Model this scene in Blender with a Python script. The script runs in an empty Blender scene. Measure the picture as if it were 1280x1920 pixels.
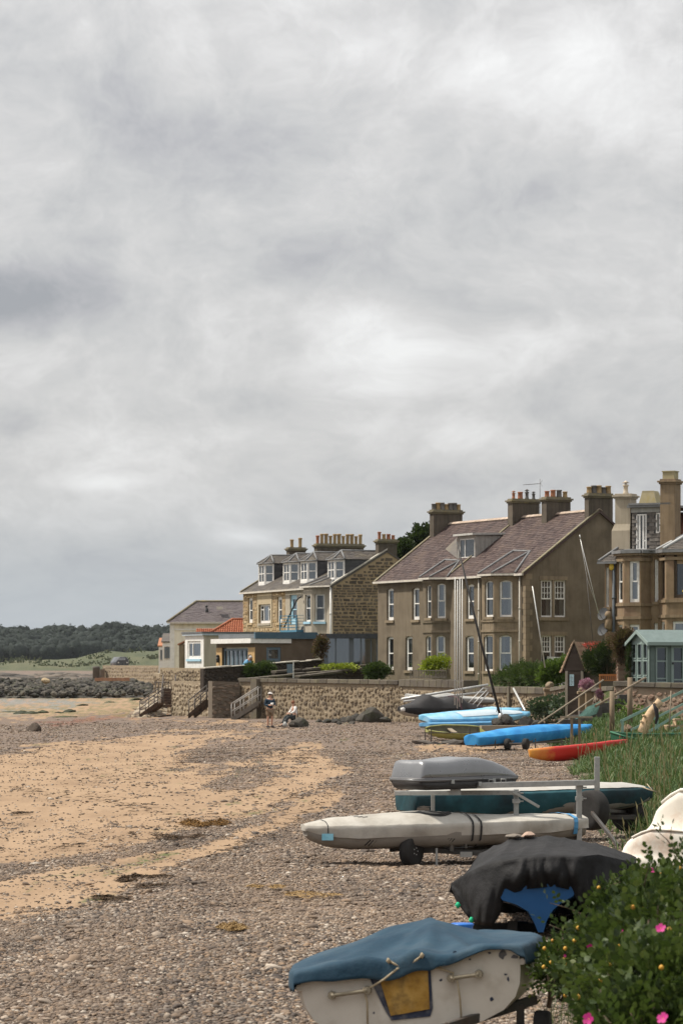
import bpy,bmesh,math,random
import numpy as np
from mathutils import Vector,Matrix,noise as mnoise
R = math.radians
rnd = random.Random(7)
sc = bpy.context.scene
col = sc.collection
# ------------------------------------------------------------------ camera, sky, sun, exposure
F = 5600.0            # focal length in photograph pixels (1280 x 1920 frame)
CAMZ,HOR = 3.0,1252.0
cam = bpy.data.cameras.new('camera'); cam_ob = bpy.data.objects.new('camera', cam); col.objects.link(cam_ob)
cam.sensor_width = 36; cam.lens = F / 1920 * 36
cam.shift_y = (HOR - 960) / 1920
cam_ob.location = (0,0,CAMZ); cam_ob.rotation_euler = (R(90),0,0)
cam.clip_start = 0.5; cam.clip_end = 9000
cam.dof.use_dof = True; cam.dof.focus_distance = 58; cam.dof.aperture_fstop = 9.0
sc.camera = cam_ob
sc.view_settings.view_transform = 'Standard'
sc.view_settings.look = 'None'
sc.view_settings.gamma = 1
sc.view_settings.use_curve_mapping = False
sc.view_settings.exposure = 0.12
sc.cycles.use_denoising = True
sc.cycles.max_bounces = 6
sc.cycles.transparent_max_bounces = 12
sc.cycles.caustics_reflective = False; sc.cycles.caustics_refractive = False
SUN_EL, SUN_AZ = 56.0, (-0.985, 0.17)       # direction to the sun: left of the view, slightly ahead
sun = bpy.data.lights.new('sun', 'SUN'); sun.energy = 4.9; sun.angle = R(4); sun.color = (1.0, 0.93, 0.82)
sun_ob = bpy.data.objects.new('sun', sun); col.objects.link(sun_ob)
_s = Vector((SUN_AZ[0] * math.cos(R(SUN_EL)),SUN_AZ[1] * math.cos(R(SUN_EL)),math.sin(R(SUN_EL)))).normalized()
sun_ob.rotation_euler = _s.to_track_quat('Z', 'Y').to_euler()
sun_ob.location = (-40,20,60)
class NT:
 """tiny helper for node trees"""
 def __init__(s,tree): s.t = tree; s.n = tree.nodes; s.l = tree.links
 def new(s,typ, **kw):
  n = s.n.new(typ)
  for k,v in kw.items(): setattr(n,k,v)
  return n
 def put(s,sock,v):
  if hasattr(v, 'is_output') or isinstance(v, bpy.types.NodeSocket): s.l.new(v, sock)
  elif v is not None: sock.default_value = v
 def math(s,op,a,b=None,c=None,clamp=False):
  n = s.new('ShaderNodeMath', operation=op); n.use_clamp = clamp
  s.put(n.inputs[0],a)
  if b is not None: s.put(n.inputs[1],b)
  if c is not None: s.put(n.inputs[2],c)
  return n.outputs[0]
 def vmath(s,op,a,b=None):
  n = s.new('ShaderNodeVectorMath', operation=op)
  s.put(n.inputs[0],a)
  if b is not None: s.put(n.inputs[1],b)
  return n.outputs['Value'] if op in ('DOT_PRODUCT', 'LENGTH') else n.outputs[0]
 def mix(s, f, a, b, blend='MIX'):
  n = s.new('ShaderNodeMix', data_type='RGBA', blend_type=blend)
  s.put(n.inputs[0],f); s.put(n.inputs[6],a if not isinstance(a,tuple) else a4(a)); s.put(n.inputs[7],b if not isinstance(b,tuple) else a4(b))
  return n.outputs[2]
 def noise(s,vec,scale,detail=4,rough=0.55,dist=0.0):
  n = s.new('ShaderNodeTexNoise'); s.put(n.inputs['Vector'], vec)
  n.inputs['Scale'].default_value = scale; n.inputs['Detail'].default_value = detail
  n.inputs['Roughness'].default_value = rough; n.inputs['Distortion'].default_value = dist
  return n.outputs[0]
 def voro(s, vec, scale, feature='F1', out='Distance'):
  n = s.new('ShaderNodeTexVoronoi', feature=feature); s.put(n.inputs['Vector'], vec)
  n.inputs['Scale'].default_value = scale
  return n.outputs[out]
 def remap(s,v,a,b,c=0.0,d=1.0,smooth=False):
  n = s.new('ShaderNodeMapRange'); n.interpolation_type = 'SMOOTHSTEP' if smooth else 'LINEAR'
  s.put(n.inputs[0],v)
  for i,q in enumerate((a,b,c,d)): n.inputs[i + 1].default_value = q
  return n.outputs[0]
 def ramp(s,v,stops,const=False):
  n = s.new('ShaderNodeValToRGB'); s.put(n.inputs[0], v)
  cr = n.color_ramp; cr.interpolation = 'CONSTANT' if const else 'LINEAR'
  while len(cr.elements) > 1: cr.elements.remove(cr.elements[-1])
  for i,(p,c) in enumerate(stops):
   e = cr.elements[0] if i == 0 else cr.elements.new(p)
   e.position = p; e.color = a4(c)
  return n.outputs[0]
 def scale(s,vec,sx,sy,sz):
  n = s.new('ShaderNodeMapping'); s.put(n.inputs[0], vec); n.inputs['Scale'].default_value = (sx, sy, sz)
  return n.outputs[0]
def a4(c): return (c[0],c[1],c[2],1.0)
def S(r,g,b):
 """sRGB 0..255 to linear"""
 f = lambda v: (v / 255 / 12.92) if v <= 10.3 else ((v / 255 + 0.055) / 1.055) ** 2.4
 return (f(r),f(g),f(b))
# world: hazy Nishita sky under a procedural deck of cloud
world = bpy.data.worlds.new('World'); sc.world = world; world.use_nodes = True
W = NT(world.node_tree)
for n in list(W.n): W.n.remove(n)
STR = 0.10
sky = W.new('ShaderNodeTexSky'); sky.sky_type = 'NISHITA'; sky.sun_disc = False
sky.sun_elevation = R(SUN_EL); sky.sun_rotation = math.atan2(SUN_AZ[0],SUN_AZ[1])
sky.air_density = 1.0; sky.dust_density = 2.0
dirv = W.new('ShaderNodeTexCoord').outputs['Generated']
sep = W.new('ShaderNodeSeparateXYZ'); W.l.new(dirv, sep.inputs[0])
# angular coordinates: azimuth and a mildly stretched elevation
az = W.math('ARCTAN2', sep.outputs[0], sep.outputs[1])
el = W.math('ARCSINE', W.math('MINIMUM', W.math('MAXIMUM', sep.outputs[2], -1.0), 1.0))
elp = W.math('POWER', W.math('MAXIMUM', W.math('ADD', el, 0.012), 0.0001), 0.72)
cmb = W.new('ShaderNodeCombineXYZ')
W.put(cmb.inputs[0], W.math('MULTIPLY', az, 0.85)); W.put(cmb.inputs[1], elp); cmb.inputs[2].default_value = 0.37
cv = cmb.outputs[0]
wn_ = W.new('ShaderNodeTexNoise'); W.l.new(cv, wn_.inputs['Vector']); wn_.inputs['Scale'].default_value = 16.0; wn_.inputs['Detail'].default_value = 5.0
cv = W.vmath('ADD', cv, W.vmath('MULTIPLY', W.vmath('SUBTRACT', wn_.outputs['Color'], (.5, .5, .5)), (.055, .03, 0)))
big = W.noise(cv,9.0,3,0.5,0.1)
mid = W.noise(W.vmath('ADD', cv, (3.1, 1.7, 0.2)), 20.0, 12, 0.66, 0.12)
fine = W.noise(W.vmath('ADD', cv, (0.3, 5.7, 0.9)), 80.0, 10, 0.64, 0.1)
den = W.math('ADD', W.math('MULTIPLY', big, 0.22), W.math('ADD', W.math('MULTIPLY', mid, 0.62), W.math('MULTIPLY', fine, 0.2)))
def lobe(px,py,wx,wy,amp):
 """a thicker or thinner patch of the cloud deck, given where in the sky it sits"""
 a0,e0 = math.atan((px - 640) / F),math.atan((HOR - py) / F)
 x = W.math('DIVIDE', W.math('SUBTRACT', az, a0), wx / F)
 y = W.math('DIVIDE', W.math('SUBTRACT', el, e0), wy / F)
 d2 = W.math('ADD', W.math('MULTIPLY', x, x), W.math('MULTIPLY', y, y))
 return W.math('MULTIPLY', W.math('EXPONENT', W.math('MULTIPLY', d2, -1.0)), amp)
LOBES = [(330,240,250,100,-.17),(470,320,200,60,-.08),(30,560,170,62,-.36),(1080,370,280,70,-.13),(100,90,260,90,-.12),(560,490,110,50,-.11),(900,260,200,60,-.06),(950,560,260,40,-.06),(760,745,200,26,-.10),(900,900,340,40,-.14),(150,1080,330,70,-.10),
   (1190,130,260,150,.14),(60,330,260,130,.05),(720,640,150,80,.24),(690,735,120,26,.16),(500,565,70,34,.14),(990,635,120,40,.14),(640,590,60,30,.08),
   (760,470,240,60,-.07),(250,700,300,60,.05),(120,820,180,50,.14),(180,908,80,16,.17),(470,1006,80,16,.17),
   (900,810,140,34,.10),(420,770,260,40,-.10),(1120,800,200,40,-.06),(250,1060,500,110,-.05),(40,800,60,40,-.12),(640,110,380,70,.06)]
for L in LOBES: den = W.math('ADD', den, lobe(*L))
bil = W.math('ABSOLUTE', W.math('SUBTRACT', W.noise(W.vmath('ADD', cv, (7.3, 2.2, 1.9)), 32.0, 8, 0.6, 0.1), 0.5))
den = W.math('ADD', den, W.math('MULTIPLY', W.math('SUBTRACT', 0.08, bil), 0.5))
cl = W.ramp(den,[(0.18,S(156,158,163)),(0.33,S(179,179,182)),(0.44,S(195,195,195)),(0.54,S(207,206,205)),(0.63,S(220,219,218)),(0.80,S(240,240,239))])
# far air near the horizon: blue-grey, with the cloud structure fading
hz = W.remap(el,0.0,0.070,1.0,0.0,True)
lowc = W.mix(W.remap(el,0.0,0.05,0.0,1.0),S(178,189,198),S(166,179,190))
cl2 = W.mix(W.math('MULTIPLY', hz, 0.78), cl, lowc)
# the cloud colours are display-linear; the sky shows faintly through the thin deck
# an overcast deck is brighter overhead than near the horizon (CIE overcast law)
cie = W.math('DIVIDE', W.math('ADD', 1.0, W.math('MULTIPLY', W.math('MAXIMUM', sep.outputs[2], 0.0), 0.8)), 1.08)
cie = W.math('MULTIPLY', cie, .99 / STR)
cc_ = W.new('ShaderNodeCombineXYZ')
for i in range(3): W.put(cc_.inputs[i],cie)
clb = W.vmath('MULTIPLY', cl2, cc_.outputs[0])
mixed = W.mix(0.93,sky.outputs[0],clb)
bg = W.new('ShaderNodeBackground'); bg.inputs[1].default_value = STR
W.l.new(mixed,bg.inputs[0])
wo = W.new('ShaderNodeOutputWorld'); W.l.new(bg.outputs[0], wo.inputs[0])
# ------------------------------------------------------------------ projection helpers
def P(px,py,D):
 return Vector(((px - 640) * D / F,D,CAMZ + (HOR - py) * D / F))
def PX(px,D): return (px - 640) * D / F
def PZ(py,D): return CAMZ + (HOR - py) * D / F
def interp(x,pts):
 return np.interp(x,[p[0] for p in pts],[p[1] for p in pts])
BANK = [(8,.55),(14,.95),(20,1.45),(30,2.9),(54,4.75),(79,6.3),(122,8.4),(160,11.5),(400,30)]
def hgt(X,D):
 """height of the beach and the grass bank"""
 X = np.asarray(X,float); D = np.asarray(D,float)
 z = interp(D,[(0,.55),(18,.45),(30,.33),(46,.02),(60,0),(120,0),(200,-.05),(420,-.35),(900,-.3),(1250,.4),(1400,1.6),(5000,2)])
 sea = np.clip((-X - 8) / 20,0,1)
 z = z - .35 * sea * np.clip((D - 60) / 80,0,1) * np.clip((1300 - D) / 200,0,1)
 b = np.clip((X - interp(D,BANK)) / 2.4,0,1)
 top = interp(D,[(0,.7),(20,.75),(40,.62),(60,.5),(80,.42),(95,.52),(110,.75),(125,.9),(150,.8),(400,0)])
 return z + (b * b * (3 - 2 * b)) * top
def hz_(X,D): return float(hgt(X,D))
def G(px,D):
 x = PX(px,D); return Vector((x,D,hz_(x,D)))
# ------------------------------------------------------------------ object helpers
def tag(o,label=None,cat=None,group=None,kind=None):
 if label: o['label'] = label
 if cat: o['category'] = cat
 if group: o['group'] = group
 if kind: o['kind'] = kind
 return o
def thing(name,label,cat,loc=(0,0,0),rz=0.0,group=None,rot=None):
 o = bpy.data.objects.new(name,None); o.empty_display_size = .2; col.objects.link(o)
 o.location = loc; o.rotation_euler = rot if rot else (0,0,rz)
 return tag(o, label, cat, group, 'thing')
def mobj(name,me,parent=None,loc=None,rot=None,scale=None):
 o = bpy.data.objects.new(name,me); col.objects.link(o)
 if parent is not None: o.parent = parent
 if loc is not None: o.location = loc
 if rot is not None: o.rotation_euler = rot
 if scale is not None: o.scale = scale
 return o
def kids(o):
 return [c for c in o.children]
def copy_tree(o,parent=None):
 c = o.copy(); col.objects.link(c)
 if parent is not None: c.parent = parent
 for ch in list(o.children): copy_tree(ch,c)
 return c
class MB:
 """collects faces and links them as one mesh object"""
 def __init__(s): s.v = []; s.f = []; s.m = []; s.sm = []
 def add(s,vs,fs,mi=0,smooth=False):
  b = len(s.v); s.v.extend([tuple(v) for v in vs])
  for f in fs: s.f.append([b + i for i in f]); s.m.append(mi); s.sm.append(smooth)
  return s
 def quad(s,a,b,c,d,mi=0): return s.add([a,b,c,d],[(0,1,2,3)],mi)
 def poly(s,pts,mi=0): return s.add(pts,[tuple(range(len(pts)))],mi)
 def box(s,x0,x1,y0,y1,z0,z1,mi=0):
  v = [(x0,y0,z0),(x1,y0,z0),(x1,y1,z0),(x0,y1,z0),(x0,y0,z1),(x1,y0,z1),(x1,y1,z1),(x0,y1,z1)]
  return s.add(v,[(0,3,2,1),(4,5,6,7),(0,1,5,4),(1,2,6,5),(2,3,7,6),(3,0,4,7)],mi)
 def fbox(s,o,ax,ay,az_,mi=0):
  """box from corner o with three edge vectors"""
  o,ax,ay,az_ = Vector(o),Vector(ax),Vector(ay),Vector(az_)
  v = [o,o + ax,o + ax + ay,o + ay,o + az_,o + ax + az_,o + ax + ay + az_,o + ay + az_]
  fs = [(0,3,2,1),(4,5,6,7),(0,1,5,4),(1,2,6,5),(2,3,7,6),(3,0,4,7)]
  if ax.cross(ay).dot(az_) < 0: fs = [tuple(reversed(f)) for f in fs]
  return s.add(v,fs,mi)
 def prism(s,pts,ext,mi=0):
  """closed polygon (list of 3D points) extruded by a vector"""
  n = len(pts); pts = [Vector(p) for p in pts]; e = Vector(ext)
  nrm = Vector((0,0,0))
  for i in range(n): nrm += pts[i].cross(pts[(i + 1) % n])
  if nrm.dot(e) > 0: pts = pts[::-1]
  v = pts + [p + e for p in pts]
  fs = [tuple(range(n)),tuple(range(2 * n - 1,n - 1,-1))] + [(i,n + i,n + (i + 1) % n,(i + 1) % n) for i in range(n)]
  return s.add(v,fs,mi)
 def tube(s,pts,r,n=6,mi=0,caps=True,smooth=True):
  pts = [Vector(p) for p in pts]
  rr = r if isinstance(r,(list,tuple)) else [r] * len(pts)
  t0 = (pts[1] - pts[0]).normalized()
  up = Vector((0,0,1)) if abs(t0.z) < .9 else Vector((1,0,0))
  vs = []
  for i,p in enumerate(pts):
   t = (pts[min(i + 1,len(pts) - 1)] - pts[max(i - 1,0)]).normalized()
   a = t.cross(up)
   if a.length < 1e-4: a = t.orthogonal()
   a.normalize(); b = a.cross(t).normalized(); up = b
   for k in range(n):
    th = 2 * math.pi * k / n
    vs.append(p + (a * math.cos(th) + b * math.sin(th)) * rr[i])
  fs = []
  for i in range(len(pts) - 1):
   for k in range(n):
    k2 = (k + 1) % n
    fs.append((i * n + k,i * n + k2,(i + 1) * n + k2,(i + 1) * n + k))
  s.add(vs,fs,mi,smooth)
  if caps:
   b = len(s.v) - len(vs)
   s.f.append([b + k for k in range(n)][::-1]); s.m.append(mi); s.sm.append(False)
   s.f.append([b + (len(pts) - 1) * n + k for k in range(n)]); s.m.append(mi); s.sm.append(False)
  return s
 def lathe(s, prof, cx=0, cy=0, cz=0, n=12, mi=0, axis='z', smooth=True):
  """profile list of (radius, height)"""
  vs = []
  for (r,h) in prof:
   for k in range(n):
    th = 2 * math.pi * k / n
    a,b = r * math.cos(th),r * math.sin(th)
    if axis == 'z': vs.append((cx + a, cy + b, cz + h))
    elif axis == 'x': vs.append((cx + h, cy + a, cz + b))
    else: vs.append((cx + b,cy + h,cz + a))
  fs = []
  for i in range(len(prof) - 1):
   for k in range(n):
    k2 = (k + 1) % n
    fs.append((i * n + k,i * n + k2,(i + 1) * n + k2,(i + 1) * n + k))
  fs.append(tuple(range(n))[::-1]); fs.append(tuple((len(prof) - 1) * n + k for k in range(n)))
  return s.add(vs,fs,mi,smooth)
 def loft(s,rings,mi=0,closed=True,caps=True,smooth=True):
  n = len(rings[0]); vs = [Vector(p) for r in rings for p in r]; fs = []
  m = n if closed else n - 1
  for i in range(len(rings) - 1):
   for k in range(m):
    k2 = (k + 1) % n
    fs.append((i * n + k,i * n + k2,(i + 1) * n + k2,(i + 1) * n + k))
  s.add(vs,fs,mi,smooth)
  if caps and closed:
   b = len(s.v) - len(vs)
   s.f.append([b + k for k in range(n)][::-1]); s.m.append(mi); s.sm.append(False)
   s.f.append([b + (len(rings) - 1) * n + k for k in range(n)]); s.m.append(mi); s.sm.append(False)
  return s
 def mesh(s,name,mats,fixn=False):
  me = bpy.data.meshes.new(name); me.from_pydata(s.v,[],s.f)
  mats = mats if isinstance(mats,(list,tuple)) else [mats]
  for m in mats: me.materials.append(m)
  me.polygons.foreach_set('material_index', s.m)
  me.polygons.foreach_set('use_smooth', s.sm)
  me.update()
  if fixn:
   bm = bmesh.new(); bm.from_mesh(me); bmesh.ops.recalc_face_normals(bm,faces=bm.faces); bm.to_mesh(me); bm.free()
  return me
 def build(s,name,mats,parent=None,label=None,kind=None,fixn=False,bevel=0.0,loc=None,sub=0):
  o = mobj(name,s.mesh(name,mats,fixn),parent,loc)
  if bevel:
   m = o.modifiers.new('bevel', 'BEVEL'); m.width = bevel; m.segments = 2; m.limit_method = 'ANGLE'; m.angle_limit = R(40)
  if sub:
   m = o.modifiers.new('sub', 'SUBSURF'); m.levels = sub; m.render_levels = sub
  return tag(o,label,None,None,kind)
# ------------------------------------------------------------------ materials
MATS = {}
def mk(name,cols,rough=.85,scale=2.0,bump=.3,bscale=30,rand=None,streak=0.0,metal=0.0,spec=.3,rv=.35,dirt=None,dscale=1.2,damt=.5,bdist=.01,coat=0.0):
 """general procedural material: colours blended by noise, optional per-island or per-object tint, streaks, dirt and fine relief"""
 if name in MATS: return MATS[name]
 m = bpy.data.materials.new(name); m.use_nodes = True; N = NT(m.node_tree)
 b = N.n['Principled BSDF']
 co = N.new('ShaderNodeTexCoord').outputs['Object']
 geo = N.new('ShaderNodeNewGeometry')
 if rand == 'island':
  rv_ = geo.outputs['Random Per Island']
 elif rand == 'object':
  rv_ = N.new('ShaderNodeObjectInfo').outputs['Random']
 else: rv_ = None
 if rv_ is not None:
  cmbx = N.new('ShaderNodeCombineXYZ')
  N.put(cmbx.inputs[0], N.math('MULTIPLY', rv_, 37.0)); N.put(cmbx.inputs[1], N.math('MULTIPLY', rv_, 91.0))
  co2 = N.vmath('ADD', co, cmbx.outputs[0])
 else: co2 = co
 nz = N.noise(co2,scale,6,.6)
 f = N.remap(nz,.28,.72)
 if rv_ is not None:
  f = N.math('ADD', N.math('MULTIPLY', f, 1 - .75), N.math('MULTIPLY', rv_, .75))
 k = len(cols)
 c = N.ramp(f,[(i / max(1,k - 1),cc) for i,cc in enumerate(cols)]) if k > 1 else None
 if c is None:
  v = N.remap(nz,.3,.7,1 - rv * .5,1 + rv * .5)
  c = N.vmath('MULTIPLY', a3(cols[0]), comb(N, v))
 if streak:
  sv = N.noise(N.scale(co,3.0,3.0,.25),1.6,5,.6)
  c = N.mix(N.math('MULTIPLY', N.remap(sv, .45, .75), streak), c, (0.018, 0.017, 0.013))
 if dirt is not None:
  dv = N.noise(co,dscale,8,.65)
  c = N.mix(N.math('MULTIPLY', N.remap(dv, .5, .68), damt), c, dirt)
 N.put(b.inputs['Base Color'], c)
 rn = N.noise(co,scale * 3,3)
 N.put(b.inputs['Roughness'], N.remap(rn, .3, .7, max(0.02, rough - .08), min(1, rough + .08)))
 b.inputs['Metallic'].default_value = metal
 b.inputs['Specular IOR Level'].default_value = spec
 if coat: b.inputs['Coat Weight'].default_value = coat; b.inputs['Coat Roughness'].default_value = .15
 if bump:
  bn = N.new('ShaderNodeBump'); bn.inputs['Strength'].default_value = bump; bn.inputs['Distance'].default_value = bdist
  N.put(bn.inputs['Height'], N.noise(co2, bscale, 5, .6)); N.l.new(bn.outputs[0], b.inputs['Normal'])
 MATS[name] = m
 return m
def a3(c): return (c[0],c[1],c[2])
def comb(N,v):
 n = N.new('ShaderNodeCombineXYZ')
 for i in range(3): N.put(n.inputs[i],v)
 return n.outputs[0]
def leaf_mat(name, cols, trans=.25, rough=.6, rand='island'):
 if name in MATS: return MATS[name]
 m = bpy.data.materials.new(name); m.use_nodes = True; N = NT(m.node_tree); b = N.n['Principled BSDF']
 if rand == 'island': r = N.new('ShaderNodeNewGeometry').outputs['Random Per Island']
 else: r = N.new('ShaderNodeObjectInfo').outputs['Random']
 co = N.new('ShaderNodeTexCoord').outputs['Object']
 f = N.math('ADD', N.math('MULTIPLY', r, .7), N.math('MULTIPLY', N.remap(N.noise(co, 1.1, 4), .3, .7), .3))
 c = N.ramp(f,[(i / (len(cols) - 1),cc) for i,cc in enumerate(cols)])
 N.put(b.inputs['Base Color'], c); b.inputs['Roughness'].default_value = rough; b.inputs['Specular IOR Level'].default_value = .25
 tr = N.new('ShaderNodeBsdfTranslucent'); N.put(tr.inputs[0], N.mix(.4, c, (.10, .16, .02)))
 mx = N.new('ShaderNodeMixShader'); mx.inputs[0].default_value = trans
 out = [n for n in N.n if n.type == 'OUTPUT_MATERIAL'][0]
 N.l.new(b.outputs[0],mx.inputs[1]); N.l.new(tr.outputs[0],mx.inputs[2]); N.l.new(mx.outputs[0],out.inputs[0])
 MATS[name] = m; return m
def glass_mat(name,tint=(.02,.024,.028),refl=.35,clear=.55):
 """window glass: part mirror of the sky, part view through to what stands behind it"""
 m = bpy.data.materials.new(name); m.use_nodes = True; N = NT(m.node_tree); b = N.n['Principled BSDF']
 b.inputs['Base Color'].default_value = a4(tint); b.inputs['Roughness'].default_value = .05; b.inputs['Specular IOR Level'].default_value = .5
 gl = N.new('ShaderNodeBsdfGlossy'); gl.inputs['Roughness'].default_value = .04; gl.inputs[0].default_value = (.9, .95, 1, 1)
 co = N.new('ShaderNodeTexCoord').outputs['Object']
 bn = N.new('ShaderNodeBump'); bn.inputs['Strength'].default_value = .05; bn.inputs['Distance'].default_value = .02
 N.put(bn.inputs['Height'], N.noise(co, 1.5, 2)); N.l.new(bn.outputs[0], gl.inputs['Normal'])
 tr = N.new('ShaderNodeBsdfTransparent'); tr.inputs[0].default_value = (.8, .84, .84, 1)
 m1 = N.new('ShaderNodeMixShader'); m1.inputs[0].default_value = clear
 N.l.new(b.outputs[0],m1.inputs[1]); N.l.new(tr.outputs[0],m1.inputs[2])
 m2 = N.new('ShaderNodeMixShader')
 fr = N.new('ShaderNodeFresnel'); fr.inputs[0].default_value = 1.5
 N.put(m2.inputs[0], N.math('ADD', N.math('MULTIPLY', fr.outputs[0], .7), refl, clamp=True))
 N.l.new(m1.outputs[0],m2.inputs[1]); N.l.new(gl.outputs[0],m2.inputs[2])
 out = [n for n in N.n if n.type == 'OUTPUT_MATERIAL'][0]; N.l.new(m2.outputs[0], out.inputs[0])
 MATS[name] = m; return m
# ------------------------------------------------------------------ beach ground
def fbm(x,y,z=0.0,o=4):
 return mnoise.fractal(Vector((x,y,z)),.6,2.1,o)
def sdist(px,py,poly,yk=2.6):
 """signed distance (inside positive) from points to a polygon, y weighted because the ground recedes"""
 q = np.array(poly,float); q[:, 1] *= yk
 x,y = px,py * yk
 d = np.full(x.shape,1e9); ins = np.zeros(x.shape,bool)
 n = len(q)
 for i in range(n):
  a,b = q[i],q[(i + 1) % n]
  e = b - a; t = np.clip(((x - a[0]) * e[0] + (y - a[1]) * e[1]) / (e @ e),0,1)
  d = np.minimum(d,np.hypot(x - a[0] - t * e[0],y - a[1] - t * e[1]))
  c = ((a[1] > y) != (b[1] > y)) & (x < (b[0] - a[0]) * (y - a[1]) / ((b[1] - a[1]) or 1e-9) + a[0])
  ins ^= c
 return np.where(ins,d,-d)
def sst(v,a,b):
 t = np.clip((v - a) / (b - a),0,1); return t * t * (3 - 2 * t)
SAND = [[(-200,1440),(0,1412),(60,1398),(180,1384),(330,1368),(430,1366),(520,1378),(600,1405),(648,1440),(600,1478),(520,1505),(430,1538),(300,1572),(120,1606),(-200,1640)],
  [(-200,1660),(0,1652),(150,1628),(290,1602),(400,1582),(560,1512),(660,1462),(640,1498),(560,1540),(440,1590),(330,1628),(200,1672),(60,1722),(-200,1770)],
  [(-400,1294),(300,1294),(330,1346),(240,1345),(100,1349),(-400,1352)],
  [(230,1345),(460,1346),(560,1364),(420,1360),(250,1358)],
  [(760,1404),(850,1388),(960,1396),(1080,1402),(1075,1416),(960,1420),(800,1412)]]
GRAV = [[(345,1400),(420,1376),(540,1380),(560,1400),(480,1425),(390,1450),(330,1440)],
  [(385,1470),(470,1440),(560,1425),(540,1460),(440,1490),(380,1500)],
  [(90,1362),(300,1352),(340,1360),(200,1376),(60,1380)]]
def sandmask(px,py,X,D,nz):
 m = np.zeros(px.shape)
 for k,p in enumerate(SAND):
  m = np.maximum(m,sst(sdist(px,py,p) + nz * 46,-22,34) * (1.0 if k < 3 else .8))
 for p in GRAV:
  m = m * (1 - .78 * sst(sdist(px,py,p) + nz * 44,-14,40))
 return m
pyr = [1252 + 16800 / d for d in (5000,3600,2600,2000,1700,1500,1400,1300,1200,1100,1000,900,800,700,620,550,500,460,430)]
pyr += list(np.arange(1294,1420,2.2)) + list(np.arange(1420,1700,3.2)) + list(np.arange(1700,2350,7)) + [2500,2900,4000]
rowsD = np.array([16800 / (p - 1252) for p in pyr])
us = np.concatenate([[-1.6,-1.0,-.6,-.4,-.3,-.23,-.19,-.165],np.arange(-.15,.1501,.00092),[.165,.19,.23,.3,.4,.6,1.0,1.6]])
DD, UU = np.meshgrid(rowsD, us, indexing='ij'); XX = DD * UU
ZZ = hgt(XX,DD)
lump = np.zeros(XX.shape); nzs = np.zeros(XX.shape)
for i in range(XX.shape[0]):
 for j in range(XX.shape[1]):
  x,d = float(XX[i,j]),float(DD[i,j])
  a = x * .99 - d * .141; b = x * .141 + d * .99       # across and along the shore
  nzs[i,j] = fbm(a * .9,b * .13,3.3,5)
  if d < 420: lump[i,j] = .035 * fbm(x * .8,d * .5,1.0,3) + .045 * fbm(a * .35,b * .06,7.0,2)
ZZ = ZZ + lump
PXX = 640 + XX / DD * F; PYY = HOR + (CAMZ - ZZ) * F / DD
sandm = sandmask(PXX,PYY,XX,DD,nzs)
bank = np.clip((XX - interp(DD,BANK) + .15) / .9,0,1) * (DD < 420)
wet = sst(sdist(PXX,PYY,[(-300,1302),(110,1306),(200,1318),(120,1326),(-300,1326)],4) + nzs * 60,-10,30) + .8 * sst(sdist(PXX,PYY,[(-300,1330),(60,1336),(40,1342),(-300,1342)],4) + nzs * 40,-10,20)
red = sst(sdist(PXX,PYY,[(70,1354),(180,1342),(330,1332),(336,1338),(240,1346),(110,1360)],3) + nzs * 26,-6,12)
green = sst(nzs + .9 * sst(sdist(PXX,PYY,[(-300,1300),(300,1300),(300,1346),(-300,1346)],3),-10,20) - .72,-.02,.25)
g = MB()
nr,nc = XX.shape
vs = np.stack([XX,DD,ZZ],-1).reshape(-1,3)
g.v = [tuple(map(float,v)) for v in vs]
for i in range(nr - 1):
 for j in range(nc - 1):
  a = i * nc + j
  g.f.append([a + nc,a + nc + 1,a + 1,a])
g.m = [0] * len(g.f); g.sm = [True] * len(g.f)
m = bpy.data.materials.new('beach'); m.use_nodes = True; N = NT(m.node_tree); bs = N.n['Principled BSDF']; MATS['beach'] = m
co = N.new('ShaderNodeTexCoord').outputs['Object']
def attr(nm):
 a = N.new('ShaderNodeAttribute'); a.attribute_name = nm; return a.outputs['Fac']
rot = N.new('ShaderNodeMapping'); N.put(rot.inputs[0], co); rot.inputs['Rotation'].default_value = (0, 0, R(8)); rot.inputs['Scale'].default_value = (1, .3, 1)
n1 = N.noise(rot.outputs[0],1.3,8,.68); n2 = N.noise(rot.outputs[0],6.0,6,.65); n3 = N.noise(co,40,5,.7)
sm = N.math('ADD', attr('sand'), N.math('MULTIPLY', N.math('SUBTRACT', n1, .5), 1.5))
sm = N.math('ADD', sm, N.math('MULTIPLY', N.math('SUBTRACT', n2, .5), 1.0))
sm = N.math('ADD', sm, N.math('MULTIPLY', N.math('SUBTRACT', n3, .5), .9))
sm = N.remap(sm,.32,.68,0,1,True)
sandc = N.ramp(N.noise(rot.outputs[0],.7,8,.65),[(.25,(.20,.130,.078)),(.45,(.285,.19,.114)),(.6,(.33,.225,.138)),(.78,(.28,.19,.12))])
streaks = N.remap(N.noise(N.scale(rot.outputs[0],1,.45,1),1.1,7,.7),.52,.70)
sandc = N.mix(N.math('MULTIPLY', streaks, .5), sandc, (.175, .112, .066))
speck = N.remap(N.noise(N.scale(co,1,.5,1),9,7,.72),.60,.70)
sandc = N.mix(N.math('MULTIPLY', speck, .55), sandc, (.12, .085, .06))
sandc = N.mix(N.math('MULTIPLY', N.remap(n3, .35, .7), .35), sandc, (.21, .145, .09))
vc = N.voro(N.scale(co, 1, 1, 1), 17, 'F1', 'Color')
sepv = N.new('ShaderNodeSeparateColor'); N.put(sepv.inputs[0], vc)
pebc = N.ramp(sepv.outputs[0],[(0,(.055,.045,.04)),(.25,(.10,.077,.063)),(.5,(.165,.122,.095)),(.75,(.225,.165,.125)),(1,(.34,.275,.225))])
vd = N.voro(co,17)
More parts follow.
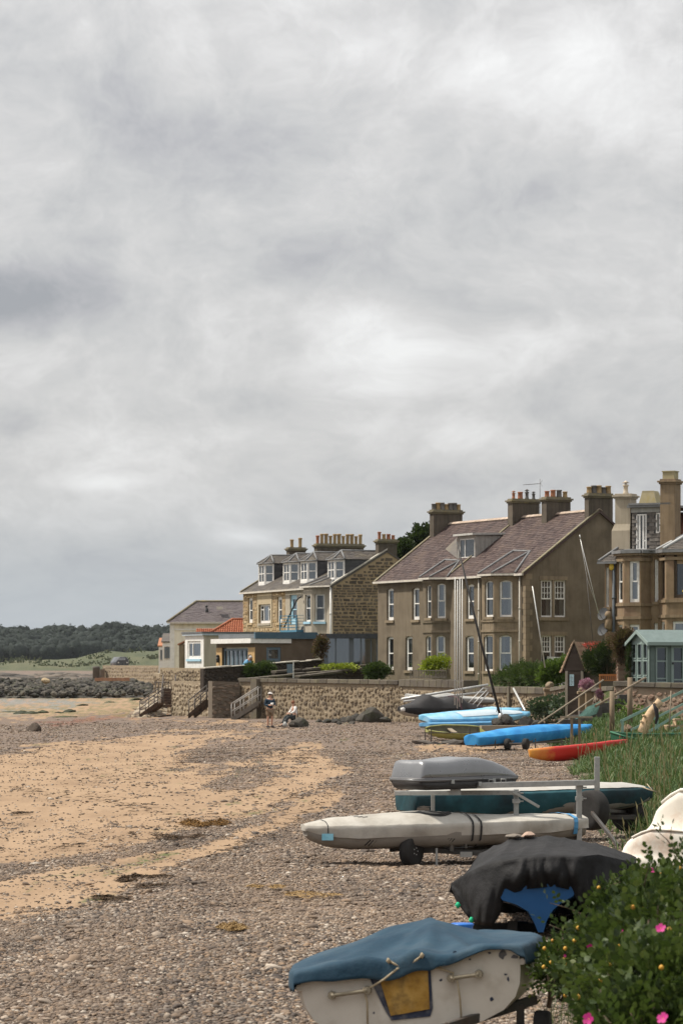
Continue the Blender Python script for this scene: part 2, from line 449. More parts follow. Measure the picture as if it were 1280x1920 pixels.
pebc = N.mix(N.math('MULTIPLY', N.remap(vd, .35, .75), .6), pebc, (.06, .045, .036))
pebc = N.mix(N.math('MULTIPLY', N.remap(n1, .35, .65), .35), pebc, (.21, .145, .10))
pebc = N.mix(N.math('MULTIPLY', N.remap(N.noise(rot.outputs[0], .45, 5, .6), .5, .7), .4), pebc, (.11, .09, .085))
base = N.mix(sm,pebc,sandc)
base = N.mix(N.math('MULTIPLY', attr('wet'), .75), base, (.19, .155, .135))
base = N.mix(N.math('MULTIPLY', attr('red'), N.remap(n2, .35, .6)), base, (.16, .055, .03))
base = N.mix(N.math('MULTIPLY', attr('green'), N.remap(n2, .4, .6)), base, (.07, .085, .025))
soil = N.mix(n2,(.10,.085,.05),(.06,.075,.03))
base = N.mix(attr('bank'), base, soil)
N.put(bs.inputs['Base Color'], base)
N.put(bs.inputs['Roughness'], N.math('SUBTRACT', .92, N.math('MULTIPLY', attr('wet'), .62)))
bs.inputs['Specular IOR Level'].default_value = .3
bn = N.new('ShaderNodeBump'); bn.inputs['Strength'].default_value = .7; bn.inputs['Distance'].default_value = .03
hh = N.math('ADD', N.math('MULTIPLY', N.math('SUBTRACT', 1.0, vd), N.math('SUBTRACT', 1.0, sm)), N.math('ADD', N.math('MULTIPLY', n2, .9), N.math('MULTIPLY', N.noise(N.scale(co, 1, .4, 1), 5.5, 3, .5), 1.3)))
foot = N.math('MULTIPLY', N.remap(N.voro(co, 2.6), .05, .26, 1.0, 0.0, True), N.math('MULTIPLY', N.remap(N.noise(co, .5, 3), .45, .6), sm))
hh = N.math('SUBTRACT', hh, N.math('MULTIPLY', foot, 1.6))
hh = N.math('MULTIPLY', hh, N.math('SUBTRACT', 1.0, N.math('MULTIPLY', attr('wet'), .9, clamp=True)))
N.put(bn.inputs['Height'], hh); N.l.new(bn.outputs[0], bs.inputs['Normal'])
beach = g.build('beach', m, kind='structure')
for nm, arr in (('sand', sandm), ('wet', np.clip(wet, 0, 1)), ('red', red), ('green', green), ('bank', bank)):
 at = beach.data.attributes.new(nm, 'FLOAT', 'POINT'); at.data.foreach_set('value', arr.reshape(-1).astype(np.float32))
# the promenade strip behind the beach, where the picture was taken from
MB().box(-60, 60, -60, 9, -2.0, .5).build('promenade', mk('tarmac', [(.05, .05, .05), (.07, .068, .065)], scale=1), kind='structure')
# ------------------------------------------------------------------ rocks
def rock_mesh(name,seed,mat,sub=2,flat=.8,jag=.35):
 bm = bmesh.new(); bmesh.ops.create_icosphere(bm,subdivisions=sub,radius=1)
 off = Vector((seed * 3.7,seed * 1.9,seed * 5.1))
 for v in bm.verts:
  p = v.co.copy()
  d = 1 + jag * mnoise.noise(p * 1.1 + off) + jag * .45 * mnoise.noise(p * 2.7 + off)
  # chop facets so that it reads as broken stone
  for k in range(5):
   nrm = Vector((math.sin(seed * 7 + k * 2.3),math.cos(seed * 3 + k * 1.7),math.sin(k * 2.9 + seed))).normalized()
   h = .72 + .12 * math.sin(seed + k * 4)
   q = p.dot(nrm)
   if q * d > h: d = min(d,h / max(q,.2) * 1.0) if q > .2 else d
  v.co = p * d; v.co.z *= flat
 me = bpy.data.meshes.new(name); bm.to_mesh(me); bm.free(); me.materials.append(mat)
 return me
dark_rock = mk('dark_rock', [(.028, .026, .024), (.055, .05, .044), (.085, .075, .062)], rough=.85, rand='object', scale=2.5, bump=.6, bscale=9, bdist=.06, dirt=(.035, .05, .014), dscale=.9, damt=.55)
grey_rock = mk('grey_rock', [(.05, .046, .042), (.10, .09, .08), (.16, .14, .12)], rough=.9, rand='object', scale=2.5, bump=.6, bscale=9, bdist=.05)
pale_rock = mk('pale_rock', [(.30, .23, .14), (.38, .30, .19)], rough=.9, scale=3)
ROCKS = [rock_mesh('boulder', s, dark_rock) for s in range(1, 7)]
GROCKS = [rock_mesh('boulder', s, grey_rock, sub=2) for s in range(11, 15)]
def boulder(px, D, r, label, group=None, mesh=None, dz=0.0, zs=1.0, name='boulder', z=None, rx=None):
 x = PX(px,D); zz = hz_(x,D) if z is None else z
 o = mobj(name,mesh or rnd.choice(ROCKS),None,(x,D,zz + dz),(rnd.uniform(-.3,.3),rnd.uniform(-.3,.3),rnd.uniform(0,6.28)),(r * rnd.uniform(.85,1.3) if rx is None else rx,r,r * zs))
 return tag(o, label, 'boulder' if name == 'boulder' else 'rock', group)
# breakwater of dark rocks across the left: 290 boulders, the gaps filled by a rubble core
core = MB(); rows = []
for i,(d,zt) in enumerate([(352,-.6),(357,.2),(362,.9),(370,1.2),(382,.9),(392,-.6)]):
 rows.append([(PX(p,d),d,zt * (1 if p < 250 else max(.2,1 - (p - 250) / 70)) + .25 * mnoise.noise(Vector((p * .07,d * .2,0)))) for p in range(-260,320,5)])
core.loft(rows,closed=False,caps=False)
core.build('rubble_bank', dark_rock, kind='stuff')
n = 0
while n < 288:
 p = rnd.uniform(-40,300); t = rnd.random()
 d = 351 + t * 20; zt = -.25 + 1.75 * (t ** .8) * (1 if p < 250 else max(.3,1 - (p - 250) / 80))
 r = rnd.uniform(.26,.66)
 boulder(p, d, r, 'dark weed-stained boulder heaped in the breakwater across the beach', 'boulders of the breakwater', z=zt - .05, zs=.8); n += 1
sr_ = MB(); fill_ = rock_mesh('fill', 8, dark_rock, sub=1); fv, ff = [v.co.copy() for v in fill_.vertices], [list(p.vertices) for p in fill_.polygons]
for k in range(900):
 p = rnd.uniform(-60,305); t = rnd.random(); d = 350 + t * 22; x = PX(p,d); r = rnd.uniform(.16,.46); zt = -.3 + 1.7 * (t ** .8) * (1 if p < 250 else max(.25,1 - (p - 250) / 80)) + rnd.uniform(0,.25)
 mt = Matrix.Rotation(rnd.uniform(0, 6), 3, 'Z') @ Matrix.Rotation(rnd.uniform(-1, 1), 3, 'X'); q = (r * rnd.uniform(.8, 1.5), r, r * .8)
 sr_.add([mt @ Vector((v.x * q[0],v.y * q[1],v.z * q[2])) + Vector((x,d,zt)) for v in fv],ff)
sr_.build('small_rubble', mk('rubble_rock', [(.022, .02, .018), (.05, .045, .038), (.085, .075, .06), (.12, .105, .085)], rand='island', scale=2, rough=.85, dirt=(.035, .05, .014), dscale=.5, damt=.5), kind='stuff')
boulder(86, 352, .5, 'pale yellow boulder lying on the dark breakwater rocks', mesh=rock_mesh('pale_boulder', 21, pale_rock), z=1.45)
reef = MB()
for k in range(240):
 d = rnd.uniform(640,1230); p = rnd.uniform(-120,300)
 if rnd.random() < .45: d = rnd.choice([820,1130]) + rnd.uniform(-20,20)
 c = Vector((PX(p,d),d,hz_(PX(p,d),d))); w = rnd.uniform(1.5,5); h = rnd.uniform(.25,1.1)
 k8 = [(math.cos(a) * w * rnd.uniform(.7,1.2),math.sin(a) * w * rnd.uniform(.7,1.2)) for a in [i * math.pi / 4 for i in range(8)]]
 reef.loft([[c + Vector((x,y,-.2)) for x,y in k8],[c + Vector((x * .85,y * .85,h * rnd.uniform(.5,.8))) for x,y in k8],[c + Vector((x * .4,y * .4,h)) for x,y in k8]])
reef.build('reef_rocks', mk('reef_rock', [(.03, .028, .026), (.10, .085, .07), (.17, .14, .11)], rand='island', scale=.5), kind='stuff')
# weed-covered rocks out on the tidal sand
weedy = mk('weedy_rock', [(.012, .017, .007), (.03, .036, .012), (.06, .06, .02)], rough=.7, rand='object', scale=3, bump=.8, bscale=8, bdist=.08)
WROCK = [rock_mesh('weedy_rock', s, weedy, sub=3, jag=.5) for s in (31, 32, 33)]
for p, y, w, h, lab in [(40, 1335.5, 17, 7, 'dark green weed-covered rock at the left end of the row on wet sand'), (58, 1336, 14, 6, 'low weedy rock between two taller ones on wet sand'),
      (82, 1335, 13, 7, 'round dark weed-covered rock ending the row on wet sand'), (130, 1333, 13, 6, 'lone dark weedy rock to the right of the row'),
      (112, 1335, 10, 3, 'flat low weedy rock beside the lone dark one'), (120, 1345, 26, 3, 'long flat green weed patch at the edge of the shingle'),
      (155, 1318, 13, 2.5, 'thin flat weedy rock out on the tidal sand near the breakwater'), (205, 1312, 10, 2.5, 'small flat weedy rock near the foot of the stone ramp'),
      (255, 1308, 14, 4, 'dark rock lying near the foot of the breakwater slope'), (20, 1331, 24, 2.6, 'flat green weed patch at the left edge of the tidal sand')]:
 D = (CAMZ + .33) * F / (y + 3 - HOR); s_ = D / F
 x = PX(p,D)
 tag(mobj('weedy_rock', rnd.choice(WROCK), None, (x, D, hz_(x, D)), (0, 0, 0), (w * s_, w * s_ * .8, h * s_ * 1.3)), lab, 'rock')
boulder(65, 16800 / 115, .36, 'round dark brown boulder alone on the grey shingle at left', mesh=rock_mesh('round_boulder', 41, mk('brown_rock', [(.05, .036, .026), (.085, .065, .05)], scale=4), sub=3, flat=.95, jag=.12), dz=.12, rx=.34)
# boulders against the foot of the sea wall
for k,(p,y,w,h) in enumerate([(598,1352,9,8),(612,1353,10,8),(628,1353,11,9),(644,1352,11,11),(655,1352,9,13),(668,1350,12,16),(682,1348,15,20),(700,1345,21,30),(722,1349,12,12),(660,1355,8,6),(636,1355,7,5)]):
 D = min(16800 / (y - HOR) - 3,float(np.interp(p,[450,750],[180.5,168])) - 3.2); s_ = D / F
 o = boulder(p, D, h * s_, ('largest dark boulder leaning on the sea wall beside the boats' if k == 7 else 'second largest dark boulder at the sea wall, left of the biggest one' if k == 6 else 'dark grey boulder lying along the foot of the sea wall'), None if k in (6, 7) else 'boulders along the foot of the sea wall', dz=h * s_ * .25, rx=w * s_)
# ------------------------------------------------------------------ far dunes, woodland
m = bpy.data.materials.new('dune_grass'); m.use_nodes = True; N = NT(m.node_tree); bs = N.n['Principled BSDF']
co = N.new('ShaderNodeTexCoord').outputs['Object']
f = N.math('ADD', N.math('MULTIPLY', N.noise(N.scale(co, 1, .35, 3.0), .06, 10, .72), .5), N.math('MULTIPLY', N.noise(N.scale(co, 1, .25, 2.5), .016, 6, .6), .5))
c = N.ramp(f,[(.32,(.022,.028,.013)),(.43,(.038,.048,.019)),(.52,(.058,.068,.026)),(.60,(.085,.085,.038)),(.72,(.15,.13,.07))])
N.put(bs.inputs['Base Color'], c); bs.inputs['Roughness'].default_value = .95
bn = N.new('ShaderNodeBump'); bn.inputs['Strength'].default_value = .8; bn.inputs['Distance'].default_value = 1.5
N.put(bn.inputs['Height'], N.noise(co, .12, 8, .65)); N.l.new(bn.outputs[0], bs.inputs['Normal']); MATS['dune'] = m
crest = [(-900,1240),(-200,1238),(0,1243),(30,1237),(70,1239),(110,1237),(150,1233),(185,1224),(206,1221),(232,1224),(262,1220),(290,1222),(312,1216),(420,1205),(900,1190),(1500,1180),(3000,1180)]
g = MB(); rows = []
for k,d in enumerate([1385,1400,1420,1440,1460,1480,1500,1520,1540,1600,1700,1900,2400]):
 t = min(1,(d - 1385) / 135); row = []
 for p in list(range(-900,-100,60)) + list(range(-100,420,5)) + list(range(420,3000,120)):
  zt = PZ(interp(p,crest),1520); e = t * t * (3 - 2 * t)
  ridge = 2.2 * mnoise.noise(Vector((p * .028,d * .02,2))) + 1.1 * mnoise.noise(Vector((p * .09,d * .05,5)))
  row.append((PX(p,d),d,1.2 + (zt - 1.2) * e + ridge * min(t * 2,1) * (1 - t * .75)))
 rows.append(row)
g.loft(rows[::-1], closed=False, caps=False); g.build('dunes', m, kind='structure')
scr = MB(); rr = random.Random(12)
for k in range(110):      # gorse and rough scrub scattered over the dunes
 j = rr.randrange(2,8); i = rr.randrange(len(rows[j])); q0 = Vector(rows[j][i]); p_ = 640 + q0.x / q0.y * F
 if not -120 < p_ < 420 or mnoise.noise(Vector((p_ * .02,j * .5,4))) < -.05: continue
 r_ = rr.uniform(.8,2.6); q0 += Vector((rr.uniform(-3,3),rr.uniform(-6,6),0))
 for n_ in range(26):
  v = Vector((rr.gauss(0,1.2),rr.gauss(0,.8),abs(rr.gauss(0,.5)))) * r_; s_ = rr.uniform(.25,.6); u_ = Vector((rr.gauss(0,1),rr.gauss(0,.4),rr.gauss(0,1))).normalized() * s_; w_ = u_.cross(Vector((0,-1,.3))).normalized() * s_
  scr.add([q0 + v - u_,q0 + v + w_,q0 + v + u_,q0 + v - w_],[(0,1,2,3)])
scr.build('dune_scrub', leaf_mat('scrub_leaf', [(.026, .034, .014), (.042, .052, .02), (.065, .07, .028), (.10, .088, .038)]), kind='stuff')
wood = leaf_mat('far_leaf', [(.009, .016, .014), (.013, .022, .018), (.019, .029, .022), (.026, .036, .026)], trans=.1, rough=.8)
woodc = mk('far_crown', [(.008, .014, .012), (.014, .022, .017)], scale=.3, rough=.9, bump=0)
top = [(-900,1176),(0,1174),(26,1176),(64,1179.5),(88,1180),(98,1172),(111,1175),(124,1173),(144,1176),(165,1177),(206,1171),(245,1173),(285,1176),(320,1177),(420,1174),(900,1176)]
g = MB()
ico = bmesh.new(); bmesh.ops.create_icosphere(ico,subdivisions=2,radius=1)
iv = [v.co.copy() for v in ico.verts]; fi = [[v.index for v in f.verts] for f in ico.faces]; ico.free()
for row in range(6):
 d = 1600 + row * 22; fr = row / 5
 p = -420 + row * 3.0
 while p < 560:
  tz = PZ(interp(p,top),d); base = 9
  zt = base + (tz - base) * (.40 + .60 * fr) + rnd.uniform(-1.2,.8)
  r = rnd.uniform(3.2,5.6); c = Vector((PX(p,d),d + rnd.uniform(-6,6),zt - r * .9)); off = Vector((p,d,0))
  vs = []
  for q in iv:
   k = 1 + .35 * mnoise.noise(q * 1.6 + off) + .2 * mnoise.noise(q * 4 + off)
   vs.append(c + Vector((q.x * r * 1.05,q.y * r,q.z * r * 1.15 - (2.5 if q.z < -.3 else 0))) * 1.0 * k if False else c + Vector((q.x * r * k,q.y * r * k,q.z * r * 1.1 * k)))
  g.add(vs,fi,1,True)
  for j in range(80):
   a,b = rnd.uniform(0,6.28),rnd.uniform(-.5,1)
   dirn = Vector((math.cos(a) * math.sqrt(1 - b * b),-abs(math.sin(a)) * math.sqrt(1 - b * b),b))
   q = c + dirn * r * (1 + .35 * mnoise.noise(dirn * 1.6 + off)) * rnd.uniform(.95,1.2); s_ = rnd.uniform(.3,.8)
   u = Vector((rnd.gauss(0,1),rnd.gauss(0,.5),rnd.gauss(0,1))).normalized() * s_; w = u.cross(dirn).normalized() * s_ * .8
   g.add([q - u,q + w * .7,q + u,q - w],[(0,1,2,3)],0)
  p += rnd.uniform(8,14)
g.build('woodland', [wood, woodc], kind='stuff')
# ------------------------------------------------------------------ pebbles, seaweed, grass
PEB_COLS = [(0,(.032,.027,.024)),(.2,(.068,.055,.046)),(.4,(.13,.098,.072)),(.58,(.205,.148,.102)),(.72,(.275,.185,.115)),(.82,(.20,.175,.15)),(.94,(.40,.33,.26)),(1,(.52,.47,.40))]
m = bpy.data.materials.new('pebble'); m.use_nodes = True; N = NT(m.node_tree); bs = N.n['Principled BSDF']
orr = N.new('ShaderNodeObjectInfo').outputs['Random']; co = N.new('ShaderNodeTexCoord').outputs['Object']
c = N.ramp(orr, PEB_COLS); c = N.mix(N.math('MULTIPLY', N.remap(N.noise(co, 2.0, 4), .4, .7), .35), c, (.16, .12, .10))
ps_ = N.new('ShaderNodeNewGeometry').outputs['Position']; bn_ = N.new('ShaderNodeMapping'); N.put(bn_.inputs[0], ps_); bn_.inputs['Rotation'].default_value = (0, 0, R(8)); bn_.inputs['Scale'].default_value = (1, .16, 1)
c = N.mix(N.math('MULTIPLY', N.remap(N.noise(bn_.outputs[0], 1.1, 4, .6), .46, .64), .5), c, (.075, .058, .047)); c = N.mix(N.math('MULTIPLY', N.remap(N.noise(bn_.outputs[0], .8, 4, .6), .58, .40), .30), c, (.30, .21, .14))
N.put(bs.inputs['Base Color'], c); bs.inputs['Roughness'].default_value = .75; bs.inputs['Specular IOR Level'].default_value = .3; pebble_mat = m
pcol = bpy.data.collections.new('pebble_shapes')
for s in range(5):
 me = rock_mesh('pebble', 50 + s, pebble_mat, sub=1 if s else 2, flat=.62, jag=.3)
 for p_ in me.polygons: p_.use_smooth = True
 pcol.objects.link(bpy.data.objects.new('pebble_shape', me))
def point_cloud(name, pts, scl, idx, colln, kind='stuff'):
 me = bpy.data.meshes.new(name); me.vertices.add(len(pts)); me.vertices.foreach_set('co', np.asarray(pts, np.float32).reshape(-1))
 a = me.attributes.new('sc', 'FLOAT_VECTOR', 'POINT'); a.data.foreach_set('vector', np.asarray(scl, np.float32).reshape(-1))
 a = me.attributes.new('rt', 'FLOAT_VECTOR', 'POINT'); rg = np.random.default_rng(5)
 rot = np.stack([rg.uniform(-.35,.35,len(pts)),rg.uniform(-.35,.35,len(pts)),rg.uniform(0,6.28,len(pts))],-1)
 a.data.foreach_set('vector', rot.astype(np.float32).reshape(-1))
 a = me.attributes.new('ix', 'INT', 'POINT'); a.data.foreach_set('value', np.asarray(idx, np.int32))
 o = bpy.data.objects.new(name, me); col.objects.link(o); o['kind'] = kind
 ng = bpy.data.node_groups.new(name + '_nodes', 'GeometryNodeTree')
 ng.interface.new_socket('Geometry', in_out='INPUT', socket_type='NodeSocketGeometry'); ng.interface.new_socket('Geometry', in_out='OUTPUT', socket_type='NodeSocketGeometry')
 gi, go = ng.nodes.new('NodeGroupInput'), ng.nodes.new('NodeGroupOutput')
 m2p = ng.nodes.new('GeometryNodeMeshToPoints'); iop = ng.nodes.new('GeometryNodeInstanceOnPoints'); ci = ng.nodes.new('GeometryNodeCollectionInfo')
 ci.inputs['Collection'].default_value = colln; ci.inputs['Separate Children'].default_value = True; ci.inputs['Reset Children'].default_value = True
 def na(nm,ty):
  n_ = ng.nodes.new('GeometryNodeInputNamedAttribute'); n_.data_type = ty; n_.inputs[0].default_value = nm
  return [s for s in n_.outputs if s.enabled and s.name == 'Attribute'][0]
 L = ng.links.new
 L(gi.outputs[0], m2p.inputs['Mesh']); L(m2p.outputs[0], iop.inputs['Points']); L(ci.outputs[0], iop.inputs['Instance'])
 iop.inputs['Pick Instance'].default_value = True
 L(na('ix', 'INT'), iop.inputs['Instance Index']); L(na('sc', 'FLOAT_VECTOR'), iop.inputs['Scale'])
 e2r = ng.nodes.new('FunctionNodeEulerToRotation'); L(na('rt', 'FLOAT_VECTOR'), e2r.inputs[0]); L(e2r.outputs[0], iop.inputs['Rotation'])
 L(iop.outputs[0],go.inputs[0])
 md = o.modifiers.new('scatter', 'NODES'); md.node_group = ng
 return o
rg = np.random.default_rng(11)
def scatter(nwant,d0,d1,s0,s1,thr,big=0.0):
 """points on the shingle between two distances"""
 d = np.sqrt(rg.uniform(d0 * d0,d1 * d1,nwant)); u = rg.uniform(-.122,.122,nwant); x = u * d
 z = hgt(x,d); px = 640 + u * F; py = HOR + (CAMZ - z) * F / d
 nz = np.array([fbm(float(a),float(b),3.3,3) for a,b in zip((x * .99 - d * .141) * .9,(x * .141 + d * .99) * .13)])
 sm_ = sandmask(px,py,x,d,nz); bk = x < interp(d,BANK) + .5 * rg.random(nwant)
 n2_ = np.array([fbm(float(a),float(b),9.1,3) for a,b in zip(x * 2.2,d * .7)])
 keep = bk & ((1 - sm_ + n2_ * .5) > rg.uniform(0,1,nwant) * thr)
 keep |= bk & (rg.random(nwant) < .045)
 x,d,z = x[keep],d[keep],z[keep]
 lum = np.array([.035 * fbm(float(a) * .8,float(b) * .5,1.0,3) + .045 * fbm((float(a) * .99 - float(b) * .141) * .35,(float(a) * .141 + float(b) * .99) * .06,7.0,2) for a,b in zip(x,d)])
 s = s0 + (s1 - s0) * rg.random(len(x)) ** 2.2
 s = np.where(rg.random(len(x)) < big,s * 1.8,s)
 sc3 = np.stack([s * rg.uniform(.8,1.4,len(s)),s * rg.uniform(.7,1.1,len(s)),s * rg.uniform(.6,1.1,len(s))],-1)
 return np.stack([x,d,z + lum + s * .12],-1),sc3
sets = [scatter(110000,17,34,.009,.030,.9,.025),scatter(110000,34,60,.012,.034,.9,.025),scatter(80000,60,110,.02,.046,.9,.02),scatter(16000,110,168,.035,.065,.9),scatter(1500,18,75,.04,.085,.9)]
pp = np.concatenate([s[0] for s in sets]); ss = np.concatenate([s[1] for s in sets])
point_cloud('shingle', pp, ss, rg.integers(0, 5, len(pp)), pcol)
def ribbons(g,c,rx,ry,n,ln,w,h,mi=0):
 for k in range(n):
  a = rnd.uniform(0,6.28); q = math.sqrt(rnd.random()); x,y = c[0] + math.cos(a) * rx * q,c[1] + math.sin(a) * ry * q
  hh = h * (1 - q) + .01; th = rnd.uniform(0,6.28); L_ = ln * rnd.uniform(.4,1.2); pts = []
  for j in range(5):
   t = j / 4 - .5
   pts.append(Vector((x + math.cos(th + t * 1.5) * L_ * t,y + math.sin(th + t * 1.5) * L_ * t,hz_(x,y) + .035 + rnd.uniform(0,1) * hh)))
  side = Vector((-math.sin(th),math.cos(th),rnd.uniform(-.6,.6))) * w * rnd.uniform(.5,1.3)
  vs = [p_ + side * (1 - abs(j - 2) / 2.6) for j,p_ in enumerate(pts)] + [p_ - side * (1 - abs(j - 2) / 2.6) for j,p_ in enumerate(pts)]
  g.add(vs,[(j,j + 1,6 + j,5 + j) for j in range(4)],mi)
straw = mk('straw_weed', [(.17, .105, .04), (.28, .18, .075), (.36, .25, .12)], rand='island'); brownw = mk('brown_weed', [(.06, .035, .014), (.16, .085, .022), (.28, .15, .045)], rand='island')
darkw = mk('dark_weed', [(.018, .013, .009), (.05, .03, .016), (.11, .065, .03)], rand='island')
for px, py, w, h, mat, n, lab in [(392, 1549, 40, .14, brownw, 420, 'heap of orange-brown seaweed where sand meets shingle'), (430, 1746, 38, .10, straw, 420, 'pale straw-coloured clump of dried weed on the pebbles'),
         (255, 1653, 48, .07, darkw, 500, 'dark brown seaweed heap on the lower strip of sand'), (205, 1690, 44, .04, darkw, 150, 'thin dark line of seaweed below the dark heap on the sand'), (300, 1664, 40, .03, darkw, 140, 'thin dark seaweed strand to the right of the dark heap'),
         (505, 1668, 34, .03, straw, 120, 'flat yellowish weed smear on the shingle right of the dark strand'), (340, 1573, 44, .05, darkw, 170, 'dark seaweed scraps below the orange-brown heap'),
         (35, 1528, 26, .03, darkw, 80, 'small dark seaweed scrap on open sand at left'), (560, 1684, 60, .02, straw, 110, 'faint pale weed patch on the shingle above the blue covered dinghy'), (1000, 0, 0, 0, None, 0, '')]:
 if not n: continue
 D = 16800 / (py - HOR)
 for _ in range(4): D = (CAMZ - hz_(PX(px,D),D)) * F / (py - HOR)
 s_ = D / F; g = MB();
 for _ in range(7): ribbons(g,(PX(px,D) + rnd.gauss(0,.45) * w * s_,D + rnd.gauss(0,.9) * w * s_),w * s_ * rnd.uniform(.2,.6),w * s_ * rnd.uniform(.5,1.4),int(n * .34),w * s_ * .45,.0035 + .00012 * D,h * rnd.uniform(.4,1))
 tag(g.build('seaweed_clump', mat), lab, 'seaweed')
g = MB()
for line in [[(0,1420),(180,1392),(380,1372)],[(20,1606),(200,1580),(420,1535),(560,1490)],[(140,1470),(330,1440),(420,1405)],[(330,1640),(470,1580),(640,1490)],[(60,1360),(200,1352),(420,1352)],[(400,1420),(520,1412),(600,1430)],[(0,1480),(200,1500),(330,1530)]]:
 for k in range(130):
  t = rnd.random() * (len(line) - 1); i = int(t); f = t - i
  px = line[i][0] * (1 - f) + line[i + 1][0] * f + rnd.gauss(0,12); py = line[i][1] * (1 - f) + line[i + 1][1] * f + rnd.gauss(0,5)
  D = 16800 / (py - HOR); D = (CAMZ - hz_(PX(px,D),D)) * F / (py - HOR); s_ = D / F
  ribbons(g,(PX(px,D),D),8 * s_,20 * s_,rnd.choice([1,1,2,4]),.16 + .001 * D,.008 + .0001 * D,.02)
g.build('wrack_scraps', darkw, kind='stuff')
gleaf = leaf_mat('marram', [(.026, .055, .018), (.045, .088, .028), (.072, .125, .04), (.11, .155, .055), (.25, .22, .11)], trans=.25, rough=.55)
def blade(g,base,h,lean,w,mi=0):
 a = rnd.uniform(0,6.28); dx,dy = math.cos(a),math.sin(a); pts = []
 for t in (0,.45,.8,1): pts.append(Vector((base[0] + dx * lean * t * t,base[1] + dy * lean * t * t,base[2] + h * (t - .25 * t * t * min(1,lean / h)))))
 s_ = Vector((-dy,dx,0)) * w
 if abs(s_.x) < w * .35: s_ = Vector((w * .6,0,0))
 g.add([pts[0] - s_,pts[0] + s_,pts[1] + s_ * .9,pts[1] - s_ * .9,pts[2] + s_ * .6,pts[2] - s_ * .6,pts[3]],[(0,1,2,3),(3,2,4,5),(5,4,6)],mi)
g = MB(); n = 0
while n < 30000:
 d = math.sqrt(rnd.uniform(26 ** 2,150 ** 2)) if rnd.random() < .62 else rnd.uniform(50,100); b = interp(d,BANK)
 x = b + rnd.random() ** .8 * 6.5 - .1
 px = 640 + x / d * F
 if px > 1420 or px < 990 and d > 120: continue
 if fbm(x * 1.3,d * .5,4.4,2) < -.28 + .5 * max(0,b + .5 - x): continue
 if d > 104 and x > b + 5: continue
 edge = min(1,(x - b + .25) / 1.0)
 blade(g,(x,d,hz_(x,d) - .03),rnd.uniform(.25,.55) * (.5 + .5 * edge),rnd.uniform(.1,.42),.006 + d * .00011); n += 1
for k in range(420):     # dry stalks with seed heads standing above the rest
 d = rnd.uniform(34,100); x = interp(d,BANK) + .2 + rnd.random() * 5.5
 if 640 + x / d * F > 1400: continue
 z = hz_(x,d); h = rnd.uniform(.45,.8); l = rnd.uniform(-.18,.18); w = .003 + d * .00006; tp = Vector((x + l,d,z + h))
 g.add([(x - w,d,z),(x + w,d,z),tp + Vector((w,0,0)),tp - Vector((w,0,0))],[(0,1,2,3)],1); g.add([tp + Vector((0,0,-.02)),tp + Vector((w * 2.4,0,.06)),tp + Vector((l * .2,0,.15)),tp + Vector((-w * 2.4,0,.06))],[(0,1,2,3)],1)
g.build('marram_grass', [gleaf, leaf_mat('dry_stalk', [(.20, .165, .08), (.30, .25, .13), (.38, .33, .2)])], kind='stuff')
# ------------------------------------------------------------------ building kit
UP = Vector((0,0,1))
white_paint = mk('white_paint', [(.66, .65, .62), (.78, .77, .74)], rough=.5, scale=5, bump=.1, dirt=(.35, .32, .27), dscale=4, damt=.35)
GLASS = glass_mat('window_glass', refl=.05, clear=.55); GLASSB = glass_mat('bright_glass', tint=(.04, .045, .05), refl=.16, clear=.5)
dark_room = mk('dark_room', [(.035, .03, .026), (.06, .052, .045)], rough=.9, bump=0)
cloth = mk('curtain_cloth', [(.55, .54, .5), (.68, .67, .63)], rough=.9, scale=8, bump=.3, bscale=6)
harl = mk('brown_harl', [(.135, .108, .075), (.165, .133, .094), (.195, .158, .114)], rough=.95, scale=1.1, bump=.55, bscale=55, streak=.26, dirt=(.088, .07, .05), dscale=.45, damt=.75)
dressed = mk('dressed_stone', [(.205, .158, .105), (.26, .205, .14)], rough=.9, scale=2.2, bump=.35, bscale=30, streak=.45, dirt=(.12, .10, .07), dscale=1.5, damt=.5)
sand_stone = mk('sandstone_block', [(.27, .175, .085), (.38, .27, .145), (.46, .36, .225), (.34, .25, .155)], rand='island', scale=2, bump=.5, bscale=20, streak=.3)
gable_stone = mk('gable_stone', [(.065, .052, .040), (.10, .079, .058), (.135, .108, .08), (.165, .14, .108)], rand='island', scale=2, bump=.5, bscale=18, streak=.25)
mortar = mk('mortar', [(.16, .128, .09), (.23, .19, .14)], scale=3, bump=.5, bscale=25)
shaded_cream_harl = mk('shaded_cream_harl', [(.42, .37, .29), (.50, .45, .36)], scale=1.0, bump=.4, bscale=40, streak=.22, dirt=(.30, .26, .20), dscale=.7, damt=.5)
slate_p = mk('purple_slate', [(.036, .023, .022), (.055, .036, .034), (.078, .052, .047), (.10, .074, .064)], rand='island', rough=.7, spec=.25, scale=.7, bump=.2, dirt=(.145, .10, .072), dscale=.9, damt=.4)
slate_g = mk('grey_slate', [(.055, .047, .043), (.08, .069, .06), (.11, .095, .08)], rand='island', rough=.6, spec=.4, scale=.7, bump=.2, dirt=(.2, .165, .10), dscale=1.0, damt=.4)
slate_d = mk('dark_slate', [(.03, .03, .033), (.05, .05, .053), (.07, .068, .07)], rand='island', rough=.55, spec=.4, scale=1)
lead = mk('lead_sheet', [(.15, .152, .155), (.21, .213, .216)], rough=.55, scale=3, streak=.3)
ridge_m = mk('ridge_tile', [(.36, .27, .21), (.46, .37, .30)], rough=.8, rand='island', scale=3, dirt=(.2, .18, .13), damt=.5)
pot_a = mk('buff_pot', [(.30, .205, .10), (.40, .285, .145)], rough=.75, rand='object', scale=4, dirt=(.10, .075, .05), dscale=5, damt=.6)
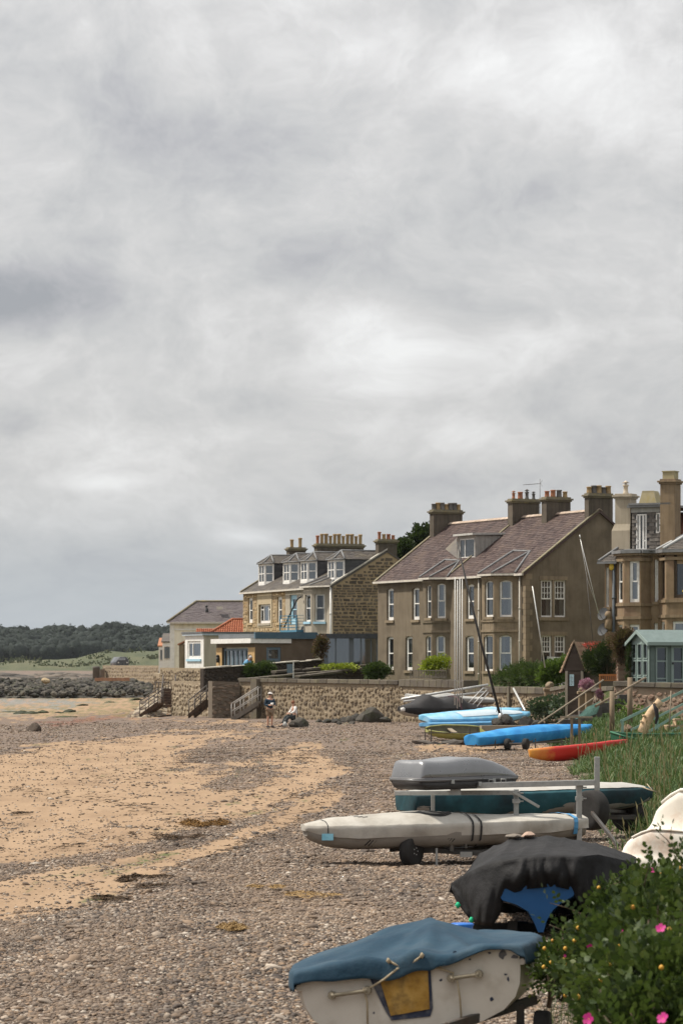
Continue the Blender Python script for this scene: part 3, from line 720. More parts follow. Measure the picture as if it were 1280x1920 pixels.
pot_b = mk('red_pot', [(.30, .12, .065), (.38, .17, .09)], rough=.75, rand='object', scale=4, dirt=(.1, .07, .05), dscale=5, damt=.5)
pot_c = mk('grey_pot', [(.10, .095, .09), (.16, .15, .14)], rough=.8, rand='object', scale=4)
stack_m = mk('stack_harl', [(.085, .07, .055), (.125, .104, .08)], rough=.95, scale=1.5, bump=.5, bscale=50, streak=.6)
cap_m = mk('stack_cap', [(.12, .105, .075), (.20, .175, .12)], scale=3, dirt=(.30, .24, .08), dscale=4, damt=.5)
pipe_w = mk('pale_pipe', [(.42, .39, .34), (.52, .49, .43)], rough=.6, scale=6, streak=.3); pipe_d = mk('dark_pipe', [(.03, .032, .036), (.05, .052, .056)], rough=.5, scale=5)
fascia_w = mk('cream_fascia', [(.52, .48, .42), (.62, .58, .52)], rough=.6, scale=5, streak=.3)
class HB:
 """a building frame: x along the front, y into the building, z up"""
 def __init__(s,p0,D0,p1=None,D1=None,zb=2.5,u=None):
  s.O = Vector((PX(p0,D0),D0,zb))
  if u is None:
   q = Vector((PX(p1,D1),D1,zb)) - s.O; s.L = q.length; u = q.normalized()
  s.u = Vector((u[0],u[1],0)).normalized(); s.v = Vector((-s.u.y,s.u.x,0)); s.zb = zb
  s.rz = math.atan2(s.u.y,s.u.x)
 def hit(s,px,py,pt,nrm):
  """where the line of sight to a spot of the photograph meets a plane of the building (local)"""
  c = Vector((0,0,CAMZ)); d = Vector(((px - 640) / F,1,(HOR - py) / F))
  w = lambda q: Vector(((q - s.O).dot(s.u),(q - s.O).dot(s.v),q.z - s.zb))
  c2 = w(c); d2 = Vector((d.dot(s.u),d.dot(s.v),d.z)); pt,nrm = Vector(pt),Vector(nrm)
  return c2 + d2 * ((pt - c2).dot(nrm) / d2.dot(nrm))
 def fac(s,px,py,y=0.0):
  q = s.hit(px,py,(0,y,0),(0,1,0)); return q.x,q.z
 def gab(s,px,py,x):
  q = s.hit(px,py,(x,0,0),(1,0,0)); return q.y,q.z
 def empty(s,name,label,cat,group=None): return thing(name,label,cat,s.O,s.rz,group)
class Pan:
 """a vertical wall panel: a runs along it, b is the height, d the depth inward"""
 def __init__(s,x0,y0,x1,y1):
  s.o = Vector((x0,y0,0)); e = Vector((x1 - x0,y1 - y0,0)); s.w = e.length; s.r = e.normalized(); s.n = Vector((s.r.y,-s.r.x,0))
 def p(s,a,b,d=0.0): return s.o + s.r * a + UP * b - s.n * d
 def box(s,mb,a0,a1,b0,b1,d0,d1,mi=0): mb.fbox(s.p(a0,b0,d0),s.r * (a1 - a0),-s.n * (d1 - d0),UP * (b1 - b0),mi)
 def pix(s,hb,px,py,d=0.0):
  q = hb.hit(px,py,s.p(0,0,d),s.n); return (q - s.o).dot(s.r),q.z
 def rect(s,hb,px0,px1,py0,py1,d=0.0):
  a0,t0 = s.pix(hb,px0,(py0 + py1) / 2,d); a1,t1 = s.pix(hb,px1,(py0 + py1) / 2,d)
  am = (px0 + px1) / 2
  return (min(a0,a1),max(a0,a1),s.pix(hb,am,py1,d)[1],s.pix(hb,am,py0,d)[1])
 def wall(s,mb,z0,z1,ops=(),reveal=.2,mi=0,mj=None,a0=0.0,a1=None):
  a1 = s.w if a1 is None else a1; mj = mi if mj is None else mj
  A = sorted(set([a0,a1] + [o[0] for o in ops] + [o[1] for o in ops])); B = sorted(set([z0,z1] + [o[2] for o in ops] + [o[3] for o in ops]))
  A = [a for a in A if a0 <= a <= a1]; B = [b for b in B if z0 <= b <= z1]
  for i in range(len(A) - 1):
   for j in range(len(B) - 1):
    ca,cb = (A[i] + A[i + 1]) / 2,(B[j] + B[j + 1]) / 2
    if any(o[0] < ca < o[1] and o[2] < cb < o[3] for o in ops): continue
    mb.quad(s.p(A[i],B[j]),s.p(A[i + 1],B[j]),s.p(A[i + 1],B[j + 1]),s.p(A[i],B[j + 1]),mi)
  for (x0,x1,y0,y1) in ops:
   for (q0,q1) in (((x0,y0),(x1,y0)),((x1,y0),(x1,y1)),((x1,y1),(x0,y1)),((x0,y1),(x0,y0))):
    mb.quad(s.p(*q0),s.p(*q0,reveal),s.p(*q1,reveal),s.p(*q1),mj)
def window(par, pn, rc, style='sash', rec=.11, fw=.085, frame=None, glass=None, sill=None, curtain=0, arch=0.0, blind=None, wallm=None, label=None, name='window'):
 """one window: frame (part) with pane, sill and the dark room behind as sub-parts"""
 a0,a1,b0,b1 = rc; frame = frame or white_paint; glass = glass or GLASS
 f = MB(); w,h = a1 - a0,b1 - b0
 def bar(x0,x1,y0,y1,d0=rec,d1=rec + .07): pn.box(f,x0,x1,y0,y1,d0,d1)
 bar(a0,a0 + fw,b0,b1); bar(a1 - fw,a1,b0,b1)
 bar(a0 + fw,a1 - fw,b1 - fw,b1); bar(a0 + fw,a1 - fw,b0,b0 + fw * 1.3)
 i0,i1 = a0 + fw,a1 - fw; mid = (b0 + b1) / 2
 if style in ('sash', 'lites', 'sash2'):
  bar(i0,i1,mid - .035,mid + .035,rec - .02,rec + .06)
  bar(i0,i0 + .04,mid + .035,b1 - fw,rec - .015,rec + .05); bar(i1 - .04,i1,mid + .035,b1 - fw,rec - .015,rec + .05)
  if style == 'lites':
   for k in (1,2): bar(i0 + (i1 - i0) * k / 3 - .018,i0 + (i1 - i0) * k / 3 + .018,mid + .035,b1 - fw,rec + .005,rec + .045)
   for k in (1,2): bar(i0 + .04,i1 - .04,mid + (b1 - fw - mid) * k / 3 - .016,mid + (b1 - fw - mid) * k / 3 + .016,rec + .003,rec + .043)
  if style == 'sash2': bar((i0 + i1) / 2 - .02, (i0 + i1) / 2 + .02, b0 + fw, b1 - fw, rec - .005, rec + .055)
 elif style == 'pair':
  bar((i0 + i1) / 2 - .07,(i0 + i1) / 2 + .07,b0 + fw,b1 - fw)
 elif style == 'triple':
  for k in (.27,.73): bar(i0 + (i1 - i0) * k - .05,i0 + (i1 - i0) * k + .05,b0 + fw,b1 - fw)
  for q0,q1 in ((0,.27),(.73,1)): bar(i0 + (i1 - i0) * q0 + .05,i0 + (i1 - i0) * q1 - .05,b0 + h * .70,b0 + h * .70 + .06)
 elif style == 'mull':
  bar(i0 + (i1 - i0) * .32 - .05,i0 + (i1 - i0) * .32 + .05,b0 + fw,b1 - fw)
 wn = f.build(name,frame,par,label)
 g = MB(); g.quad(pn.p(i0 - .02,b0 + .02,rec + .035),pn.p(i1 + .02,b0 + .02,rec + .035),pn.p(i1 + .02,b1 - .02,rec + .035),pn.p(i0 - .02,b1 - .02,rec + .035))
 g.build('pane', glass, wn)
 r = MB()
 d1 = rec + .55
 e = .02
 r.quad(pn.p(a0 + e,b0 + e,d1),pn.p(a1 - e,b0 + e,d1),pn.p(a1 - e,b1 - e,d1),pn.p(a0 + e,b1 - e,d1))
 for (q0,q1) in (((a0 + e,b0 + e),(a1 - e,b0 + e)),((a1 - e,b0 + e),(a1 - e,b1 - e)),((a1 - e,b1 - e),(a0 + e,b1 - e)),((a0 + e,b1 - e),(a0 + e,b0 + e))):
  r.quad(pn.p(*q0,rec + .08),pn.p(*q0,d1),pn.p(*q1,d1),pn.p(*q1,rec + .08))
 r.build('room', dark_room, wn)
 if curtain:
  c = MB(); cw = w * .30
  for side in ((1,2) if curtain == 3 else (curtain,)):
   n = 8; x0 = a0 + fw if side == 1 else a1 - fw - cw
   for k in range(n):
    xa,xb = x0 + cw * k / n,x0 + cw * (k + 1) / n
    da,db = rec + .16 + .03 * (k % 2),rec + .16 + .03 * ((k + 1) % 2)
    c.quad(pn.p(xa,b0 + .06,da),pn.p(xb,b0 + .06,db),pn.p(xb,b1 - .05,db),pn.p(xa,b1 - .05,da))
  c.build('curtain', cloth, wn)
 if blind:
  c = MB(); c.quad(pn.p(i0, b0 + h * (1 - blind), rec + .13), pn.p(i1, b0 + h * (1 - blind), rec + .13), pn.p(i1, b1 - .03, rec + .13), pn.p(i0, b1 - .03, rec + .13)); c.build('blind', cloth, wn)
 if sill is not None:
  q = MB(); pn.box(q, a0 - .10, a1 + .10, b0 - .16, b0 - .003, -.09, rec - .01); q.build('sill', sill, wn)
 if arch and wallm is not None:      # segmental stone head: two spandrels close the upper corners
  q = MB(); n = 5
  for sx in (0,1):
   pts = [(0,0)] + [(w / 2 * k / n,0) for k in range(1,n + 1)]
   crv = [(w / 2 * (1 - k / n),-arch * ((1 - k / n) ** 2)) for k in range(0,n + 1)]
   # polygon: corner, centre of head, then down along the arc to the jamb
   poly = [(0,0),(w / 2,0)] + [(w / 2 * (1 - k / n),-arch * (k / n) ** 2) for k in range(1,n + 1)]
   P3 = [pn.p(a0 + x if sx == 0 else a1 - x,b1 + y,.012) for x,y in poly]
   q.prism(P3,-pn.n * (rec + .02))
  q.build('arched_head', wallm, wn)
 return wn
def blocks(mb,pn,a0,a1,z0,z1,cw,ch,proud=.03,ops=(),top=None,gap=.025,mi=0,jit=.3,seed=1,base=None):
 """real stones laid in rough courses on a wall panel"""
 rr = random.Random(seed); z = z0; row = 0
 while z < z1 - .05:
  h = ch * rr.uniform(.7,1.35); a = a0 - rr.uniform(0,cw)
  while a < a1:
   w = cw * rr.uniform(.55,1.6); x0,x1 = max(a + gap * .5,a0),min(a + w - gap * .5,a1)
   zz0,zz1 = z + gap * .5,min(z + h - gap * .5,z1)
   ca,cb = (x0 + x1) / 2,(zz0 + zz1) / 2
   ok = x1 - x0 > .06 and zz1 - zz0 > .04 and not any(o[0] - .02 < x1 and o[1] + .02 > x0 and o[2] - .02 < zz1 and o[3] + .02 > zz0 for o in ops)
   if ok and top is not None and zz1 > min(top(x0),top(x1)): ok = False
   if ok and base is not None and zz1 < base(ca): ok = False
   if ok:
    p = proud * rr.uniform(.4,1.5); j = min(x1 - x0,zz1 - zz0) * jit
    J = lambda: rr.uniform(0,j)
    c4 = [(x0 + J(),zz0 + J()),(x1 - J(),zz0 + J()),(x1 - J(),zz1 - J()),(x0 + J(),zz1 - J())]
    k = .88
    inn = [(ca + (x - ca) * k,cb + (y - cb) * k) for x,y in c4]
    vs = [pn.p(x,y,.01) for x,y in c4] + [pn.p(x,y,-p) for x,y in inn]
    mb.add(vs,[(4,5,6,7),(0,1,5,4),(1,2,6,5),(2,3,7,6),(3,0,4,7)],mi)
   a += w
  z += h; row += 1
 return mb
def inpoly(x,y,poly):
 c = False; n = len(poly)
 for i in range(n):
  a,b = poly[i],poly[(i + 1) % n]
  if (a[1] > y) != (b[1] > y) and x < (b[0] - a[0]) * (y - a[1]) / (b[1] - a[1]) + a[0]: c = not c
 return c
def slates(mb,pts,holes=(),ex=.19,w=.27,mi=0,lift=.02,seed=3):
 """a roof plane covered with single slates; pts is a planar polygon (eaves edge first), holes are polygons"""
 rr = random.Random(seed)
 pts = [Vector(p) for p in pts]; r = (pts[1] - pts[0]).normalized(); nn = Vector((0,0,0))
 for i in range(len(pts)): nn += (pts[i] - pts[0]).cross(pts[(i + 1) % len(pts)] - pts[0])
 nn.normalize()
 if nn.z < 0: nn = -nn
 s = nn.cross(r)
 if s.z < 0: s = -s
 o = pts[0]; q = [((p - o).dot(r),(p - o).dot(s)) for p in pts]
 hq = [[((Vector(p) - o).dot(r),(Vector(p) - o).dot(s)) for p in h] for h in holes]
 a0,a1 = min(x for x,_ in q),max(x for x,_ in q); b0,b1 = min(y for _,y in q),max(y for _,y in q)
 b = b0; row = 0
 mb.add([p - nn * .012 for p in pts],[tuple(range(len(pts)))] if not holes else [tuple(range(len(pts)))],mi)
 while b < b1:
  a = a0 - (w / 2 if row % 2 else 0)
  while a < a1:
   ww = w * rr.uniform(.93,1.0); ca,cb = a + w / 2,b + ex / 2
   if inpoly(ca,cb,q) and not any(inpoly(ca,cb,h) for h in hq):
    l = lift * rr.uniform(.7,1.5)
    x0,x1 = max(a,a0),min(a + ww,a1); y1 = min(b + ex * 1.12,b1)
    lo = [o + r * x0 + s * (b + rr.uniform(-.01,.01)) + nn * l,o + r * x1 + s * (b + rr.uniform(-.01,.01)) + nn * l]
    hi = [o + r * x1 + s * y1 + nn * .004,o + r * x0 + s * y1 + nn * .004]
    b_ = [p - nn * l for p in lo]
    mb.add(lo + hi + b_,[(0,1,2,3),(4,5,1,0)] if r.cross(s).dot(nn) > 0 else [(3,2,1,0),(0,1,5,4)],mi)
   a += w
  b += ex; row += 1
 return mb
POT = {}
def pot_mesh(kind,mat):
 key = (kind,mat.name)
 if key not in POT:
  g = MB()
  if kind == 'tall': g.lathe([(.13, 0), (.16, .02), (.15, .1), (.15, .14), (.15, .58), (.17, .62), (.19, .67), (.19, .73), (.14, .75), (.13, .68)], n=10)
  elif kind == 'louvre':
   pr = [(.14,0),(.16,.04),(.12,.1)]
   for k in range(5): pr += [(.15,.14 + k * .1),(.11,.2 + k * .1)]
   g.lathe(pr + [(.13,.68),(.12,.72)],n=10)
  elif kind == 'cowl': g.lathe([(.12, 0), (.14, .03), (.11, .1), (.10, .34), (.14, .36), (.14, .42), (.05, .44), (.05, .48), (.17, .5), (.02, .6)], n=10)
  else: g.lathe([(.17,0),(.19,.03),(.17,.08),(.155,.34),(.18,.36),(.19,.42),(.15,.43),(.13,.36)],n=10)
  POT[key] = g.mesh('chimney_pot', mat)
 return POT[key]
def chimney(par, x0, x1, y0, y1, z0, z1, pots=(), mat=None, cap=None, capmat=None, along='y', label=None, pot_s=1.0):
 """stack with a moulded head; pots are sub-parts"""
 g = MB(); g.box(x0,x1,y0,y1,z0,z1 - .24)
 e = .06; g.box(x0 - e,x1 + e,y0 - e,y1 + e,z1 - .238,z1 - .15,1); e = .13; g.box(x0 - e,x1 + e,y0 - e,y1 + e,z1 - .148,z1 - .05,1); e = .02; g.box(x0 - e,x1 + e,y0 - e,y1 + e,z1 - .048,z1 + .04,1)
 o = g.build('chimney', [mat or stack_m, capmat or cap_m], par, label, bevel=.012)
 for k,(kind,pm) in enumerate(pots):
  t = (k + .5) / len(pots)
  x, y = ((x0 + x1) / 2, y0 + (y1 - y0) * t) if along == 'y' else (x0 + (x1 - x0) * t, (y0 + y1) / 2)
  sc_ = pot_s * (1 + .08 * ((k * 7) % 3 - 1))
  mobj('chimney_pot', pot_mesh(kind, pm), o, (x, y, z1 + .035), (0, 0, k), (sc_ * (.95 if len(pots) > 6 else 1), sc_ * (.95 if len(pots) > 6 else 1), sc_ * (1 + .06 * ((k * 5) % 3))))
 return o
def pipe(par, pts, r=.05, mat=None, name='drainpipe'):
 g = MB(); g.tube(pts,r,8)
 for p in pts[:1] + pts[-1:]: pass
 z0,z1 = pts[0][2],pts[-1][2]; n = max(2,int(abs(z1 - z0) / 1.8))
 for k in range(1,n):
  t = k / n; q = Vector(pts[0]).lerp(Vector(pts[-1]),t); g.lathe([(r * 1.35,-.05),(r * 1.35,.05)],q.x,q.y,q.z,8)
 return g.build(name,mat or pipe_w,par)
def bay_roof(par,foot,apex0,apex1,z,ov=.16,mat=None,hipm=None):
 """slated bay roof: foot = eaves points left to right, rising to two points on the main roof"""
 q = [Vector((x,y,z)) for x,y in foot]
 s = MB()
 faces = [[q[0],q[1],apex0],[q[1],q[2],apex1,apex0],[q[2],q[3],apex1]]
 for k,f in enumerate(faces): slates(s,f,ex=.17,w=.24,seed=k + 20)
 o = s.build('bay_roof', mat or slate_p, par)
 h = MB()
 for a,b in ((q[0],apex0),(q[1],apex0),(q[2],apex1),(q[3],apex1),(apex0,apex1)):
  h.tube([Vector(a) + UP * .03,Vector(b) + UP * .03],.07,6)
 h.build('lead_hip', hipm or lead, o)
 gt = MB()
 for a,b in ((q[0],q[1]),(q[1],q[2]),(q[2],q[3])):
  d = (b - a); n_ = Vector((d.y,-d.x,0)).normalized()
  gt.fbox(a - UP * .13 - d * .01,d * 1.02,n_ * .08,UP * .11)
 gt.build('gutter', fascia_w, o)
 return o
# ------------------------------------------------------------------ the large brown house
H = HB(708,187,985,170,zb=2.55)
L,EV,YR = H.L,8.47 - 2.55,4.82
RG = 12.04 - 2.55
DEP = 2 * YR
big = H.empty('house', 'large brown harled two-storey house with purple slate roof and two canted bays', 'house')
front = Pan(0,0,L,0); rgab = Pan(L,0,L,DEP); lgab = Pan(0,DEP,0,0); backw = Pan(L,DEP,0,DEP)
zz = lambda py,px,y=0: H.fac(px,py,y)[1]
# bays
def bay_foot(pb,pc,p):
 xb,xc = H.fac(pb,1200,-p)[0],H.fac(pc,1200,-p)[0]
 return xb - p,xb,xc,xc + p,p
B1 = bay_foot(792.5,809.4,.8); B2 = bay_foot(903,925.6,1.0)
def ZR(y0,y1,px,y): return (H.fac(px,y1,y)[1],H.fac(px,y0,y)[1])
ops = []
wins = []
for (p0,p1,y0,y1) in [(724.5,737.5,1103,1163),(772,785.5,1101.5,1162),(873.5,888,1095,1160),(724.5,737,1194,1256),(759.5,772.5,1193,1257),(872,887.5,1192,1258)]:
 rc = front.rect(H,p0,p1,y0,y1); wins.append(rc)
 ops.append(rc)
w = MB()
cut = [(b[0],b[3],.0,EV) for b in (B1,B2)]
front.wall(w,-2.0,EV,ops + [(c[0],c[1],-1.9,EV - .001) for c in cut],reveal=.2)
gw = []
for (p0,p1,y0,y1) in [(1013.5,1034.8,1088,1157),(1038.5,1060,1088,1157),(1014,1033.5,1192,1252),(1038.5,1059.5,1192,1252)]:
 gw.append(rgab.rect(H,p0,p1,y0,y1))
rgab.wall(w,-2.0,EV,gw,reveal=.16)
w.poly([(L,0,EV),(L,DEP,EV),(L,YR,RG)]); lgab.wall(w,-2.0,EV); w.poly([(0,DEP,EV),(0,0,EV),(0,YR,RG)]); backw.wall(w,-2.0,EV)
w.build('wall', harl, big)
q = MB()   # dressed quoins at the corner and a base course
for k in range(int((EV + 2) / .34)):
 z0 = -2 + k * .34; l = .42 if k % 2 else .26
 q.box(L - l,L + .012,-.012,.0 + (.26 if k % 2 else .42),z0 + .01,min(z0 + .33,EV - .02))
q.build('quoin_stones', dressed, big, kind='stuff')
for i, rc in enumerate(wins): window(big, front, rc, 'sash', rec=.12, fw=.15, sill=dressed, arch=.10, wallm=dressed if i in (2, 5) else harl, curtain=[0, 1, 2, 0, 3, 0][i])
for i, rc in enumerate(gw): window(big, rgab, rc, 'lites', rec=.09, fw=.07, curtain=[2, 2, 0, 1][i])
for r0,r1,z in ((gw[0],gw[1],0),(gw[2],gw[3],1)):
 s_ = MB(); rgab.box(s_, r0[0] - .14, r1[1] + .14, r0[2] - .2, r0[2] - .003, -.07, .08); rgab.box(s_, r0[0] - .12, r1[1] + .12, r0[3] + .003, r0[3] + .24, -.03, .1); rgab.box(s_, r0[1] + .003, r1[0] - .003, r0[2], r0[3], -.015, .1); s_.build('window_surround', dressed, big)
for bi,(xa,xb,xc,xd,p) in enumerate((B1,B2)):
 fr,ck,lk = Pan(xb,-p,xc,-p),Pan(xc,-p,xd,0),Pan(xa,0,xb,-p)
 if bi == 0:
  fo = [fr.rect(H,798.5,808.2,1096.5,1158.5),fr.rect(H,797.5,807.5,1192,1251)]
  co_ = [ck.rect(H,818.5,835,1094,1159),ck.rect(H,816.5,834,1191.5,1254)]
 else:
  fo = [fr.rect(H,908,925,1089,1156.5),fr.rect(H,906,923,1191,1258)]
  co_ = [ck.rect(H,935.5,959.5,1088,1156.5),ck.rect(H,934.5,958.5,1191,1258)]
 fo = [(max(a0,.12),min(a1,fr.w - .12),b0,b1) for a0,a1,b0,b1 in fo]; co_ = [(max(a0,.1),min(a1,ck.w - .1),b0,b1) for a0,a1,b0,b1 in co_]
 lo_ = [(ck.w - r[1],ck.w - r[0],r[2],r[3]) for r in co_]
 b = MB(); fr.wall(b,-2,EV - .02,fo); ck.wall(b,-2,EV - .02,co_); lk.wall(b,-2,EV - .02,lo_)
 for z in (fo[0][2] - .30, fo[1][3] + .18, fo[0][3] + .12):      # string courses
  for pn in (fr,ck,lk): pn.box(b,-.02,pn.w + .02,z,z + .13,-.06,-.002)
 bo = b.build('bay', dressed if bi == 1 else harl, big)
 for k,(pn,rs) in enumerate(((fr,fo),(ck,co_),(lk,lo_))):
  for j, r in enumerate(rs): window(big, pn, r, 'sash', rec=.10, fw=.085, sill=dressed, arch=.12, wallm=dressed, curtain=[3, 2, 0][k] if j == 0 else [3, 0 if bi == 0 else 1, 0][k], glass=GLASSB if k == 1 else GLASS)
# main roof
SL = Vector((0,YR + .22,RG - EV + .16)).normalized()
e0,e1 = Vector((-.12,-.22,EV - .12)),Vector((L + .12,-.22,EV - .12))
r0,r1 = Vector((-.12,YR,RG + .04)),Vector((L + .12,YR,RG + .04))
nr_ = (e1 - e0).cross(r0 - e0).normalized()
onroof = lambda px,py: H.hit(px,py,e0,nr_)
rf = MB(); rf.prism([e0,e1,r1,r0],-nr_ * .12 if nr_.z > 0 else nr_ * .12)
f0,f1 = Vector((-.12,DEP + .22,EV - .12)),Vector((L + .12,DEP + .22,EV - .12))
n2 = (r1 - r0).cross(f0 - r0).normalized(); rf.prism([r0,r1,f1,f0],n2 * .12 if n2.z < 0 else -n2 * .12)
roof = rf.build('roof', slate_p, big)
s_ = MB(); slates(s_, [e0, e1, r1, r0], ex=.20, w=.30, seed=4); s_.build('roof_slate', slate_p, roof, kind='stuff')
rd = MB(); n = 36
for k in range(n):
 a,b = r0.lerp(r1,k / n),r0.lerp(r1,(k + .93) / n)
 for sgn in (-1,1): rd.fbox(a + UP * .075,(b - a),Vector((0,sgn * .17,-.12)),UP * .03)
rd.build('ridge_tiles', ridge_m, roof, kind='stuff')
for xg in (0,L):
 k = MB(); d = (r0 - e0); k.fbox(Vector((xg - .14, e0.y, e0.z + .03)), Vector((.26, 0, 0)), Vector((0, d.y, d.z)), UP * .07); k.build('skew', cap_m, roof)
pr = MB()   # raised party skew between the two dwellings
pa = onroof(980,965); pb = onroof(902,1076)
pr.fbox(Vector((pa.x - .1, e0.y + .25, e0.z + .25 * (d.z / d.y) + .03)), Vector((.18, 0, 0)), Vector((0, d.y - .3, (d.y - .3) * d.z / d.y)), UP * .07); pr.build('party_skew', cap_m, roof)
gt = MB(); segs = [(-.1,B1[0]),(B1[3],B2[0]),(B2[3],L + .1)]
for a,b in segs: gt.fbox((a,-.33,EV - .22),(b - a,0,0),(0,.11,0),(0,0,.12))
gt.build('gutter', fascia_w, big)
for (xa,xb,xc,xd,p),(ax0,ay0,ax1,ay1) in ((B1,(834,1050.5,861,1052)),(B2,(962,1033.5,993,1034.5))):
 A0,A1 = onroof(ax0,ay0),onroof(ax1,ay1); o_ = .2
 bay_roof(roof,[(xa - .1,-.24),(xb - .08,-p - .2),(xc + .08,-p - .2),(xd + .1,-.24)],A0,A1,EV - .06)
# box dormer
q = onroof(873,1050); ql = onroof(858.5,1049); qr = onroof(889.5,1049)
yd = q.y + .15; x0,x1 = H.fac(857.5,1027,yd)[0],H.fac(890,1027,yd)[0]; zt = H.fac(873,1004.5,yd)[1]; zb_ = H.fac(873,1050,yd)[1]
yb = yd + (zt - zb_) * (d.y / d.z)
dm = MB(); dp = Pan(x0,yd,x1,yd); wr = (.12,dp.w - .12,zb_ + .1,zt - .16)
dp.wall(dm,zb_ - .1,zt,[wr],reveal=.1)
for xx_,sg in ((x1,1),(x0,-1)):
 pts = [(xx_,yd,zb_ - .1),(xx_,yb,zt),(xx_,yd,zt)]
 dm.poly(pts if sg > 0 else pts[::-1])
weather = mk('weathered_board', [(.26, .25, .23), (.36, .345, .32), (.31, .285, .25)], scale=2, streak=.3, bump=.4, bscale=15)
do = dm.build('dormer', weather, roof)
bd = MB()
for k in range(9):      # upright cladding boards on the cheek
 ya = yd + (yb - yd) * k / 9; yc = yd + (yb - yd) * (k + .9) / 9; za = zb_ + (ya - yd) * d.z / d.y
 bd.add([(x1 + .025,ya,za),(x1 + .025,yc,za + (yc - ya) * d.z / d.y),(x1 + .025,yc,zt - .02),(x1 + .025,ya,zt - .02)],[(0,1,2,3)])
bd.build('cladding_boards', weather, do, kind='stuff')
rr_ = MB(); rr_.fbox((x0 - .15, yd - .25, zt), (x1 - x0 + .3, 0, 0), (0, yb - yd + .4, .06), (0, 0, .12)); rr_.build('flat_roof', mk('dormer_edge', [(.40, .39, .37), (.5, .49, .46)], scale=3, streak=.4), do)
# dormer window: frame bars and pane as sub-parts of the dormer
fw_ = MB()
for a0,a1,b0,b1 in ((wr[0],wr[0] + .08,wr[2],wr[3]),(wr[1] - .08,wr[1],wr[2],wr[3]),(wr[0] + .08,wr[1] - .08,wr[3] - .08,wr[3]),(wr[0] + .08,wr[1] - .08,wr[2],wr[2] + .09),(dp.w * .36,dp.w * .36 + .06,wr[2] + .09,wr[3] - .08)): dp.box(fw_,a0,a1,b0,b1,.05,.11)
fw_.build('dormer_window_frame', white_paint, do)
gp = MB(); gp.quad(dp.p(wr[0], wr[2], .08), dp.p(wr[1], wr[2], .08), dp.p(wr[1], wr[3], .08), dp.p(wr[0], wr[3], .08)); gp.quad(dp.p(wr[0], wr[2], .5), dp.p(wr[1], wr[2], .5), dp.p(wr[1], wr[3], .5), dp.p(wr[0], wr[3], .5), 1); gp.build('dormer_pane', [GLASS, dark_room], do)
sb = onroof(833, 1030); tri = MB()     # pale lead flashing left of the dormer
tri.add([ql + UP * .05 + Vector((-.1, 0, 0)), onroof(834, 1031) + UP * .05, onroof(856, 1011) + UP * .08], [(0, 1, 2)]); tri.add([Vector((x0 - .02, yd, zb_)), Vector((x0 - .02, yb, zt)), Vector((x0 - .02, yd, zt))], [(2, 1, 0)]); tri.build('dormer_flashing', slate_g, do)
# chimneys
ya0,ya1 = H.gab(812.5,960,.55)[0],H.gab(866.5,960,.55)[0]
zc = lambda px,py,x: H.gab(px,py,x)[1]
T, SQ = ('tall', pot_a), ('squat', pot_a)
chimney(big, .0, .55, ya0, ya1, EV + 2, zc(840, 957, .55), [('squat', pot_c), ('squat', pot_a), ('squat', pot_c), ('squat', pot_a), ('squat', pot_c), ('squat', pot_c), ('squat', pot_a)], pot_s=.95)
for pe, p1_, py, pots in ((960.5, 1010.5, 936.5, [('cowl', pot_b), ('squat', pot_b), ('cowl', pot_c), ('cowl', pot_c)]), (1024, 1069, 933, [('squat', pot_b), ('squat', pot_b), ('squat', pot_c), ('squat', pot_a)])):
 y0 = YR - .75; xr = H.fac(pe,950,y0)[0]; y1 = H.gab(p1_,950,xr)[0]
 chimney(big,xr - .62,xr,y0,y1,RG - 1.4,zc((pe + p1_) / 2,py,xr),pots,pot_s=.9)
yd0,yd1 = H.gab(1103.5,960,L + .02)[0],H.gab(1148.5,960,L + .02)[0]
chimney(big, L - .5, L - .004, yd0, yd1, EV + 1.2, zc(1125, 926, L), [('squat', pot_a), ('squat', pot_c), ('squat', pot_a), ('squat', pot_c), ('squat', pot_a)], pot_s=.95)
# drainpipes and aerial
x = H.fac(897.5,1200,-.1)[0]; pipe(big,[(x,-.12,EV - .2),(x,-.12,-1.8)])
x = H.fac(974,1200,-.1)[0]; pipe(big,[(x,-.12,EV - .2),(x,-.12,-1.8)])
x = H.fac(858,1200,-.1)[0]; pipe(big,[(x,-.12,EV - .2),(x,-.12,-1.8)],r=.04,mat=pipe_d)
aer = MB(); q = H.hit(1011.5,960,(0,YR,0),(0,1,0)); qt = H.hit(1011.5,898,(0,YR,0),(0,1,0)); qx = q.x
aer.tube([(qx,YR,RG - .2),(qx,YR,qt.z)],.022,6)
zb2 = H.hit(1000,908,(0,YR,0),(0,1,0)).z
aer.tube([(qx,YR,zb2),(qx - 1.5,YR - .3,zb2)],.016,5)
for k in range(9):
 xx = qx - .1 - .16 * k; aer.tube([(xx,YR - .03 * k - .14,zb2),(xx,YR - .03 * k + .14,zb2)],.009,4)
for sg in (-1,1): aer.tube([(qx + .05,YR,zb2),(qx + .28,YR,zb2 + sg * .18)],.012,4)
ao = aer.build('aerial', mk('aerial_metal', [(.10, .10, .105), (.2, .2, .205)], rough=.5, metal=.6, scale=4), big)
# white porch by the gable
po = MB(); y0,z0 = H.gab(1041,1240,L + .9); y1 = H.gab(1062,1240,L + .9)[0]; zt = H.gab(1045,1236,L + .9)[1]
po.box(L, L + .85, y0 + .1, y1, -1, zt); po.fbox((L, y0 - .05, zt), (1.0, 0, -.06), (0, y1 - y0 + .2, -.05), (0, 0, .16)); po.build('porch', white_paint, big)
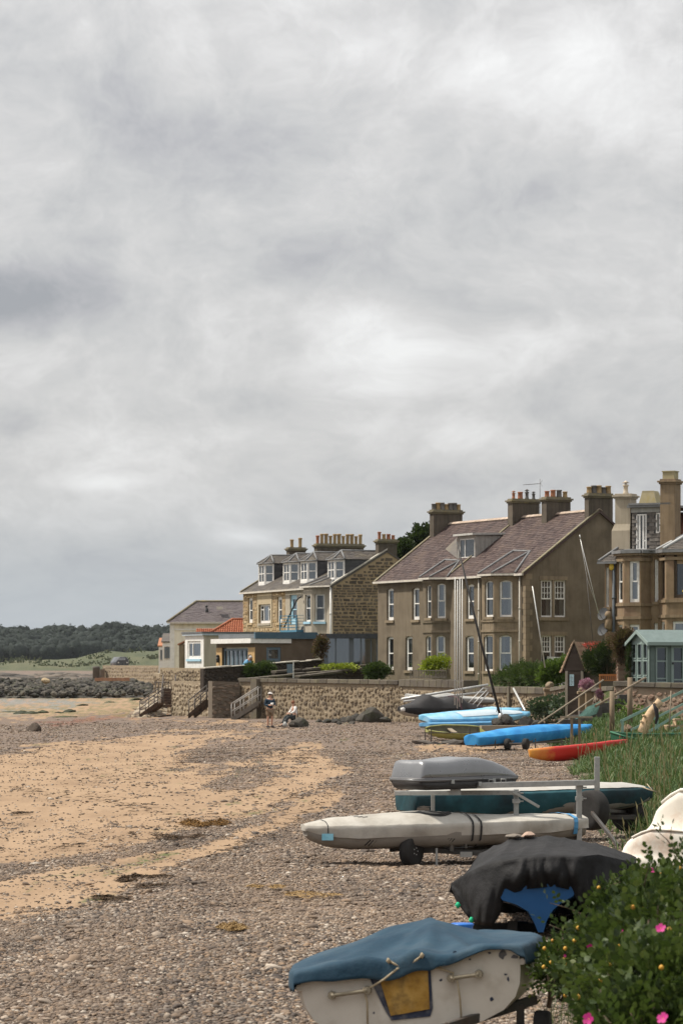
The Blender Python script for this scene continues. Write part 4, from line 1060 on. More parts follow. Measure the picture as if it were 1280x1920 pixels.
# ------------------------------------------------------------------ sandstone house with four canted dormers
M = HB(456,219.7,624,202,zb=3.0)
ML,MEV = M.L,8.6 - 3.0; MYR = 3.92; MRG = 10.95 - 3.0; MD = 2 * MYR
mid = M.empty('house', 'sandstone terraced house with four white canted dormers and a rubble gable', 'house')
mf = Pan(0,0,ML,0); mg = Pan(ML,0,ML,MD); ml_ = Pan(0,MD,0,0)
split = M.fac(535,1150)[0]
mw = [mf.rect(M,465,473.5,1121,1168),mf.rect(M,486,507.5,1133,1168.5),mf.rect(M,519.5,528.5,1119,1167.5),mf.rect(M,543.5,556.5,1115.5,1170)]
MB_p = .8; xb,xc = M.fac(568.5,1140,-MB_p)[0],M.fac(584,1140,-MB_p)[0]; xd = min(xc + MB_p,ML - .05); xa = xb - MB_p
w = MB(); mf.wall(w,-1,MEV,mw[:3],a1=split); mf.wall(w,-1,MEV,[mw[3],(xa,xd,-.99,MEV - .001)],a0=split,mi=1); mg.wall(w,-1,MEV); ml_.wall(w,-1,MEV)
w.poly([(ML,0,MEV),(ML,MD,MEV),(ML,MYR,MRG)]); w.poly([(0,MD,MEV),(0,0,MEV),(0,MYR,MRG)]); Pan(ML,MD,0,MD).wall(w,-1,MEV)
pale_render = mk('pale_render', [(.34, .30, .24), (.42, .375, .30)], scale=1.2, bump=.35, bscale=45, streak=.3, dirt=(.27, .23, .18), dscale=.9)
w.build('wall', [mk('sandstone_mortar', [(.27, .20, .12), (.36, .275, .17)], scale=2, bump=.5, bscale=22), pale_render], mid)
pnl = (mw[1][0] - .35,mw[1][1] + .35,mw[1][2] - .3,MEV)
st = MB(); blocks(st, mf, .02, split - .05, -1, MEV - .02, .42, .24, .03, mw[:3] + [pnl], seed=5); st.build('wall_stones', sand_stone, mid, kind='stuff')
pb_ = MB(); mf.wall(pb_,mw[1][2] - .3,MEV - .03,[mw[1]],a0=pnl[0],a1=pnl[1],reveal=0);
for v_i in range(len(pb_.v)): pb_.v[v_i] = (pb_.v[v_i][0],pb_.v[v_i][1] - .04,pb_.v[v_i][2])
pb_.build('render_panel', mk('buff_render', [(.40, .33, .22), (.47, .39, .27)], scale=1.5, streak=.2), mid)
gs = MB(); blocks(gs, mg, .02, MD - .02, -1, MRG, .42, .21, .035, top=lambda a: MEV + (MRG - MEV) * (1 - abs(a - MYR) / MYR) - .05, seed=8); gs.build('gable_stones', gable_stone, mid, kind='stuff')
blue_paint = mk('pale_blue_paint', [(.30, .50, .62), (.38, .58, .70)], rough=.5, scale=5)
window(mid, mf, mw[0], 'sash', fw=.2, sill=sand_stone); window(mid, mf, mw[1], 'triple', fw=.14, sill=pale_render, glass=GLASSB); window(mid, mf, mw[2], 'sash', fw=.2, sill=sand_stone)
window(mid, mf, mw[3], 'sash', fw=.3, frame=blue_paint, name='door', label='pale blue framed balcony door')
fr,ck,lk = Pan(xb,-MB_p,xc,-MB_p),Pan(xc,-MB_p,xd,0),Pan(xa,0,xb,-MB_p)
fo = fr.rect(M,571.5,582,1115,1165.5); co_ = ck.rect(M,590,608.5,1114,1165.5); fo = (max(.1,fo[0]),min(fr.w - .1,fo[1]),fo[2],fo[3]); co_ = (max(.08,co_[0]),min(ck.w - .08,co_[1]),co_[2],co_[3])
lo_ = (ck.w - co_[1],ck.w - co_[0],co_[2],co_[3]); lo_ = (max(.1,lo_[0]),min(lk.w - .1,lo_[1]),lo_[2],lo_[3])
b = MB(); fr.wall(b, -1, MEV, [fo]); ck.wall(b, -1, MEV, [co_]); lk.wall(b, -1, MEV, [lo_]); b.build('bay', pale_render, mid)
for pn, r in ((fr, fo), (ck, co_), (lk, lo_)): window(mid, pn, r, 'sash', fw=.09, sill=blue_paint, curtain=2)
# roof
me0,me1 = Vector((-.1,-.2,MEV - .08)),Vector((ML + .05,-.2,MEV - .08)); mr0,mr1 = Vector((-.1,MYR,MRG + .05)),Vector((ML + .05,MYR,MRG + .05))
mn = (me1 - me0).cross(mr0 - me0).normalized(); md = mr0 - me0
monroof = lambda px,py: M.hit(px,py,me0,mn)
rf = MB(); rf.prism([me0,me1,mr1,mr0],-mn * .12); mb0,mb1 = Vector((-.1,MD + .2,MEV - .08)),Vector((ML + .05,MD + .2,MEV - .08))
n2 = (mr1 - mr0).cross(mb0 - mr0).normalized(); rf.prism([mr0,mr1,mb1,mb0],n2 * .12 if n2.z < 0 else -n2 * .12)
mroof = rf.build('roof', slate_g, mid); s_ = MB(); slates(s_, [me0, me1, mr1, mr0], ex=.2, w=.3, seed=14); s_.build('roof_slate', slate_g, mroof, kind='stuff')
k = MB(); k.fbox(Vector((ML - .2, me0.y, me0.z + .03)), Vector((.3, 0, 0)), Vector((0, md.y, md.z)), UP * .1); k.build('skew', mk('pale_skew', [(.42, .39, .34), (.5, .47, .41)], scale=3, streak=.35), mroof)
k = MB(); k.fbox(Vector((-.14, me0.y, me0.z + .03)), Vector((.26, 0, 0)), Vector((0, md.y, md.z)), UP * .1); k.build('skew', cap_m, mroof)
gt = MB(); gt.fbox((0, -.32, MEV - .2), (xa, 0, 0), (0, .1, 0), (0, 0, .12)); gt.build('gutter', fascia_w, mid)
A0 = monroof(588,1086); bay_roof(mroof,[(xa - .1,-.2),(xb - .08,-MB_p - .18),(xc + .08,-MB_p - .18),(ML + .02,-.2)],Vector((xb + .2,1.0,MEV + .75)),Vector((xc + .3,1.0,MEV + .75)),MEV + .0,mat=slate_g)
for (f0_,f1_,c1_,yt,yb_,apx,apy) in [(484.5,495.5,508,1057,1095,511,1039),(530.5,542.5,557,1054.5,1092.5,565,1034),(563,575.5,588,1052,1090.5,592,1033),(614,626.5,640,1049.5,1088,644,1029)]:
 qb = monroof((f0_ + f1_) / 2,yb_ + 3); y0 = qb.y
 xb_,xc_ = M.fac(f0_,1075,y0)[0],M.fac(f1_,1075,y0)[0]; c = .55; xd_ = xc_ + c; xa_ = xb_ - c
 zt,zb_ = M.fac(f0_ + 5,yt,y0)[1],M.fac(f0_ + 5,yb_,y0)[1]
 pans = [Pan(xb_,y0,xc_,y0),Pan(xc_,y0,xd_,y0 + c),Pan(xa_,y0 + c,xb_,y0)]
 dg = MB(); rcs = []
 for i,pn in enumerate(pans):
  r = (.07,pn.w - .07,zb_ + .09,zt - .1); rcs.append(r); pn.wall(dg,zb_ - .25,zt,[r],reveal=.08)
 yk = y0 + c; zroof = lambda y: me0.z + (y - me0.y) * md.z / md.y
 ye = min(me0.y + (zt - me0.z) * md.y / md.z,MYR)
 for xx_,sg in ((xd_,1),(xa_,-1)):
  pts = [(xx_,yk,zroof(yk) - .1),(xx_,ye,zt),(xx_,yk,zt)]; dg.poly(pts if sg > 0 else pts[::-1],1)
 do = dg.build('dormer', [white_paint, slate_d], mroof)
 ds = MB(); slates(ds,[(xd_ + .005,yk,zb_ - .1),(xd_ + .005,ye,zb_ - .1),(xd_ + .005,ye,zt),(xd_ + .005,yk,zt)],ex=.16,w=.24,lift=.012,seed=2)
 # keep only slates above the main roof
 keep = MB(); i = 0
 for f_ in ds.f:
  vv = [ds.v[j] for j in f_]
  if min(v[2] - zroof(v[1]) for v in vv) > -.05: keep.add(vv,[tuple(range(len(vv)))])
 keep.build('cheek_slates', slate_d, do, kind='stuff')
 for i,(pn,r) in enumerate(zip(pans,rcs)):
  fwb = MB()
  for a0,a1,b0,b1 in ((r[0],r[0] + .07,r[2],r[3]),(r[1] - .07,r[1],r[2],r[3]),(r[0] + .07,r[1] - .07,r[3] - .07,r[3]),(r[0] + .07,r[1] - .07,r[2],r[2] + .08),(r[0] + .07,r[1] - .07,(r[2] + r[3]) / 2 - .03,(r[2] + r[3]) / 2 + .03)): pn.box(fwb,a0,a1,b0,b1,.03,.08)
  if i == 0: pn.box(fwb,pn.w / 2 - .05,pn.w / 2 + .05,r[2] + .08,r[3] - .07,.025,.075)
  fwb.build('dormer_window_frame', white_paint, do)
  gp = MB(); gp.quad(*[pn.p(a, bb, .06) for a, bb in ((r[0], r[2]), (r[1], r[2]), (r[1], r[3]), (r[0], r[3]))]); gp.build('dormer_pane', GLASSB if i == 1 else GLASS, do)
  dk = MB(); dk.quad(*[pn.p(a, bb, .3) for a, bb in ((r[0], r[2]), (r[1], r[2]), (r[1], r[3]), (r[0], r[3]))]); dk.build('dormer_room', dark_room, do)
 ap = Vector(((xb_ + xc_) / 2,y0 + .75,zt + .62)); apb = Vector(((xb_ + xc_) / 2,min(MYR,me0.y + (zt + .62 - me0.z) * md.y / md.z),zt + .62))
 o_ = .1; q0,q1,q2,q3 = Vector((xa_ - o_,y0 + c - o_ * .4,zt)),Vector((xb_ - o_ * .4,y0 - o_,zt)),Vector((xc_ + o_ * .4,y0 - o_,zt)),Vector((xd_ + o_,y0 + c - o_ * .4,zt))
 q4,q5 = Vector((xd_ + o_,ye,zt)),Vector((xa_ - o_,ye,zt))
 ds = MB(); slates(ds,[q1,q2,ap],ex=.16,w=.24); slates(ds,[q2,q3,ap],ex=.16,w=.24); slates(ds,[q0,q1,ap],ex=.16,w=.24); slates(ds,[q3,q4,apb,ap],ex=.16,w=.24); slates(ds,[q5,q0,ap,apb],ex=.16,w=.24)
 ds.build('dormer_roof', slate_g, do)
 hp = MB()
 for a,b_ in ((q1,ap),(q2,ap),(q3,ap),(q0,ap),(ap,apb)): hp.tube([a + UP * .03,b_ + UP * .03],.06,6)
 for a,b_ in ((q0,q1),(q1,q2),(q2,q3)): hp.tube([a,b_],.045,6)
 hp.build('lead_hip', lead, do)
def mchim(pe,p1_,py,yc,pots,zb0,thick=.6,s=1.0):
 y0 = yc; xr = M.fac(pe,1030,y0)[0]; y1 = M.gab(p1_,1030,xr)[0]
 chimney(mid,xr - thick,xr,y0,y1,zb0,M.gab((pe + p1_) / 2,py,xr)[1],pots,pot_s=s)
mchim(542, 573, 1027, MYR - .6, [('tall', pot_a), ('tall', pot_a)], MRG - 1, s=.85)
mchim(594, 682, 1020.5, MYR - .9, [('tall', pot_b)] + [('tall', pot_a)] * 10, MRG - 1, s=.85)
xr = ML; y0,y1 = M.gab(709.5,1020,xr)[0],M.gab(744,1020,xr)[0]
chimney(mid, xr - .6, xr - .004, y0, y1, MRG - 1.2, M.gab(726, 1012, xr)[1], [('tall', pot_b), ('squat', pot_a), ('squat', pot_b), ('squat', pot_b)], pot_s=.75)
pipe(mid,[(ML - .12,-.12,MEV - .1),(ML - .12,-.12,0)],r=.07,mat=white_paint)
x = M.fac(611,1150,-.1)[0]
# balcony
bal = MB(); bx0 = M.fac(525,1182,-1.3)[0]; bx1 = M.fac(556,1182,-1.3)[0]; bz = M.fac(540,1181.5,-1.3)[1]; bt = M.fac(540,1154,-1.3)[1]
mblue = mk('balcony_blue', [(.05, .16, .24), (.08, .22, .31)], rough=.5, scale=4)
bal.box(bx0,bx1,-1.3,.0,bz - .14,bz)
for (xx,yy) in ((bx0,-1.3),(bx1,-1.3),((bx0 + bx1) / 2,-1.3),(bx1,-.1),(bx0,-.1)): bal.box(xx - .035,xx + .035,yy - .035,yy + .035,bz,bt)
for k in range(5):
 zk = bz + (bt - bz) * (k + 1) / 5
 bal.box(bx0,bx1,-1.32,-1.28,zk - .03,zk); bal.box(bx1 - .02,bx1 + .02,-1.28,0,zk - .03,zk); bal.box(bx0 - .02,bx0 + .02,-1.28,0,zk - .03,zk)
bal.build('balcony', mblue, mid)
dv = MB(); pts = [M.hit(px, py, (0, -1.0, 0), (0, 1, 0)) for px, py in ((533, 1176), (540, 1160), (549, 1140), (556, 1126), (560, 1121), (564, 1119))]; dv.tube(pts, .06, 6); dv.build('hoist_arm', pipe_d, mid)
def dish(par, p, r, d, name='satellite_dish', mat=None):
 g = MB(); d = Vector(d).normalized(); a = d.cross(UP).normalized(); b = a.cross(d); rings = []
 for k in range(5):
  t = k / 4 + .01; rings.append([Vector(p) + (a * math.cos(i * math.pi / 8) + b * math.sin(i * math.pi / 8)) * r * t + d * (.25 * r * t * t) for i in range(16)])
 g.loft(rings,caps=False); g.loft([[q - d * .015 for q in rg_] for rg_ in rings][::-1],caps=False)
 g.tube([Vector(p) - b * r * .7 + d * .1 * r,Vector(p) + d * r * .95 - b * .2 * r],.015,5); g.tube([Vector(p),Vector(p) - d * .3],.03,6)
 return g.build(name, mat or mk('dish_grey', [(.04, .042, .045), (.06, .062, .066)], rough=.7, scale=4), par)
q = M.hit(573,1183,(0,-.5,0),(0,1,0)); dish(mid,(q.x,q.y,q.z),.42,(.4,-.9,.3))
# ------------------------------------------------------------------ white house and the low extensions at the left end
wh = thing('house', 'cream harled house with a hipped grey slate roof at the far left of the row', 'house', (PX(320, 232), 232, 3.0))
cream_wall = mk('cream_wall', [(.74, .69, .57), (.80, .76, .65)], scale=1, bump=.3, bscale=30, streak=.18, dirt=(.42, .38, .29), dscale=.7)
W1,Dp = 9.0,8.4; EZ = PZ(1167,232) - 3
g = MB(); g.box(0, W1, 0, Dp, -1.5, EZ); g.box(-.05, .30, -.03, .0, -1.5, EZ - .02, 1); g.box(.32, W1, -.06, -.002, EZ - .62, EZ - .5, 1); g.build('wall', [cream_wall, white_paint], wh)
rz_ = PZ(1128.5,236) - 3; xl = PX(368,236) - PX(320,232); e = .25
a,b,c,d_ = Vector((-e,-e,EZ)),Vector((W1 + e,-e,EZ)),Vector((W1 + e,Dp + e,EZ)),Vector((-e,Dp + e,EZ)); r0_,r1_ = Vector((xl,Dp / 2,rz_)),Vector((W1 + e,Dp / 2,rz_))
g = MB();
for f in ([a,b,r1_,r0_],[d_,a,r0_],[c,d_,r0_,r1_]): g.poly(f)
g.poly([a, d_, c, b]); ro = g.build('roof', slate_p, wh)
dark_purple = mk('plum_slate', [(.075, .062, .066), (.10, .083, .086), (.125, .105, .105)], rand='island', rough=.6, scale=.6, dirt=(.16, .14, .12), dscale=.8, damt=.4)
g = MB(); slates(g, [a, b, r1_, r0_], ex=.22, w=.32, seed=31); slates(g, [d_, a, r0_], ex=.22, w=.32, seed=32); g.build('roof_slate', dark_purple, ro, kind='stuff')
g = MB(); g.tube([a + UP * .05, r0_ + UP * .06], .09, 6); g.tube([r0_ + UP * .06, r1_ + UP * .06], .09, 6); g.build('ridge', cap_m, ro)
g = MB(); g.fbox((-e, -e - .1, EZ - .1), (W1 + 2 * e, 0, 0), (0, .1, 0), (0, 0, .12)); g.build('gutter', fascia_w, wh)
vx,vz = PX(387,234) - PX(320,232),PZ(1146,234) - 3
g = MB(); g.tube([(vx, 1.9, vz - .4), (vx, 1.9, vz + .35)], .06, 8); g.lathe([(.09, 0), (.14, .05), (.05, .12)], vx + .02, 1.9, vz + .34, 8); g.tube([(vx + .12, 1.95, vz - .1), (vx + .12, 1.95, vz + .22)], .05, 8); g.build('vent_pipe', pipe_d, ro)
for px_,py_ in ((412,1140),(379,1162)):
 g = MB(); q = Vector((PX(px_, 233) - PX(320, 232), 1.5, PZ(py_, 234) - 3)); g.box(q.x - .22, q.x + .22, q.y - .8, q.y, q.z - .15, q.z + .1); g.build('roof_vent', fascia_w, ro)
# small white cottages beyond
for k, (p0, p1, yt, dd, lab, rough_) in enumerate([(305, 319, 1198, 244, 'small white cottage wing tucked behind the cream house', 0), (298, 309, 1206, 262, 'far white cottage end at the left edge of the row', 1)]):
 t = thing('cottage', lab, 'cottage', (PX(p0, dd), dd, 3)); w_ = PX(p1, dd) - PX(p0, dd); h_ = PZ(yt, dd) - 3
 g = MB(); g.box(0, w_, 0, 5, -2, h_ - .3); g.build('wall', white_paint, t)
 g = MB(); g.prism([(-.1, -.1, h_ - .3), (w_ + .1, -.1, h_ - .3), (w_ + .1, 2.5, h_ + .4), (-.1, 2.5, h_ + .4)], (0, 0, .1)); g.build('roof', slate_g if k == 0 else pot_b, t)
 for j in range(2):
  x0_ = w_ * (.18 + .42 * j); g = MB()
  for q0,q1,z0_,z1_ in ((x0_,x0_ + .05,h_ * .3,h_ * .75),(x0_ + .25,x0_ + .3,h_ * .3,h_ * .75),(x0_ + .05,x0_ + .25,h_ * .72,h_ * .75),(x0_ + .05,x0_ + .25,h_ * .3,h_ * .33)): g.box(q0,q1,-.05,.0,z0_,z1_)
  wn_ = g.build('window', fascia_w, t); g = MB(); g.quad((x0_ + .04, -.012, h_ * .32), (x0_ + .26, -.012, h_ * .32), (x0_ + .26, -.012, h_ * .73), (x0_ + .04, -.012, h_ * .73)); g.build('pane', GLASS, wn_)
# terracotta pantiled hip roof between
tile = mk('pantile', [(.24, .075, .036), (.32, .105, .05), (.37, .14, .07)], rand='island', rough=.7, scale=2, bump=.2, dirt=(.2, .07, .035), dscale=2)
def pantiles(mb,o,r,s,w,n_cols,n_rows,clip=None,mi=0):
 """rolled clay tiles: columns of half-round ridges broken into courses"""
 o,r,s = Vector(o),Vector(r),Vector(s); nn = r.cross(s).normalized()
 if nn.z < 0: nn = -nn
 cw = r / n_cols; rh = s / n_rows
 for i in range(n_cols):
  for j in range(n_rows):
   ca,cb = (i + .5) / n_cols,(j + .5) / n_rows
   if clip and not clip(ca,cb): continue
   b = o + cw * i + rh * j; vs = []
   for (t,h) in ((0,.0),(.25,.06),(.5,.085),(.75,.06),(1,0)):
    vs.append(b + cw * t + nn * (h + .03));
   for (t,h) in ((0,.0),(.25,.06),(.5,.085),(.75,.06),(1,0)):
    vs.append(b + cw * t + rh * 1.06 + nn * h)
   fs = [(k,k + 1,6 + k,5 + k) for k in range(4)]
   if r.cross(s).dot(nn) < 0: fs = [f[::-1] for f in fs]
   mb.add(vs,fs + ([(4,3,2,1,0)] if r.cross(s).dot(nn) > 0 else [(0,1,2,3,4)]),mi)
 return mb
pt = thing('outbuilding', 'low outbuilding with a bright terracotta pantiled hip roof behind the white extension', 'outbuilding', (PX(398, 222), 222, 3))
X = lambda p: PX(p,222) - PX(398,222); Zf = lambda y: PZ(y,222) - 3
g = MB(); g.box(X(402), X(470), .1, 4, -1, Zf(1187)); g.box(X(369), X(402), .4, 3.5, -1, Zf(1188)); g.build('wall', cream_wall, pt)
wr_ = X(470) - X(397); bz,tz_ = Zf(1187),Zf(1162.5)
g = MB(); g.poly([(X(397),-.1,bz),(X(470),-.1,bz),(X(470),2.2,tz_),(X(434),2.2,tz_)]); g.poly([(X(397),-.1,bz),(X(434),2.2,tz_),(X(397),4.3,bz)]); g.poly([(X(470),4.3,bz),(X(397),4.3,bz),(X(434),2.2,tz_),(X(470),2.2,tz_)])
kx = (X(434) - X(397)) / wr_
pantiles(g,(X(397),-.1,bz),(wr_,0,0),(0,2.3,tz_ - bz),.2,17,7,clip=lambda a,b: a > kx * b - .02)
g.tube([(X(397),-.1,bz + .1),(X(434),2.2,tz_ + .1),(X(470),2.2,tz_ + .1)],.1,6)
g.build('pantiled_roof', tile, pt)
g = MB(); bz, tz_ = Zf(1187.5), Zf(1179.5); pantiles(g, (X(367), -.2, bz), (X(401) - X(367), 0, 0), (0, 1.2, tz_ - bz), .2, 9, 3); g.poly([(X(367), -.2, bz), (X(401), -.2, bz), (X(401), 1.1, tz_), (X(367), 1.1, tz_)]); g.build('lower_roof', tile, pt)
# white extension with the picture window
E = HB(382,200,zb=2.9,u=(.434,-.9))
ex_ = E.empty('extension', 'flat-roofed white extension with a big square picture window', 'extension')
lx = E.fac(347,1220)[0]; ry = E.gab(420,1220,0)[0]
fp,gp_ = Pan(lx,0,0,0),Pan(0,0,0,9)
rc = fp.rect(E,352,376.5,1202,1235.5); tz_ = E.fac(370,1191.5)[1]
g = MB(); fp.wall(g, -1, tz_, [rc], reveal=.12); gp_.wall(g, -1, tz_, mi=1); Pan(lx, 9, lx, 0).wall(g, -1, tz_); g.build('wall', [white_paint, shaded_cream_harl], ex_)  # camera-facing side in darker cream; its shade put into the harl colour
window(ex_, fp, rc, 'mull', rec=.06, fw=.16, glass=GLASSB, sill=blue_paint, curtain=2)
bl2 = mk('blue_fascia', [(.40, .47, .52), (.48, .55, .60)], rough=.5, scale=4, streak=.2)
g = MB(); g.box(lx - .15, .12, -.15, 9, tz_, tz_ + .14, 0); g.box(lx - .2, .16, -.2, 9, tz_ + .142, tz_ + .24, 1); g.build('flat_roof', [bl2, mk('felt', [(.10, .11, .12), (.14, .15, .16)], scale=2)], ex_)
y0_,z1_ = E.gab(424,1187,-.4); y1_,z0_ = E.gab(536,1196,-.4)
g = MB(); g.box(-3, -.4, y0_, y1_, z0_, z1_ - .12); g.box(-3.05, -.35, y0_ - .05, y1_ + .05, z1_ - .118, z1_, 1); g.build('rear_flat_roof', [bl2, MATS['felt']], ex_)
# pillar-like lean-to with a brick-red roof at its left
t = thing('lean_to', 'narrow brown lean-to with a little red roof against the cream house', 'lean-to', (PX(336, 214), 214, 2.9))
g = MB(); g.box(0, .42, 0, 3, -1, PZ(1208, 214) - 2.9); g.build('wall', dressed, t); g = MB(); g.prism([(-.1, -.15, PZ(1210, 214) - 2.9), (.45, -.15, PZ(1203, 214) - 2.9), (.45, 3, PZ(1203, 214) - 2.9), (-.1, 3, PZ(1210, 214) - 2.9)], (0, 0, .1)); g.build('roof', pot_b, t)
# garden room with folding doors and brown side wall
Q = HB(478,190,zb=2.7,u=(.434,-.9))
gr = Q.empty('garden_room', 'flat-roofed garden room with blue folding doors, timber panels and brown side wall', 'extension')
lx = Q.fac(406,1220)[0]; ry = Q.gab(592,1225,0)[0]; fp,sp = Pan(lx,0,0,0),Pan(0,0,0,ry)
tz_ = Q.fac(440,1207)[1]; a0 = fp.pix(Q,417,1220)[0]; a1 = fp.pix(Q,465.5,1220)[0]
g = MB(); fp.wall(g,-1,tz_,[(a0,a1,-.9,tz_ - .25)],reveal=.3)
win = sp.rect(Q, 499.5, 526.5, 1213.5, 1241); sp.wall(g, -1, tz_ + .3, [win], mi=0, reveal=.15); Pan(0, ry, lx, ry).wall(g, -1, tz_); g.build('wall', mk('brown_brick_wall', [(.11, .08, .055), (.16, .12, .085)], scale=1.3, bump=.5, bscale=35, dirt=(.09, .07, .05)), gr)
oak = mk('oak_panel', [(.42, .27, .12), (.52, .35, .17)], rough=.6, scale=3, bump=.2)
for q0,q1,nm in ((.02,a0 - .02,0),(a1 + .02,fp.w - .0,1)):
 g = MB(); fp.box(g, q0, q1, -1, tz_ - .25, -.03, .02); g.build('timber_panel', oak, gr)
 g = MB(); qc = fp.p((q0 + q1) / 2, tz_ - 1.0, -.12); g.tube([qc - fp.n * .1, qc + fp.n * .12], .035, 6); g.tube([qc + UP * .2, qc - UP * .22], .1, 8); g.lathe([(.13, .2), (.06, .3)], qc.x, qc.y, qc.z, 8); g.build('wall_lantern', pipe_d, gr)
slate_blue = mk('slate_blue', [(.10, .14, .175), (.13, .175, .215)], rough=.5, scale=4)
n = 6
for k in range(n):
 b0_,b1_ = a0 + (a1 - a0) * k / n + .01,a0 + (a1 - a0) * (k + 1) / n - .01; g = MB()
 for q in ((b0_,b0_ + .13,-.9,tz_ - .3),(b1_ - .13,b1_,-.9,tz_ - .3),(b0_ + .13,b1_ - .13,tz_ - .45,tz_ - .3)): fp.box(g, *q,.12,.2)
 dr = g.build('folding_door', slate_blue, gr); g = MB(); g.quad(fp.p(b0_ + .1, -.9, .16), fp.p(b1_ - .1, -.9, .16), fp.p(b1_ - .1, tz_ - .4, .16), fp.p(b0_ + .1, tz_ - .4, .16)); g.quad(fp.p(b0_ + .1, -.9, .8), fp.p(b1_ - .1, -.9, .8), fp.p(b1_ - .1, tz_ - .4, .8), fp.p(b0_ + .1, tz_ - .4, .8), 1); g.build('pane', [GLASSB, dark_room], dr)
window(gr, sp, win, 'fixed', rec=.05, fw=.16, frame=slate_blue, glass=GLASSB)
g = MB(); g.box(lx - .15, .12, -.35, 2.5, tz_ + .02, tz_ + .32); g.build('canopy', white_paint, gr)
g = MB(); g.fbox((-.03, -.05, tz_ + .302), (.2, 0, 0), (0, ry + .1, 0), (0, 0, .42)); g.build('fascia', mk('teal_fascia', [(.055, .105, .145), (.075, .13, .17)], rough=.5, scale=3), gr)
g = MB(); g.box(lx - .1, .02, .2, ry, tz_ + .35, tz_ + .62); g.build('flat_roof', [MATS['felt'], bl2, MATS['felt']], gr)
# grey glazed conservatory
K = thing('conservatory', 'grey framed flat-roofed conservatory between the two stone houses', 'conservatory', (PX(607, 192), 192, 2.6), R(4))
kw = PX(709, 192) - PX(607, 192); kh = PZ(1197, 192) - 2.6; grey_f = mk('grey_frame', [(.13, .15, .175), (.17, .19, .215)], rough=.5, scale=4)
g = MB(); g.box(-.25, kw + .1, -.3, 5, kh, kh + .3); g.build('flat_roof', mk('dark_grey_edge', [(.055, .06, .07), (.085, .09, .10)], scale=3), K)
xs = [0,.35,1.55,2.0,2.35,kw - .1]
for k,(x0_,w_) in enumerate([(0,.28),(.72,.09),(1.62,.30),(2.35,.08),(3.0,.08),(kw - .12,.12)]):
 g = MB(); g.box(x0_, x0_ + w_, -.06, .06, -.8, kh); g.build('mullion', grey_f, K)
g = MB(); g.quad((.1, 0, -.8), (kw - .05, 0, -.8), (kw - .05, 0, kh), (.1, 0, kh)); g.build('pane', GLASSB, K)
g = MB(); g.quad((.05, 2.2, -.8), (kw, 2.2, -.8), (kw, 2.2, kh), (.05, 2.2, kh)); g.build('inner_wall', pale_render, K)  # tan backing; reflections in the glass put into its colour
g = MB()
for x0_,w_ in ((.35,.3),(1.2,.25),(2.1,.22),(2.6,.35)):
 for j in range(4): g.box(x0_ + j * w_ / 4,x0_ + (j + .8) * w_ / 4,.3,.36,-.7,kh - .1)
g.build('curtain', mk('tan_reflection', [(.20, .17, .12), (.30, .26, .19)], scale=3), K)  # tan strips; these too carry the glass reflections in their colour
# slim white wing with a red cap
t = thing('wing', 'slim white wing with a red tiled cap between the stone houses', 'house wing', (PX(694, 205), 205, 3))
ww_ = PX(708, 205) - PX(694, 205) + .4; hh_ = PZ(1113, 205) - 3; g = MB(); g.box(0, ww_, 0, 4, -1, hh_); g.build('wall', white_paint, t); g = MB(); g.prism([(-.1, -.15, hh_), (ww_ + .1, -.15, hh_), (ww_ + .1, 1, hh_ + .35), (-.1, 1, hh_ + .35)], (0, 0, .1)); g.build('roof', tile, t)
# ------------------------------------------------------------------ gardens, sea wall and steps
# front line of the walls (photo column, distance)
LINE = [(300,200),(398,183),(450,180.5),(750,168),(870,160),(1030,148),(1062,140)]
lp = [Vector((PX(p,d),d,0)) for p,d in LINE]
back = [Vector((40,300,0)),Vector((-32,300,0))]
gx = [v + Vector((.6,2.2,0)) for v in lp]
g = MB(); poly = [Vector((v.x,v.y,2.02)) for v in gx] + [Vector((PX(1110,130),131,2.02)),Vector((PX(1150,124),125,2.02)),Vector((PX(1400,122),123,2.02)),Vector((60,300,2.02)),Vector((-15,300,2.02)),Vector((-12.3,215,2.02))]
g.prism(poly, (0, 0, -3.5)); g.build('garden_ground', mk('garden_soil', [(.05, .075, .022), (.09, .11, .035), (.13, .12, .07)], scale=.6), kind='structure')
stone_mix = mk('wall_stone', [(.075, .06, .045), (.13, .10, .07), (.19, .145, .095), (.27, .215, .145), (.115, .10, .082)], rand='object', scale=2.5, bump=.5, bscale=18)
stone_mixi = mk('wall_stone_small', [(.075, .06, .045), (.13, .10, .07), (.19, .145, .095), (.27, .215, .145), (.115, .10, .082)], rand='island', scale=2.5, bump=.5, bscale=18)
lime = mk('lime_mortar', [(.245, .195, .135), (.33, .27, .19)], scale=1.5, bump=.6, bscale=14, bdist=.03, dirt=(.2, .16, .11), dscale=.8)
coping_m = mk('dark_coping', [(.06, .05, .04), (.10, .085, .068), (.14, .12, .09)], rand='object', scale=1.5, bump=.5, bscale=14, dirt=(.17, .16, .08), dscale=1.5, damt=.4)
dark_stone = mk('shaded_stone', [(.075, .063, .052), (.14, .11, .086), (.22, .165, .12), (.17, .14, .115)], rand='object', scale=2, bump=.6, bscale=14)
dark_stonei = mk('shaded_stone_small', [(.06, .05, .042), (.12, .095, .075), (.19, .14, .10), (.15, .12, .10)], rand='island', scale=2, bump=.6, bscale=14)
STONE = []
for k in range(8):
 rr = random.Random(k + 400); n = rr.choice([6,7,8]); ang = [2 * math.pi * (i + rr.uniform(-.25,.25)) / n for i in range(n)]; rad = [rr.uniform(.85,1.08) for _ in ang]
 q = MB(); rings = []
 for (s_,h) in ((1,0),(.93,.6),(.68,1)):
  rings.append([(math.cos(a) * r_ * .5 * s_,-h,math.sin(a) * r_ * .5 * s_) for a,r_ in zip(ang,rad)])
 q.loft(rings,caps=True,smooth=False); STONE.append(q)
STM = {}
